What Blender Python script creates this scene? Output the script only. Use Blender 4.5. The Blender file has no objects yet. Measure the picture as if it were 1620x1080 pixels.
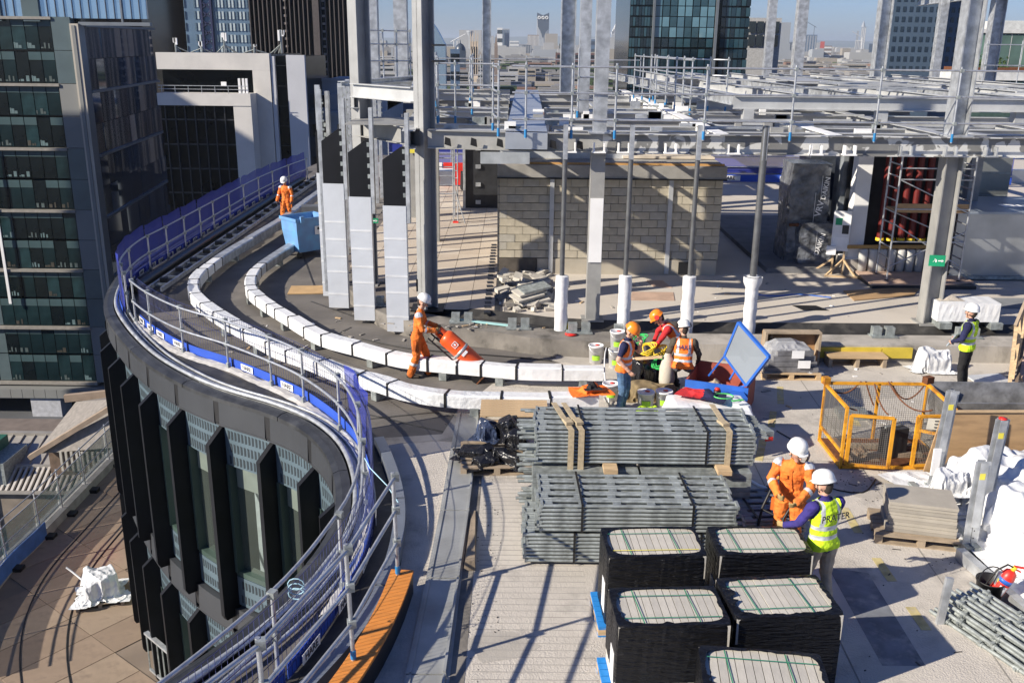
import bpy, bmesh, math, random
from mathutils import Vector, Matrix, noise
random.seed(7)
R = math.radians
scene = bpy.context.scene
C = scene.collection
# ---------------------------------------------------------------- camera
cam_d = bpy.data.cameras.new('camera'); cam = bpy.data.objects.new('camera', cam_d); C.objects.link(cam)
cam_d.sensor_width = 36; cam_d.lens = 36*1500/1620
cam_d.clip_start = .1; cam_d.clip_end = 40000
cam.matrix_world = Matrix.Translation((0, 0, 6.8)) @ Matrix.Rotation(R(90-17.5), 4, 'X') @ Matrix.Rotation(R(.6), 4, 'Z')
scene.camera = cam
# ---------------------------------------------------------------- sky and sun
SUN_AZ, SUN_EL = 26.0, 29.0            # the light travels towards (cos az, sin az), down by el
w = bpy.data.worlds.new('World'); scene.world = w; w.use_nodes = True
nt = w.node_tree; bg = nt.nodes['Background']
sky = nt.nodes.new('ShaderNodeTexSky'); sky.sky_type = 'NISHITA'; sky.sun_disc = False
sky.sun_elevation = R(SUN_EL)
sdir = Vector((-math.cos(R(SUN_AZ)), -math.sin(R(SUN_AZ)), 0))
sky.sun_rotation = math.atan2(sdir.x, sdir.y)
sky.altitude = 60; sky.air_density = 1.0; sky.dust_density = .25; sky.ozone_density = 5.0
tint = nt.nodes.new('ShaderNodeMixRGB'); tint.blend_type = 'MULTIPLY'; tint.inputs[0].default_value = 1; tint.inputs[2].default_value = (.86, .98, 1.42, 1)   # clear northern autumn air, bluer than the model
nt.links.new(sky.outputs[0], tint.inputs[1]); nt.links.new(tint.outputs[0], bg.inputs[0]); bg.inputs[1].default_value = .05
sl = bpy.data.lights.new('sun', 'SUN'); sl.energy = 5.0; sl.angle = R(.53); sl.color = (1, .91, .77)
so = bpy.data.objects.new('sun', sl); C.objects.link(so)
ld = Vector((math.cos(R(SUN_AZ))*math.cos(R(SUN_EL)), math.sin(R(SUN_AZ))*math.cos(R(SUN_EL)), -math.sin(R(SUN_EL))))
so.rotation_euler = ld.to_track_quat('-Z', 'Y').to_euler()
vs = scene.view_settings
vs.view_transform = 'Standard'; vs.look = 'None'; vs.gamma = 1; vs.use_curve_mapping = False; vs.exposure = .68
scene.render.engine = 'CYCLES'
scene.cycles.max_bounces = 6; scene.cycles.diffuse_bounces = 3; scene.cycles.glossy_bounces = 3
scene.cycles.transmission_bounces = 4; scene.cycles.transparent_max_bounces = 12
scene.cycles.volume_bounces = 0
scene.cycles.use_denoising = True
# ---------------------------------------------------------------- materials
MATS = {}
def mat(name, col, rough=.6, metal=0, var=.18, scale=2.0, bump=0, bscale=30, spec=.5, dirt=None, dscale=.7, damt=.5, alpha=1, stretch=None, bdist=.01):
    if name in MATS: return MATS[name]
    m = bpy.data.materials.new(name); m.use_nodes = True; t = m.node_tree; N = t.nodes.new; L = t.links.new
    b = t.nodes['Principled BSDF']
    b.inputs['Roughness'].default_value = rough; b.inputs['Metallic'].default_value = metal
    b.inputs['Specular IOR Level'].default_value = spec
    tc = N('ShaderNodeTexCoord'); src = tc.outputs['Object']
    if stretch:
        mp = N('ShaderNodeMapping'); mp.inputs['Scale'].default_value = stretch; L(src, mp.inputs[0]); src = mp.outputs[0]
    n = N('ShaderNodeTexNoise'); n.inputs['Scale'].default_value = scale; n.inputs['Detail'].default_value = 5; L(src, n.inputs['Vector'])
    r = N('ShaderNodeValToRGB'); r.color_ramp.elements[0].position = .3; r.color_ramp.elements[1].position = .72
    r.color_ramp.elements[0].color = [c*(1-var) for c in col]+[1]; r.color_ramp.elements[1].color = [min(1, c*(1+var)) for c in col]+[1]
    L(n.outputs[0], r.inputs[0]); out = r.outputs[0]
    if dirt:
        n2 = N('ShaderNodeTexNoise'); n2.inputs['Scale'].default_value = dscale; n2.inputs['Detail'].default_value = 8; n2.inputs['Roughness'].default_value = .65; L(src, n2.inputs['Vector'])
        r2 = N('ShaderNodeValToRGB'); r2.color_ramp.elements[0].position = .5; r2.color_ramp.elements[1].position = .68
        r2.color_ramp.elements[0].color = (0, 0, 0, 1); r2.color_ramp.elements[1].color = (damt, damt, damt, 1); L(n2.outputs[0], r2.inputs[0])
        mx = N('ShaderNodeMixRGB'); L(r2.outputs[0], mx.inputs[0]); L(out, mx.inputs[1]); mx.inputs[2].default_value = (*dirt, 1); out = mx.outputs[0]
    L(out, b.inputs['Base Color'])
    if bump:
        n3 = N('ShaderNodeTexNoise'); n3.inputs['Scale'].default_value = bscale; n3.inputs['Detail'].default_value = 4; L(src, n3.inputs['Vector'])
        bp = N('ShaderNodeBump'); bp.inputs['Strength'].default_value = bump; bp.inputs['Distance'].default_value = bdist; L(n3.outputs[0], bp.inputs['Height']); L(bp.outputs[0], b.inputs['Normal'])
    if alpha < 1:
        b.inputs['Alpha'].default_value = alpha
    MATS[name] = m; return m
def glassy(name, col, rough=.05, var=.3, scale=.3, spec=.8, metal=.0):
    return mat(name, col, rough, metal, var, scale, spec=spec)
galv = mat('galvanised_steel', (.47, .49, .51), .42, .5, .3, 5, .3, 30, dirt=(.24, .25, .26), dscale=2.2, damt=.65, bdist=.006)
tubem = mat('scaffold_tube', (.48, .5, .53), .38, .6, .2, 8)
galvd = mat('dull_galvanised', (.33, .36, .355), .48, .4, .35, 9, .3, 30, dirt=(.15, .165, .16), dscale=5, damt=.7, bdist=.004)
paintg = mat('grey_painted_steel', (.29, .29, .28), .5, .1, .12, 3, dirt=(.5, .49, .46), dscale=1.2, damt=.3)
paintl = mat('pale_primed_steel', (.5, .51, .51), .45, .25, .12, 2, dirt=(.36, .37, .38), dscale=1.5, damt=.5)
patchw = mat('white_fire_coating', (.78, .78, .77), .7, 0, .05)
darkst = mat('dark_steel', (.035, .037, .042), .4, .2, .3, 3)
finm = mat('black_fin_paint', (.009, .01, .013), .5, 0, .2, 2, spec=.2)
panelm = mat('charcoal_cladding', (.046, .05, .057), .5, .2, .12, 1)
perfm = mat('blue_grey_perforated', (.1, .145, .175), .5, .2, .1, 2)
slotm = mat('slot_dark', (.02, .03, .038), .7)
copem = mat('coping_dark', (.045, .047, .05), .4, .3, .3, 3, dirt=(.14, .145, .15), dscale=2, damt=.4)
membm = mat('roof_membrane', (.125, .115, .105), .85, 0, .25, .9, .4, 12, dirt=(.21, .19, .165), dscale=.5, damt=.7)
bitm = mat('bitumen', (.03, .029, .028), .55, 0, .4, 3, .5, 15, dirt=(.1, .095, .085), dscale=2, damt=.6)
concf = mat('concrete_floor', (.53, .49, .435), .85, 0, .16, 1.1, .7, 45, dirt=(.27, .25, .225), dscale=1.1, damt=.8, bdist=.018)
concu = mat('upper_concrete', (.52, .475, .415), .85, 0, .12, .9, .5, 30, dirt=(.42, .4, .37), dscale=.9, damt=.5)
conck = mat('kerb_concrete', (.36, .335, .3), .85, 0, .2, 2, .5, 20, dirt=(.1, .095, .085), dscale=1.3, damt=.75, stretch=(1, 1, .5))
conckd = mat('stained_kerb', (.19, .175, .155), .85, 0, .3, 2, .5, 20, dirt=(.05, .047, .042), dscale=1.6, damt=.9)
pavem = mat('paving_stone', (.5, .43, .35), .8, 0, .1, .7, .3, 25, dirt=(.42, .36, .3), dscale=1.2, damt=.5)
jointm = mat('joint_dark', (.15, .13, .115), .9)
blockm = [mat('block_a', (.42, .375, .29), .9, 0, .14, 5, .7, 40), mat('block_b', (.45, .405, .315), .9, 0, .14, 5, .7, 40), mat('block_c', (.385, .345, .265), .9, 0, .16, 5, .7, 40), mat('block_d', (.385, .36, .305), .9, 0, .12, 5, .7, 40)]
mortar = mat('mortar', (.35, .315, .245), .95, 0, .15, 6)
whitewrap = mat('white_film', (.74, .75, .76), .38, 0, .07, 3, .5, 6, dirt=(.52, .51, .49), dscale=2.2, damt=.45, bdist=.03)
whitewrap_b = mat('white_film_b', (.68, .7, .72), .34, 0, .07, 3, .7, 8, dirt=(.42, .42, .41), dscale=2.6, damt=.5, bdist=.04)
whitesheet = mat('white_sheeting', (.68, .69, .7), .5, 0, .06, 2, .9, 5, dirt=(.5, .49, .47), dscale=2, damt=.4, bdist=.05)
wraptape = mat('tape', (.6, .62, .64), .5)
greyfilm = mat('clear_film_over_grey', (.52, .55, .6), .3, 0, .1, 3, .3, 9, bdist=.02)
blackm = mat('black_strap', (.012, .012, .013), .5)
blackfilm = mat('black_stretch_film', (.006, .006, .007), .34, 0, .3, 4, 1.0, 5, spec=.35, stretch=(1, 1, 6), bdist=.05)
slabm = mat('concrete_slab_unit', (.52, .49, .43), .85, 0, .1, 6, .3, 50)
slabm2 = mat('concrete_slab_unit_b', (.46, .435, .385), .85, 0, .1, 6, .3, 50)
greenst = mat('green_strap', (.05, .25, .14), .5)
yellst = mat('yellow_strap', (.75, .65, .08), .5)
bluewood = mat('blue_pallet_paint', (.02, .22, .6), .6, 0, .3, 5, dirt=(.3, .22, .15), dscale=2.5, damt=.7)
woodm = mat('pale_timber', (.5, .36, .21), .75, 0, .25, 3, .3, 20, stretch=(1, 8, 8))
woodo = mat('weathered_timber', (.33, .26, .185), .8, 0, .3, 3, .3, 20, dirt=(.16, .13, .1), dscale=2)
plym = mat('plywood', (.4, .26, .135), .7, 0, .15, 4, .1, 20, dirt=(.22, .14, .08), dscale=3, damt=.5, stretch=(.5, 3, 3))
plyp = mat('pinkish_ply', (.47, .33, .25), .75, 0, .15, 3)
orangew = mat('orange_timber', (.62, .23, .045), .6, 0, .12, 4, stretch=(1, 4, 1))
orangem = mat('orange_bottle_paint', (.75, .1, .02), .35, 0, .1, 3, dirt=(.5, .07, .02), dscale=3)
hiorange = mat('orange_coverall', (.78, .2, .03), .85, 0, .25, 9, 1.0, 11, dirt=(.38, .1, .02), dscale=5, damt=.65, bdist=.035)
hiorange_d = mat('soiled_orange_coverall', (.72, .17, .02), .85, 0, .25, 7, .6, 14, dirt=(.24, .07, .02), dscale=3.4, damt=.8, bdist=.02)
vestor = mat('orange_vest', (.95, .19, .02), .8, 0, .06, 8)
vestye = mat('yellow_vest', (.6, .86, .02), .8, 0, .12, 8, .9, 10, bdist=.03)
reflect = mat('reflective_tape', (.55, .57, .6), .4, .2, .1, 8)
navy = mat('navy_cloth', (.012, .014, .055), .9, 0, .3, 8, .4, 20)
purplen = mat('blue_purple_cloth', (.035, .025, .17), .9, 0, .3, 8, .4, 20)
jeans = mat('denim', (.07, .14, .25), .9, 0, .3, 9, .4, 20)
redcl = mat('red_cloth', (.5, .02, .025), .9, 0, .15, 8, .4, 20)
brownc = mat('brown_cloth', (.07, .057, .042), .9, 0, .25, 8, .4, 20)
blackc = mat('black_cloth', (.012, .012, .014), .9, 0, .25, 8, .4, 20)
beige = mat('beige_cloth', (.45, .36, .26), .9, 0, .18, 9, .4, 20)
skinm = mat('skin', (.55, .31, .22), .6, 0, .08, 10)
hairm = mat('dark_hair', (.03, .02, .015), .8)
glovem = mat('work_glove', (.35, .25, .1), .85, 0, .2, 20)
gloveg = mat('grey_glove', (.1, .1, .11), .85)
bootm = mat('boot', (.05, .04, .03), .7)
helw = mat('white_helmet', (.76, .76, .74), .35, 0, .05, 9, dirt=(.55, .53, .48), dscale=12, damt=.5)
helo = mat('orange_helmet', (.95, .25, .02), .3, 0, .03)
red = mat('red_plastic', (.65, .03, .02), .4)
blue = mat('blue_plastic', (.03, .13, .5), .4, 0, .1, 4)
binb = mat('pale_blue_plastic', (.15, .31, .56), .45, 0, .1, 3, dirt=(.1, .4, .65), dscale=3, damt=.5)
bannerm = mat('blue_banner', (.03, .09, .48), .5, 0, .12, 2)
textm = mat('text_dark', (.03, .03, .04), .6)
textw = mat('text_white', (.85, .85, .85), .6)
whitep = mat('white_plastic', (.8, .8, .8), .4, 0, .05, 4)
lime = mat('lime_label', (.4, .75, .05), .6)
greenp = mat('green_sign', (.01, .3, .14), .5)
greenr = mat('green_rope', (.03, .45, .1), .7)
yellowp = mat('yellow_paint', (.85, .6, .03), .5, 0, .1, 4)
cagey = mat('yellow_rusty_paint', (.72, .33, .02), .55, 0, .15, 5, dirt=(.2, .07, .02), dscale=4, damt=.85)
rust = mat('rusty_steel', (.16, .06, .025), .8, .2, .4, 12)
strapm = mat('webbing_sling', (.42, .34, .22), .85, 0, .2, 20)
glassg = mat('green_tinted_glass', (.05, .085, .07), .03, 0, .3, .5, spec=1)
glassd = mat('dark_glass', (.012, .017, .022), .06, 0, .5, .35, spec=.9)
glassb = mat('blue_mirror_glass', (.1, .17, .26), .04, .75, .35, .12, spec=1)
plasticb = mat('black_plastic_bag', (.012, .012, .014), .2, 0, .3, 5, .6, 12, bdist=.03)
silverins = mat('silver_ductwork', (.42, .44, .45), .38, .75, .2, 1.2)
def patchy():
    m = mat('patchy_fire_coated_steel', (.2, .2, .195), .5, .1, .12, 3); t = m.node_tree; N = t.nodes.new; L = t.links.new; b = t.nodes['Principled BSDF']
    old = b.inputs['Base Color'].links[0].from_socket; tc = N('ShaderNodeTexCoord'); n = N('ShaderNodeTexNoise'); n.inputs['Scale'].default_value = 1.7; n.inputs['Detail'].default_value = 3; n.inputs['Distortion'].default_value = .6
    L(tc.outputs['Object'], n.inputs['Vector']); r = N('ShaderNodeValToRGB'); r.color_ramp.elements[0].position = .5; r.color_ramp.elements[1].position = .52; L(n.outputs[0], r.inputs[0])
    mx = N('ShaderNodeMixRGB'); L(r.outputs[0], mx.inputs[0]); L(old, mx.inputs[1]); mx.inputs[2].default_value = (.6, .6, .58, 1); L(mx.outputs[0], b.inputs['Base Color']); return m
patchm = patchy()
galvsheet = mat('silver_insulation', (.62, .64, .66), .35, .3, .15, 3)
def net_mat():
    m = bpy.data.materials.new('blue_debris_netting'); m.use_nodes = True; t = m.node_tree
    b = t.nodes['Principled BSDF']; b.inputs['Base Color'].default_value = (.015, .03, .3, 1); b.inputs['Roughness'].default_value = .7
    b.inputs['Alpha'].default_value = .72
    return m
netm = net_mat(); MATS['net'] = netm
def clear_mat():
    m = bpy.data.materials.new('clear_glass_screen'); m.use_nodes = True; b = m.node_tree.nodes['Principled BSDF']
    b.inputs['Base Color'].default_value = (.16, .24, .25, 1); b.inputs['Roughness'].default_value = .08; b.inputs['Alpha'].default_value = .45
    return m
clearm = clear_mat()
# ---------------------------------------------------------------- mesh helpers
class MB:
    def __init__(s): s.v = []; s.f = []; s.m = []; s.mi = 0; s.sm = []
    def add(s, vs, fs, smooth=False):
        b = len(s.v); s.v += [tuple(v) for v in vs]
        for f in fs: s.f.append([i+b for i in f]); s.m.append(s.mi); s.sm.append(smooth)
        return s
    def box(s, x0, x1, y0, y1, z0, z1):
        return s.add([(x0,y0,z0),(x1,y0,z0),(x1,y1,z0),(x0,y1,z0),(x0,y0,z1),(x1,y0,z1),(x1,y1,z1),(x0,y1,z1)],
                     [(0,3,2,1),(4,5,6,7),(0,1,5,4),(1,2,6,5),(2,3,7,6),(3,0,4,7)])
    def cbox(s, c, d, rz=0, rx=0, ry=0):
        M = Matrix.Translation(c) @ Matrix.Rotation(rz, 4, 'Z') @ Matrix.Rotation(ry, 4, 'Y') @ Matrix.Rotation(rx, 4, 'X')
        a, b, e = d[0]/2, d[1]/2, d[2]/2
        vs = [M @ Vector(p) for p in [(-a,-b,-e),(a,-b,-e),(a,b,-e),(-a,b,-e),(-a,-b,e),(a,-b,e),(a,b,e),(-a,b,e)]]
        return s.add(vs, [(0,3,2,1),(4,5,6,7),(0,1,5,4),(1,2,6,5),(2,3,7,6),(3,0,4,7)])
    def bar(s, p, q, w, h=None, up=(0,0,1)):      # rectangular bar from p to q
        p, q = Vector(p), Vector(q); h = h or w; d = (q-p).normalized(); u = Vector(up)
        if abs(d.dot(u)) > .97: u = Vector((0, 1, 0))
        a = d.cross(u).normalized()*(w/2); b = a.cross(d).normalized()*(h/2)
        vs = [p-a-b, p+a-b, p+a+b, p-a+b, q-a-b, q+a-b, q+a+b, q-a+b]
        return s.add(vs, [(0,1,2,3),(7,6,5,4),(4,5,1,0),(5,6,2,1),(6,7,3,2),(7,4,0,3)])
    def ibeam(s, p, q, h, b, tf=.02, tw=.014, up=(0,0,1)):
        p, q = Vector(p), Vector(q); d = (q-p).normalized(); u = Vector(up)
        if abs(d.dot(u)) > .97: u = Vector((0, 1, 0))
        a = d.cross(u).normalized(); n = a.cross(d).normalized()
        s.bar(p, q, tw, h-2*tf, n); s.bar(p+n*(h/2-tf/2), q+n*(h/2-tf/2), b, tf, n); s.bar(p-n*(h/2-tf/2), q-n*(h/2-tf/2), b, tf, n)
        return s
    def tube(s, pts, r, n=8, caps=True, closed=False):
        P = [Vector(p) for p in pts]; rr = r if isinstance(r, (list, tuple)) else [r]*len(P); rings = []; prev = None
        for i, p in enumerate(P):
            if closed: d = (P[(i+1) % len(P)]-P[i-1])
            else: d = (P[min(i+1, len(P)-1)]-P[max(i-1, 0)])
            d = d.normalized() if d.length > 1e-9 else Vector((0, 0, 1))
            if prev is None:
                u = Vector((0,0,1)) if abs(d.z) < .9 else Vector((0,1,0)); a = d.cross(u).normalized()
            else:
                a = (prev-d*prev.dot(d)); a = a.normalized() if a.length > 1e-6 else d.orthogonal().normalized()
            prev = a; b = d.cross(a)
            rings.append([p+(a*math.cos(2*math.pi*k/n)+b*math.sin(2*math.pi*k/n))*rr[i] for k in range(n)])
        vs = [v for g in rings for v in g]; fs = []
        m = len(P); rng = range(m if closed else m-1)
        for i in rng:
            j = (i+1) % m
            for k in range(n): fs.append((i*n+k, i*n+(k+1) % n, j*n+(k+1) % n, j*n+k))
        s.add(vs, fs, n > 5)
        if caps and not closed: s.add(rings[0], [tuple(range(n))[::-1]]); s.add(rings[-1], [tuple(range(n))])
        return s
    def lathe(s, prof, n=20, c=(0,0,0), smooth=True):     # prof: (r, z)
        vs = []; fs = []
        for r, z in prof:
            for k in range(n):
                a = 2*math.pi*k/n; vs.append((c[0]+r*math.cos(a), c[1]+r*math.sin(a), c[2]+z))
        for i in range(len(prof)-1):
            for k in range(n): fs.append((i*n+k, i*n+(k+1) % n, (i+1)*n+(k+1) % n, (i+1)*n+k))
        return s.add(vs, fs, smooth)
    def prism(s, poly, z0, z1):
        n = len(poly); vs = [(x, y, z0) for x, y in poly]+[(x, y, z1) for x, y in poly]
        a = sum(poly[i][0]*poly[(i+1) % n][1]-poly[(i+1) % n][0]*poly[i][1] for i in range(n))
        fs = [tuple(range(n))[::-1], tuple(range(n, 2*n))]+[(i, (i+1) % n, (i+1) % n+n, i+n) for i in range(n)]
        if a < 0: fs = [f[::-1] for f in fs]
        return s.add(vs, fs)
    def quad(s, a, b, c, d): return s.add([a, b, c, d], [(0,1,2,3)])
    def xf(s, M, start=0):
        s.v[start:] = [tuple(M @ Vector(v)) for v in s.v[start:]]; return s
    def mesh(s, name, mats):
        me = bpy.data.meshes.new(name); me.from_pydata(s.v, [], s.f)
        for m in (mats if isinstance(mats, (list, tuple)) else [mats]): me.materials.append(m)
        me.polygons.foreach_set('material_index', s.m); me.polygons.foreach_set('use_smooth', s.sm)
        me.update(); return me
    def build(s, name, mats, parent=None, world=False):
        return put(name, s.mesh(name, mats), parent, world=world)
def put(name, me, parent=None, loc=(0,0,0), rot=(0,0,0), scale=(1,1,1), world=False):
    o = bpy.data.objects.new(name, me); C.objects.link(o); o.location = loc; o.rotation_euler = rot; o.scale = scale
    if parent is not None:
        o.parent = parent
        if world: o.matrix_parent_inverse = pw(parent).inverted()
    return o
def pw(p):
    M = Matrix.LocRotScale(p.location, p.rotation_euler, p.scale)
    return (pw(p.parent) @ p.matrix_parent_inverse @ M) if p.parent else M
def thing(name, label, cat, loc=(0,0,0), rz=0, group=None):
    o = bpy.data.objects.new(name, None); C.objects.link(o); o.location = loc; o.rotation_euler = (0, 0, rz); o.empty_display_size = .1
    o['label'] = label; o['category'] = cat
    if group: o['group'] = group
    return o
def tag(o, label, cat, group=None):
    o['label'] = label; o['category'] = cat
    if group: o['group'] = group
    return o
def structure(o): o['kind'] = 'structure'; return o
def stuff(o): o['kind'] = 'stuff'; return o
def dup(root, loc=None, rz=None, label=None, group=None):
    def cp(o, par):
        c = o.copy(); C.objects.link(c)
        if par is not None: c.parent = par
        for ch in list(o.children): cp(ch, c)
        return c
    r = cp(root, None)
    if loc is not None: r.location = loc
    if rz is not None: r.rotation_euler = (0, 0, rz)
    if label: r['label'] = label
    if group: r['group'] = group
    return r
_tc = {}
def lettering(txt, size, mt, parent, M, bold=True, ext=.002, name='lettering'):
    key = (txt, mt.name)
    if key not in _tc:
        cu = bpy.data.curves.new('lettering', 'FONT'); cu.body = txt; cu.size = 1; cu.align_x = 'CENTER'; cu.align_y = 'CENTER'; cu.extrude = .004; cu.offset = .018 if bold else 0
        cu.resolution_u = 2
        ob = bpy.data.objects.new('t', cu); C.objects.link(ob); dg = bpy.context.evaluated_depsgraph_get()
        me = bpy.data.meshes.new_from_object(ob.evaluated_get(dg)); bpy.data.objects.remove(ob); me.materials.clear(); me.materials.append(mt); _tc[key] = me
    o = bpy.data.objects.new(name, _tc[key]); C.objects.link(o)
    if parent is not None: o.parent = parent; o.matrix_parent_inverse = Matrix.Identity(4)
    o.matrix_basis = M @ Matrix.Scale(size, 4)
    return o
def frame(o, x, y):      # matrix with local X along x, local Y along y (unit-ish vectors) at o
    x = Vector(x).normalized(); y = Vector(y).normalized(); z = x.cross(y).normalized(); y = z.cross(x)
    return Matrix(((x.x, y.x, z.x, o[0]), (x.y, y.y, z.y, o[1]), (x.z, y.z, z.z, o[2]), (0, 0, 0, 1)))
def spline(P, step=.25):
    P = [Vector(p) for p in P]; out = []
    for i in range(len(P)-1):
        p0, p1, p2, p3 = P[max(i-1, 0)], P[i], P[i+1], P[min(i+2, len(P)-1)]
        n = max(1, int((p2-p1).length/step))
        for k in range(n):
            t = k/n
            out.append(.5*((2*p1)+(p2-p0)*t+(2*p0-5*p1+4*p2-p3)*t*t+(-p0+3*p1-3*p2+p3)*t**3))
    out.append(P[-1]); return out
class Path:      # a curve in plan walked by length
    def __init__(s, P, step=.2):
        s.p = spline([(x, y, 0) for x, y in P], step); s.l = [0]
        for a, b in zip(s.p, s.p[1:]): s.l.append(s.l[-1]+(b-a).length)
        s.len = s.l[-1]
    def at(s, d):
        d = max(0, min(s.len, d))
        lo, hi = 0, len(s.l)-1
        while hi-lo > 1:
            m = (lo+hi)//2
            if s.l[m] <= d: lo = m
            else: hi = m
        t = (d-s.l[lo])/(s.l[hi]-s.l[lo]); return s.p[lo].lerp(s.p[hi], t)
    def tan(s, d): return (s.at(d+.15)-s.at(d-.15)).normalized()
    def off(s, d, o, z=0):       # o > 0: left of travel
        t = s.tan(d); p = s.at(d); return Vector((p.x-t.y*o, p.y+t.x*o, z))
    def near(s, x, y):
        v = Vector((x, y, 0)); i = min(range(len(s.p)), key=lambda k: (s.p[k]-v).length); return s.l[i]
    def poly(s, o, z, d0=0, d1=None, step=.3):
        d1 = s.len if d1 is None else d1; n = max(1, int((d1-d0)/step)); return [s.off(d0+(d1-d0)*k/n, o, z) for k in range(n+1)]
def sweep(mb, path, prof, d0=0, d1=None, step=.3):       # prof: list of (offset, z), closed section swept along the path
    d1 = path.len if d1 is None else d1; n = max(1, int((d1-d0)/step)); m = len(prof); vs = []
    for k in range(n+1):
        for o, z in prof: vs.append(path.off(d0+(d1-d0)*k/n, o, z))
    fs = [(i*m+j, (i+1)*m+j, (i+1)*m+(j+1) % m, i*m+(j+1) % m) for i in range(n) for j in range(m)]
    fs += [tuple(range(m)), tuple(range(n*m, n*m+m))[::-1]]
    a = sum(prof[i][0]*prof[(i+1) % m][1]-prof[(i+1) % m][0]*prof[i][1] for i in range(m))
    if a < 0: fs = [f[::-1] for f in fs]
    return mb.add(vs, fs)
# ---------------------------------------------------------------- draped cloth: simulated once, stored as plain meshes
DRAPE = {}
def simulate_drapes(specs, frames=34):
    """specs: name -> dict(size, res, z, boxes=[(cx,cy,cz,dx,dy,dz,rz,tilt)], shrink, mass, bend, pos)"""
    tmp = []; cl = {}; X0 = 0
    floor = MB().box(-40, 40, -40, 40, -.2, 0).build('sim_floor', galv); floor.location = (0, 500, 0); floor.modifiers.new('c', 'COLLISION'); tmp.append(floor)
    for i, (nm, s) in enumerate(specs.items()):
        ox, oy = (i % 6)*6-18, 500+(i//6)*8-12; r = random.Random(i*7+1); q = MB()
        for (cx, cy, cz, dx, dy, dz, rz, tl) in s['boxes']: q.cbox((cx, cy, cz), (dx, dy, dz), rz, tl)
        b = q.build('sim_load', galv); b.location = (ox, oy, 0); m = b.modifiers.new('c', 'COLLISION'); b.collision.thickness_outer = .012; b.collision.cloth_friction = s.get('fric', 8); tmp.append(b)
        w_, d_ = s['size']; nx, ny = s['res']; q = MB(); vs = []
        for j in range(ny+1):
            for k in range(nx+1):
                x, y = w_*(k/nx-.5), d_*(j/ny-.5); vs.append((x+r.uniform(-.004, .004), y+r.uniform(-.004, .004), s['z']+.05*noise.noise(Vector((x*2.3+i*9, y*2.3, 1)))+.03*noise.noise(Vector((x*6+i*9, y*6, 1)))))
        q.add(vs, [(j*(nx+1)+k, j*(nx+1)+k+1, (j+1)*(nx+1)+k+1, (j+1)*(nx+1)+k) for j in range(ny) for k in range(nx)], True)
        c = q.build('sim_cloth', galv); c.location = (ox, oy, 0); m = c.modifiers.new('cl', 'CLOTH'); st = m.settings
        st.quality = 4; st.mass = s.get('mass', .25); st.tension_stiffness = 18; st.compression_stiffness = 12; st.shear_stiffness = 6; st.bending_stiffness = s.get('bend', .3); st.air_damping = 2
        st.shrink_min = s.get('shrink', -.12); m.collision_settings.distance_min = .012; m.collision_settings.collision_quality = 2; m.collision_settings.use_self_collision = False
        m.point_cache.frame_start = 1; m.point_cache.frame_end = frames; cl[nm] = c; tmp.append(c)
    scene.frame_start = 1; scene.frame_end = frames
    for f in range(1, frames+1): scene.frame_set(f)
    dg = bpy.context.evaluated_depsgraph_get()
    for nm, c in cl.items():
        me = bpy.data.meshes.new_from_object(c.evaluated_get(dg)); me.name = nm; me.materials.clear()
        rg = specs[nm].get('ridge', 0)
        if rg:
            for v in me.vertices:
                x, y = v.co.x, v.co.y; a = noise.noise(Vector((x*1.7+y*.6, y*.9-x*.5, 3))); b = noise.noise(Vector((x*3.1-y*2.2, y*2.4, 8))); c_ = noise.noise(Vector((x*6, y*5.2, 5)))
                h = rg*((1-min(1, abs(a)*4.5))*.9+(1-min(1, abs(b)*5))*.6+.35*c_-.55)
                if v.co.z > .08: v.co += v.normal*h
        me.polygons.foreach_set('use_smooth', [True]*len(me.polygons)); DRAPE[nm] = me
    for o in tmp: bpy.data.objects.remove(o)
    scene.frame_set(1)
def drape(nm, name, m, parent=None, loc=(0, 0, 0), rz=0, scale=(1, 1, 1)):
    me = DRAPE[nm]
    if len(me.materials) == 0 or me.materials[0] != m:
        if len(me.materials): me = me.copy()
        me.materials.clear(); me.materials.append(m)
    o = put(name, me, parent, loc=loc, rot=(0, 0, rz), scale=scale)
    md = o.modifiers.new('thick', 'SUBSURF'); md.levels = 1; md.render_levels = 1
    return o
rnd = random.Random(42)
def lumps(n, L, W, H, r=rnd): return [(r.uniform(-L/2, L/2)*.8, r.uniform(-W/2, W/2)*.6, H*.42+r.uniform(-.05, .05)*H, r.uniform(.25, .6), r.uniform(.2, .45)*W*1.5, H*r.uniform(.75, 1.0), r.uniform(0, 3), r.uniform(-.3, .3)) for _ in range(n)]
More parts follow.
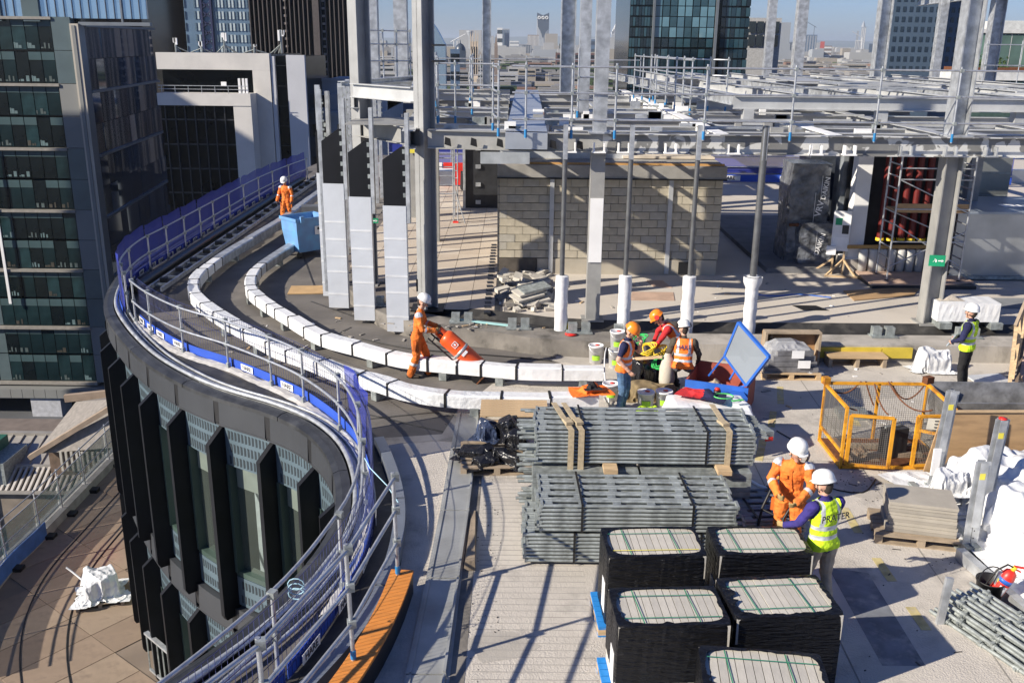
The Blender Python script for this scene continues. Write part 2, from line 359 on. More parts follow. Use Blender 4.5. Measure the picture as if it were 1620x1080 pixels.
simulate_drapes({
 'load_long': dict(size=(3.7, 2.3), res=(96, 60), z=1.0, boxes=[(.1, 0, .3, 2.6, .75, .5, 0, 0)]+lumps(9, 2.6, .9, .7)+[(-.9, .1, .4, .3, .3, .75, .4, .2)], shrink=-.34, bend=.06, ridge=.1),
 'load_near': dict(size=(2.5, 4.2), res=(60, 100), z=1.1, boxes=[(0, 0, .3, .95, 3.0, .55, 0, 0), (-.2, 1.1, .45, .5, .5, .75, .5, .1), (.1, .2, .5, .6, .35, .7, .2, .3), (.0, -.8, .45, .5, .7, .8, 1, .2), (.15, -1.4, .5, .4, .3, .6, .3, .2)]+lumps(5, .8, 2.6, .8), shrink=-.34, bend=.06, ridge=.13),
 'bag': dict(size=(2.1, 2.0), res=(64, 62), z=.85, boxes=[(0, 0, .2, .95, .85, .36, .1, 0), (.15, -.1, .35, .6, .5, .35, .6, .15), (-.35, .3, .3, .15, .15, .62, .3, .2), (.35, .25, .3, .2, .2, .5, .3, .2)], shrink=-.22, bend=.15, ridge=.03),
 'bag_small': dict(size=(1.5, 1.2), res=(50, 42), z=.75, boxes=[(-.25, 0, .2, .3, .3, .5, .4, .3), (.2, 0, .15, .5, .35, .28, .1, 0), (.42, .1, .2, .12, .12, .45, .2, .1)], shrink=-.25, bend=.12, ridge=.035),
 'garment': dict(size=(1.0, .72), res=(40, 30), z=.3, boxes=[(0, 0, .05, .42, .22, .09, .3, .2), (.1, .05, .09, .16, .12, .1, 1, .3)], shrink=-.25, bend=.1),
 'plastic': dict(size=(1.15, .95), res=(48, 40), z=.62, boxes=[(0, 0, .13, .55, .4, .24, .2, .1), (.1, .05, .2, .3, .3, .28, 1, .3), (-.2, -.05, .16, .2, .25, .26, .5, .2)], shrink=-.25, bend=.1),
 'plastic_b': dict(size=(1.3, .85), res=(52, 36), z=.55, boxes=[(-.15, 0, .12, .6, .34, .22, -.2, .1), (.25, .05, .16, .25, .25, .26, .7, .3)], shrink=-.28, bend=.1),
 'shrink': dict(size=(2.3, 1.9), res=(60, 50), z=.9, boxes=[(0, 0, .25, 1.1, .8, .5, 0, 0), (-.1, 0, .55, .5, .35, .14, .1, 0)], shrink=-.1, bend=.4),
 'sackpack': dict(size=(1.9, 1.45), res=(60, 46), z=1.1, boxes=[(0, 0, .42, 1.3, .95, .82, 0, 0)]+[(-.52+.21*k, -.42, .8, .14, .22, .1, .3*k, 0) for k in range(6)]+[(-.5+.25*k, .1+.1*(k % 2), .83, .2, .5, .08, .1*k, 0) for k in range(5)], shrink=-.12, bend=.2),
})
# ================================================================ GROUND AND CITY
citym = mat('street_and_city_ground', (.085, .09, .1), .9, 0, .4, .02, dirt=(.07, .09, .05), dscale=.006, damt=.8)
b = MB(); b.box(-14000, 14000, -600, 26000, -43, -42); structure(b.build('ground', citym))
hillm = mat('far_hills', (.09, .11, .07), .9, 0, .3, .002)
b = MB(); n = 60; vs = []
for j in range(6):
    for i in range(n+1):
        x = -14000+28000*i/n; y = 11000+j*2400
        h = -42+(0 if j in (0, 5) else 150*(.4+.6*noise.noise(Vector((x/2600, y/3000, 0)))+.3)*math.sin(math.pi*j/5))
        vs.append((x, y, h))
b.add(vs, [(j*(n+1)+i, j*(n+1)+i+1, (j+1)*(n+1)+i+1, (j+1)*(n+1)+i) for j in range(5) for i in range(n)], True)
structure(b.build('hills', hillm))

def grid(parent, org, xd, nc, nr, cw, ch, gx, gz, mats, depth=.15, name='pane', rnd=None, nrm_in=.1):
    """panes of a facade as parts: org = bottom left corner, xd = unit direction along the facade (plan); each pane sits nrm_in inside"""
    xd = Vector((xd[0], xd[1], 0)).normalized(); nd = Vector((-xd.y, xd.x, 0)); meshes = []
    rz = math.atan2(xd.y, xd.x)
    for m in mats:
        q = MB(); q.box(gx/2, cw-gx/2, 0, depth, gz/2, ch-gz/2); meshes.append(q.mesh(name, m))
    rr = rnd or random.Random(3)
    for r in range(nr):
        for c in range(nc):
            p = Vector(org)+xd*(c*cw)+nd*nrm_in+Vector((0, 0, r*ch))
            put(name, meshes[rr.randrange(len(meshes))], parent, loc=p-Vector(parent.location), rot=(0, 0, rz))
stonem = mat('pale_stone_panel', (.2, .205, .2), .7, 0, .08, .3, dirt=(.15, .155, .155), dscale=.15, damt=.5)
framem = mat('mid_grey_frame', (.2, .22, .24), .4, .4, .1, 1)
frosted = mat('frosted_panel', (.09, .125, .135), .35, 0, .15, .4)
offg = [mat('office_glass_a', (.008, .02, .024), .08, 0, .6, .25, spec=.3), mat('office_glass_b', (.012, .028, .032), .08, 0, .6, .4, spec=.35), mat('office_glass_c', (.006, .01, .012), .08, 0, .5, .3, spec=.3), mat('office_glass_d', (.016, .04, .046), .08, 0, .5, .6, spec=.35)]
blind = mat('window_blind', (.05, .09, .098), .4, 0, .15, .5)
deskm = [mat('desk_item_a', (.06, .085, .085), .6), mat('desk_item_b', (.04, .035, .025), .6), mat('desk_item_c', (.1, .16, .17), .6)]

# ---- glass office tower, left edge
T = thing('office_tower', 'tall glass office tower with pale stone corner pier at the left edge', 'building', (-65, 120, -42))
b = MB(); b.box(-90, -56.2, 121, 170, -38, 40); b.prism([(-56.2, 121), (-52.6, 121), (-56.9, 156), (-70, 156)], -38, 40); b.build('core', offg[2], T, world=True)
FH = 7.75; z0 = -38.3
b = MB()
for k in range(7): b.box(-90, -55.6, 119.5, 121, z0+FH*k-.16+.8, z0+FH*k+.16+.8)
b.build('floor_band', mat('beige_band', (.25, .235, .21), .6), T, world=True)
b = MB(); b.box(-90, -53.2, 118.6, 121, -39.3, -37.9); 
for k in range(24): b.box(-90+1.54*k+.03, -90+1.54*(k+1)-.03, 118.5, 118.6, -39.2, -38)
b.build('base_beam', stonem, T, world=True)
for k in range(6):
    q = MB()
    for j in (0, 1): q.box(-55.7, -53.4, 119.7, 121, z0+.98+FH*k+j*(FH/2)+.03, z0+.98+FH*k+(j+1)*(FH/2)-.03)
    q.build('pier_panel', frosted if k % 2 else stonem, T, world=True)
b = MB(); b.box(-53.35, -52.3, 119.3, 121, -38, 8.4); b.build('corner_pier', mat('pale_pier', (.42, .385, .33), .6, 0, .08, .3), T, world=True)
b = MB(); b.box(-53.1, -52.7, 119.2, 119.3, -37.8, 8.2); b.build('pier_joint', stonem, T, world=True)
# two rows of panes per band; upper sixth of each is a blind strip
cw = 1.62; rr = random.Random(5); pm = []
for m in offg:
    q = MB(); q.box(.05, cw-.05, 0, .2, .05, FH/2-.25); pm.append(q.mesh('pane', m))
q = MB(); q.box(.05, cw-.05, -.06, .0, FH/2-1.15, FH/2-.22); bl = q.mesh('blind', blind)
dk = []
for m in deskm:
    for k in range(3):
        q = MB(); x_ = .1
        while x_ < 1.2: w3 = rr.uniform(.12, .4); q.box(x_, x_+w3, -.05+.01*k, 0, .2, .2+rr.uniform(.15, .7)); x_ += w3+rr.uniform(.03, .4)
        dk.append(q.mesh('desk_items', m))
off_ = Vector((-65, 120, -42))
for k in range(6):
    for j in (0, 1):
        nc = 12
        for c in range(nc):
            x = -55.9-cw*(c+1); z = z0+1.0+FH*k+j*FH/2
            if (c in (9,) and k != 5) or (k < 3 and c == 7): pmesh = MB().box(.05, cw-.05, 0, .2, .05, FH/2-.1).mesh('frosted_pane', frosted); put('frosted_pane', pmesh, T, loc=Vector((x, 120.1, z))-off_); continue
            p = put('pane', pm[rr.choice([0, 0, 1, 2, 2, 3])], T, loc=Vector((x, 120.1, z))-off_)
            if rr.random() < .85: put('blind', bl, p)
            if rr.random() < .5: put('desk_items', rr.choice(dk), p)
b = MB(); b.box(-90, -85, 119.6, 121, 8.6, 40); b.box(-63.6, -61.5, 119.6, 121, 8.6, 40); b.box(-58.9, -56.9, 119.6, 121, 8.6, 40); b.build('upper_panel', frosted, T, world=True)
b = MB()
for x in (-77.5, -71.6, -65.7): b.box(x, x+.35, 119.3, 119.45, -30+2*x % 9, -10+2*x % 9)
b.build('glass_fin', whitep, T, world=True)
# mirror facet going back from the corner
xd = Vector((-4.0, 34, 0)).normalized(); o0 = Vector((-52.3, 121, -38.6)); fz = [0, 7.8, 15.6, 23.4, 31.2, 39, 47]
faci = [glassy('mirror_a', (.26, .36, .5), .04, .4, .1, 1, .75), glassy('mirror_b', (.17, .26, .38), .04, .5, .12, 1, .75), glassy('mirror_c', (.1, .15, .23), .05, .6, .12, 1, .6)]
for i in range(11):
    for j in range(12):
        q = MB(); q.box(.04, 3.07, 0, .2, .04, 3.86); 
        put('mirror_pane', q.mesh('mirror_pane', faci[rr.choice([0, 1, 1, 2])] if j < 11 else faci[0]), T, loc=o0+xd*(3.11*i)+Vector((0, 0, 3.9*j))-off_, rot=(rr.uniform(-.01, .01), 0, math.atan2(xd.y, xd.x)+rr.uniform(-.02, .02)+math.pi*0))
b = MB()
for j in range(0, 13, 2): b.bar(o0+Vector((.12, 0, 3.9*j)), o0+xd*34.2+Vector((.12, 0, 3.9*j)), .3, .3)
b.build('transom', framem, T, world=True)
b = MB(); b.box(-63, -44.2, 119.9, 120.2, 9.0, 30); 
b.build('upper_glass_screen', glassy('sky_glass', (.28, .42, .58), .06, .12, .15, 1, .6), T, world=True)
b = MB()
for i in range(19): b.box(-62+i, -61.94+i, 119.75, 119.9, 9, 30)
b.box(-52.4, -43.8, 119.7, 120.3, 8.2, 8.6); b.box(-47.2, -47, 119.7, 119.9, 8.6, 30); b.build('screen_mullion', framem, T, world=True)
b = MB(); b.box(-64.6, -60.6, 118.9, 122, -60, -39.3); b.build('ground_floor_column', mat('lit_column', (.42, .43, .46), .7), T, world=True)
b = MB(); b.box(-90, -45, 126, 128, -60, -39.3)
b.build('ground_floor_wall', darkst, T, world=True)

# ---- white framed building with dark glass
T = thing('office_block', 'white framed office block with large black glass faces behind the roof edge', 'building', (-46, 150, -42))
wf = mat('white_frame_stone', (.56, .54, .51), .7, 0, .06, .3, dirt=(.42, .41, .4), dscale=.2, damt=.5); blk = mat('black_glass_wall', (.003, .004, .005), .2, 0, .6, .2, spec=.12)
b = MB(); b.prism([(-54.3, 151.6), (-38, 151.6), (-38, 175), (-60, 175)], -42, 4.6); b.box(-38, -32.2, 151, 168, -42, 4.4); b.build('core', blk, T, world=True)
b = MB(); b.box(-54.5, -37.3, 150, 151.4, 2.35, 4.8); b.box(-40, -37.3, 150.02, 151.4, -42, 2.35); b.build('upper_frame', wf, T, world=True)
b = MB(); b.box(-53.6, -39.6, 146.4, 150, -2.75, -1.0); b.box(-42.3, -39.6, 146.5, 150, -42, -2.75); b.build('lower_frame', wf, T, world=True)
b = MB(); b.box(-53.6, -42.4, 147.6, 149.8, -42, -2.76); b.build('black_glass_face', blk, T, world=True)
b = MB()
for i in range(8): b.box(-53+i*1.5, -52.85+i*1.5, 147.3, 147.6, -42, -2.76)
for i in range(11): b.box(-53.6, -42.4, 147.45, 147.6, -42+i*3.7, -41.8+i*3.7)
b.build('mullion', darkst, T, world=True)
b = MB(); b.box(-37.2, -36.6, 150.2, 151, -42, 4.4); b.box(-34.8, -32.0, 150.2, 151, -42, 4.6); b.build('side_pier', mat('side_stone', (.46, .47, .5), .7, 0, .06, .3), T, world=True)
b = MB()
for i in range(12): b.box(-37.2+.001*i, -34.9, 150.35+.0*i, 150.4, -30+3*i, -29.95+3*i)
b.build('side_joint', darkst, T, world=True)
b = MB()
for x in range(-53, -40, 2): b.tube([(x, 147, -1), (x, 147, .1)], .05, 5)
b.tube([(-53.5, 147, .1), (-40, 147, .1)], .05, 5); b.tube([(-53.5, 147, -.4), (-40, 147, -.4)], .04, 5); b.build('railing', galv, T, world=True)
b = MB()
for x in (-41.6, -41, -40.5): b.box(x, x+.3, 147.5, 147.8, -1, 1.2)
b.build('cabinet', whitep, T, world=True)
b = MB(); b.box(-44.8, -44, 149.6, 149.8, 0, .6); b.build('camera_box', whitep, T, world=True)
T.location = (-34.5, 112.5, -29.8); T.scale = (.75, .75, .75)
def mast(label, x, y, z, h, seed, cat='aerial mast'):
    x, y, z, h = x*.75, y*.75, 5.3, h*.62
    t = thing('rooftop_mast', label, cat, (x, y, z)); r = random.Random(seed)
    MB().tube([(0, 0, 0), (0, 0, h)], .12, 5).build('pole', galvd, t)
    q = MB()
    for k in range(3): xx = r.uniform(-.35, .25); q.box(xx, xx+.22, -.2, 0, h*r.uniform(.5, .8), h*.98)
    q.build('antenna', whitep, t)
    q = MB()
    for k in range(5):
        a = r.uniform(0, 6); q.tube([(0, 0, h*.4), (math.cos(a)*1.4, .2, 0)], .06, 4)
    q.build('brace', galvd, t)
mast('thin rooftop mast with white antenna panels left of the brown tower', -44.5, 152, 4.8, 3.6, 1)
mast('tall rooftop mast with white antenna at the right roof corner', -35.8, 152, 4.6, 4.2, 2)
mast('short rooftop mast over the middle of the white framed roof', -52, 152, 4.8, 2.6, 3)
mast('rooftop mast with low dish beside a white cabinet', -48, 152, 4.8, 2.0, 4)
mast('small rooftop aerial between the two bigger masts', -40, 152, 4.8, 1.6, 5)
# ---- curtain walled slab with lattice strips
T = thing('office_slab', 'blue glazed office slab with dark lattice strip behind the rooftop aerials', 'building', (-93, 300, -42))
b = MB(); b.box(-113, -78.5, 300, 330, -42, 60); b.build('wall', mat('blue_slab', (.13, .2, .28), .3, .2, .15, .2), T, world=True)
q = MB(); q.box(0, .55, -.2, 0, 0, 2.2); wm = [q.mesh('window', m) for m in (mat('slab_win_a', (.4, .47, .5), .3), mat('slab_win_b', (.1, .15, .2), .2))]
for r in range(9):
    for c in range(32):
        x = -112+c*1.05
        if -99 < x < -97 or -94.2 < x < -90.3: continue
        put('window', wm[(c+r) % 2 if c < 12 else (c % 3 == 0)], T, loc=(x+93, -.1, 42-4+r*3.3))
b = MB()
for k in range(16):
    b.bar((-93.8, 299.5, -8+k*2.6), (-91, 299.5, -6+k*2.6), .35); b.bar((-91, 299.5, -8+k*2.6), (-93.8, 299.5, -6+k*2.6), .35)
for x in (-93.8, -91): b.box(x-.3, x+.3, 299.2, 299.8, -10, 35)
b.build('lattice_strip', mat('dark_blue_lattice', (.015, .02, .07), .5), T, world=True)
# ---- brown tower with vertical fins
T = thing('finned_tower', 'dark brown tower with closely spaced pale vertical fins', 'building', (-47, 220, -42))
b = MB(); b.box(-58.3, -36, 220, 245, -42, 70); b.build('wall', mat('brown_dark_glass', (.01, .009, .009), .2, 0, .3, .3), T, world=True)
fm = MB().box(-.09, .09, -.7, 0, 0, 90).mesh('fin', mat('bronze_fin', (.13, .115, .11), .5, .2, .1, .3))
for i in range(14): put('fin', fm, T, loc=(-11.2+i*.98, 0, 20))
for i in range(7): put('fin', fm, T, loc=(4.4+i*.98, 0, 20))
b = MB(); b.box(-44.3, -42.9, 218.6, 220, -20, 70); b.build('corner_pier', mat('tower_pier', (.08, .07, .07), .6), T, world=True)
q = MB(); q.box(0, .7, -.3, 0, 0, .5); wq = q.mesh('small_window', mat('warm_win', (.42, .36, .3), .5))
for r in range(28):
    put('small_window', wq, T, loc=(-3.9, -.1, 36+r*1.6)); put('small_window', wq, T, loc=(4.6, -.1, 36+r*1.6))
# ---- grey stone block between tower and the black fins
T = thing('stone_building', 'grey stone building with stepped roof and dark windows below the brown tower', 'building', (-23, 120, -42))
sg = mat('grey_stone', (.3, .32, .36), .8, 0, .1, .5)
b = MB(); b.box(-27, -16, 120, 140, -42, -1.5); b.box(-27.2, -16, 119.7, 120, -2.2, -1.7); b.box(-27.2, -16, 119.6, 120, -6, -5.4); b.box(-24.5, -16, 123, 138, -1.5, 2.0); b.box(-26, -16, 122, 138, -1.5, .4); b.box(-24.8, -16, 122.8, 123, 1.9, 2.3); b.build('wall', sg, T, world=True)
q = MB(); q.box(0, .9, -.06, 0, 0, 1.5); wq = q.mesh('window', glassd)
for r, z in enumerate((-4.6, -8.6, -12.4, -16)):
    for c in range(5): put('window', wq, T, loc=(-3.3+c*2.2, 0, 42+z))
for c in range(3): put('window', wq, T, loc=(-1+c*2.4, 2, 40.8))
# ---- dark glass building, centre right
T = thing('glass_office_block', 'large dark blue glass office block in the middle of the skyline', 'building', (34, 200, -42))
b = MB(); b.box(23, 47, 201.5, 230, -42, 35); b.build('core', offg[2], T, world=True)
dg = [glassy('teal_a', (.015, .04, .06), .05, .5, .2), glassy('teal_b', (.03, .075, .1), .05, .5, .2), glassy('teal_c', (.008, .02, .032), .05, .5, .2)]
dgl = [glassy('teal_l', (.12, .24, .3), .05, .3, .2, 1), dg[1], glassy('teal_m', (.07, .15, .2), .05, .3, .2, 1)]
grid(T, (23, 201, -6), (1, 0), 8, 11, .58, 2.0, .1, .35, dg, rnd=random.Random(1))
grid(T, (27.9, 200.4, -6), (1, 0), 8, 7, 1.5, 2.0, .2, .4, dg, rnd=random.Random(2))
grid(T, (27.9, 200.4, 8), (1, 0), 8, 6, 1.5, 2.0, .2, .15, dgl, rnd=random.Random(4))
grid(T, (41.3, 201, -6), (1, 0), 6, 11, .97, 2.0, .1, .35, dg, rnd=random.Random(3))
b = MB(); b.box(27.5, 27.9, 200, 201, -42, 35); b.box(40, 40.5, 200, 201, -42, 35); b.build('pale_mullion', framem, T, world=True)
# ---- right tower with punched windows
T = thing('punched_window_tower', 'blue grey tower with rows of small square windows behind the right columns', 'building', (60, 150, -42))
b = MB(); b.prism([(56.4, 150), (63.6, 150), (63.6, 152), (68, 152), (75, 175), (65.9, 175)], -42, 45); b.build('wall', mat('blue_grey_stone', (.07, .105, .15), .5, 0, .1, .2), T, world=True)
q = MB(); q.box(0, .5, -.05, 0, 0, .75); wq = q.mesh('window', mat('tower_win', (.025, .04, .06), .2, 0, .3, 1))
for r in range(13):
    for c in range(7): put('window', wq, T, loc=(-3.2+c*1.0, 0, 39.5+r*1.42))
    for c in range(4): put('window', wq, T, loc=(4+c*1.0, 2, 39.5+r*1.42))
# ---- green glass terraced building at the right edge
T = thing('green_glass_building', 'terraced building with green glass bands and planted roof at the right edge', 'building', (50, 100, -42))
gg = mat('green_band_glass', (.13, .22, .18), .15, 0, .35, .5); wb = mat('white_band', (.6, .6, .58), .6)
b = MB(); b.prism([(47.6, 104), (62, 104), (75, 120), (55.2, 120)], 4.6, 8.2); b.prism([(45, 100), (62, 100), (62, 104), (47, 104)], -2, 3.6); b.build('glazing', mat('green_dark', (.06, .1, .085), .2), T, world=True)
grid(T, (47.8, 103.9, 4.7), (1, 0), 11, 1, 1.3, 3.4, .12, .1, [gg, mat('green_band_b', (.09, .15, .13), .15, 0, .3, .5)], nrm_in=-.12)
grid(T, (45.2, 99.9, 1.5), (1, 0), 13, 1, 1.3, 2.0, .12, .1, [gg, MATS['green_band_b']], nrm_in=-.12)
b = MB(); b.box(44.8, 62, 99.6, 104, 3.6, 4.5); b.box(47.2, 62, 103.6, 104, 8.2, 8.6); b.box(44.8, 62, 99.6, 104, -42, -2); b.box(53.5, 60, 110, 116, 8.6, 9.6); b.box(44.8, 62, 99.8, 100, .8, 1.4); b.build('white_band', wb, T, world=True)
b = MB()
for i in range(26): b.box(45+i*.66, 45.08+i*.66, 99.85, 100, 1.5, 3.5)
for i in range(22): b.box(47.7+i*.66, 47.78+i*.66, 103.8, 104, 4.7, 8.1)
b.build('glazing_bar', wb, T, world=True)
b = MB(); b.box(44.9, 56, 99.8, 103.4, 4.5, 4.85); b.build('brown_planter', rust, T, world=True)
b = MB(); r = random.Random(2)
for k in range(260):
    x, y, z = r.uniform(46.5, 50), r.uniform(100, 103), 4.85+r.random()*r.random()*1.3; b.cbox((x, y, z), (.25, .25, .04), r.uniform(0, 3), r.uniform(-1, 1), r.uniform(-1, 1))
stuff(b.build('roof_plants', mat('roof_foliage', (.05, .09, .03), .8), T, world=True))
# ---- small block with two dark storeys (left of column)
T = thing('grey_block', 'pale grey block with two dark window bands right of the glass office block', 'building', (62, 250, -42))
b = MB(); b.box(58, 66.5, 250, 262, -42, 13.2); b.build('wall', mat('pale_render', (.4, .4, .4), .7), T, world=True)
grid(T, (58.3, 249.5, 6.2), (1, 0), 4, 2, 1.95, 3.2, .3, .5, [glassd], name='window')
# ---- skyline
def tower(name, label, x, y, w, d, z1, m, z0=-42, top=None, bands=None, bm=None, cat='tower'):
    t = thing(name, label, cat, (x, y, z0)); h = z1-z0; sk_x = x/y*d
    q = MB(); q.prism([(-w/2, 0), (w/2, 0), (w/2+sk_x, d), (-w/2+sk_x, d)], 0, h); q.build('wall', m, t)
    if bands:
        nb, kind = bands; q = MB()
        for k in range(nb):
            if kind == 'h': q.box(-w/2*.92, w/2*.92, -.6, 0, h*(k+.3)/nb, h*(k+.75)/nb)
            else: q.box(-w/2+w*(k+.28)/nb, -w/2+w*(k+.78)/nb, -.6, 0, 2, h*.97)
        q.build('window_band', bm or glassd, t)
    if top: top(t, w, d, h)
    return t
sk = dict(w=mat('far_white', (.62, .62, .6), .6, 0, .05), g=mat('far_grey', (.3, .32, .34), .7), b=mat('far_brown', (.2, .16, .14), .7), bl=mat('far_blue', (.09, .14, .22), .4), r=mat('far_red', (.5, .08, .05), .6), d=mat('far_dark', (.04, .055, .08), .4))
def strata(t, w, d, h):
    q = MB(); q.add([(-w/2, 0, h), (w/2, 0, h), (w/2, 0, h+14), (0, 0, h+5), (-w/2, 0, h+14), (-w/2, d, h), (w/2, d, h), (w/2, d, h+14), (0, d, h+5), (-w/2, d, h+14)],
        [(0,1,2,3,4), (9,8,7,6,5), (0,5,6,1), (1,6,7,2), (2,7,8,3), (3,8,9,4), (4,9,5,0)]); q.build('crown', sk['d'], t)
    q = MB(); q.add([(-w/2, -.7, h), (w/2, -.7, h), (w/2, -.7, h-40), (w*.22, -.7, h-52), (w*.05, -.7, h-70), (-w*.02, -.7, h-70), (-w*.2, -.7, h-48), (-w/2+3, -.7, h-32)], [(7,6,5,4,3,2,1,0)]); q.build('dark_face', sk['d'], t)
    for i in (-1, 0, 1):
        q = MB(); q.tube([(i*w*.31+w*.1*math.cos(a*math.pi/8), -1.6, h-3+w*.1*math.sin(a*math.pi/8)) for a in range(16)], 2.0, 6, closed=True); q.build('turbine_ring', sk['w'], t)
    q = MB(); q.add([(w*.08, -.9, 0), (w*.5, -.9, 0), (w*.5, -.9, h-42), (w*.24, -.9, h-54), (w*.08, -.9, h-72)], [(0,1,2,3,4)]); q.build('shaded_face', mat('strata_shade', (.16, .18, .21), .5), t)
tower('skyscraper', 'slender far tower with three round wind turbine openings at its top', 97, 3500, 42, 30, 92, sk['w'], top=strata, bands=(9, 'v'), bm=sk['g'])
tower('apartment_tower', 'far two tone apartment tower with pale stepped top left of the turbine tower', -31, 2600, 32, 20, 40, sk['g'], bands=(8, 'v'), bm=sk['bl'])
tower('apartment_tower', 'pale upper corner block on the far two tone apartment tower', -40, 2580, 14, 10, 42, sk['w'], bands=(4, 'h'))
tower('office_block', 'low brown far block with vertical stripes beside the turbine tower', 51, 2800, 32, 20, 27, sk['b'], bands=(9, 'v'), bm=sk['w'])
tower('office_block', 'low dark far block left of the brown striped one', 18, 2700, 30, 20, 2, sk['g'], bands=(5, 'h'))
tower('office_block', 'small pale far block right of the turbine tower', 140, 2600, 26, 20, 14, sk['w'], bands=(5, 'h'))
tower('office_block', 'brown low rise with a grid of windows under the turbine tower', 68, 1100, 46, 20, -4, mat('brown_brick', (.13, .07, .06), .8), bands=(5, 'h'))
def wedge(t, w, d, h):
    q = MB(); q.add([(-w/2, 0, h), (w/2, 0, h), (w/2, 0, h+52), (w/2-8, 0, h+54), (-w/2, d, h), (w/2, d, h), (w/2, d, h+52), (w/2-8, d, h+54)], [(0,1,2,3), (7,6,5,4), (0,4,5,1), (1,5,6,2), (2,6,7,3), (3,7,4,0)]); q.build('slanted_top', sk['w'], t)
    q = MB()
    for k in range(7): q.box(-w/2+w*(k+.3)/7, -w/2+w*(k+.6)/7, -1, 0, h, h+8+6*k)
    q.build('top_stripe', sk['d'], t)
tower('apartment_tower', 'white far tower with slanted top left of the dark glass block', 325, 3200, 32, 24, 36, sk['w'], top=wedge, bands=(8, 'v'), bm=sk['g'])
tower('office_block', 'blue far block behind the slanted white tower', 352, 3000, 22, 20, -12, sk['bl'])
tower('construction_tower', 'blue clad far tower under construction with a crane on top', 830, 2800, 37, 25, 35, sk['bl'], bands=(5, 'v'), bm=sk['g'])
tower('apartment_tower', 'narrow red far tower right of the crane topped tower', 927, 3000, 13, 13, 18, sk['r'])
def spire(t, w, d, h):
    q = MB(); q.lathe([(w*.45, h), (w*.3, h+10), (w*.04, h+26)], 8, (0, d/2, 0)); q.build('spire', sk['g'], t)
tower('slender_tower', 'tallest slender grey far tower near the right column', 1570, 4500, 22, 22, 88, sk['g'], top=spire, bands=(3, 'v'), bm=sk['w'])
tower('slender_tower', 'shorter twin beside the tallest slender far tower', 1548, 4510, 10, 16, 70, sk['g'])
tower('office_block', 'tan far block with arched windows near the horizon', 1030, 2300, 60, 30, -5, mat('far_tan', (.5, .42, .34), .7), bands=(4, 'h'), bm=sk['w'])
tower('office_block', 'white stepped far block left of the blue grey tower', 640, 1200, 22, 20, 12, sk['w'], bands=(7, 'h'))
tower('chimney_block', 'slim pale far block left of the crane topped tower', 560, 2200, 10, 12, 14, sk['w'], bands=(6, 'h'))
tower('apartment_tower', 'beige far block between slim block and the crane tower', 770, 2760, 40, 20, -4, sk['w'], bands=(6, 'v'), bm=sk['b'])
r = random.Random(19)
for k, lb in enumerate(['first slim far tower left of the striped two tone tower', 'stubby far tower just right of the striped two tone tower', 'grey far slab left of the wind turbine tower', 'pale far slab right of the wind turbine tower', 'thin far tower between the middle columns', 'dark far tower left of the slanted white tower', 'small far tower right of the red tower', 'brown far slab near the crane topped tower', 'pale far point block left of the red tower', 'grey far block right of the tallest slender tower']):
    px_ = [-.055, -.001, .012, .05, .075, .092, .345, .28, .315, .36][k]; y_ = r.uniform(1700, 3600)
    tower('apartment_tower', lb, px_*y_, y_, r.uniform(14, 30), 18, r.uniform(-6, 22)*(y_/2600), sk[['g', 'w', 'd', 'b', 'bl'][k % 5]], bands=(r.choice([4, 6]), r.choice(['h', 'v'])), bm=sk[['w', 'g', 'g', 'w', 'd'][k % 5]])
def crane(label, x, y, z, s, dirn):
    t = thing('tower_crane', label, 'crane', (x, y, z)); cm = sk['d'] if s < 30 else sk['w']
    MB().tube([(0, 0, -30), (0, 0, s)], s*.03, 4).build('mast', cm, t)
    MB().tube([(-dirn*s*.25, 0, s*.9), (dirn*s*.9, 0, s*1.5)], s*.03, 4).build('jib', cm, t)
crane('white luffing crane on the blue clad far tower', 838, 2800, 35, 22, -1)
crane('small far crane right of the red tower', 1010, 2900, -5, 34, -1)
crane('small far crane above the tan block', 1130, 2900, -5, 36, 1)
crane('pale far crane left of the cathedral tower', -160, 2600, -25, 34, 1)
crane('second far crane near the slender towers', 1180, 3000, -5, 30, 1)
# gothic tower
T = thing('cathedral_tower', 'pale gothic church tower with four pinnacles in the middle distance', 'church tower', (-24.7, 600, -42))
gm = mat('gothic_stone', (.5, .42, .33), .8, 0, .15, .3)
b = MB(); b.box(-2.2, 2.2, 0, 5, 0, 49); b.build('wall', gm, T)
b = MB()
for x in (-2.2, -.9, .9, 2.2): b.cbox((x, .1, 48), (.5, .5, 7)); b.add([(x-.3, -.2, 51.5), (x+.3, -.2, 51.5), (x+.3, .4, 51.5), (x-.3, .4, 51.5), (x, .1, 55+(x*x < 1))], [(0,1,4), (1,2,4), (2,3,4), (3,0,4)])
b.build('pinnacle', gm, T)
b = MB()
for x in (-1.3, 0, 1.3): b.box(x-.25, x+.25, -.15, 0, 30, 46)
b.build('window', glassd, T)
T = thing('church_spire', 'darker stone church spire just right of the gothic tower', 'church tower', (-11.5, 600, -42))
b = MB(); b.box(-1, 1, 0, 2, 0, 46); b.add([(-1, 0, 46), (1, 0, 46), (1, 2, 46), (-1, 2, 46), (0, 1, 54)], [(0,1,4), (1,2,4), (2,3,4), (3,0,4)]); b.build('spire', mat('dark_gothic', (.2, .16, .14), .8), T)
T = thing('domed_building', 'small dark domed building left of the gothic tower', 'building', (-50, 900, -42))
b = MB(); b.box(-5, 5, 0, 10, 0, 41); b.lathe([(5, 41), (4.6, 43.5), (3, 46), (.6, 47.5), (.5, 49), (0, 51)], 12, (0, 5, 0)); b.build('dome', sk['d'], T)
T = thing('funnel_tower', 'distant flared water tower above the domed building', 'tower', (-118, 2600, -42))
b = MB(); b.lathe([(4, 0), (3, 60), (9, 72), (9, 76), (0, 76)], 12); b.build('funnel', sk['g'], T)
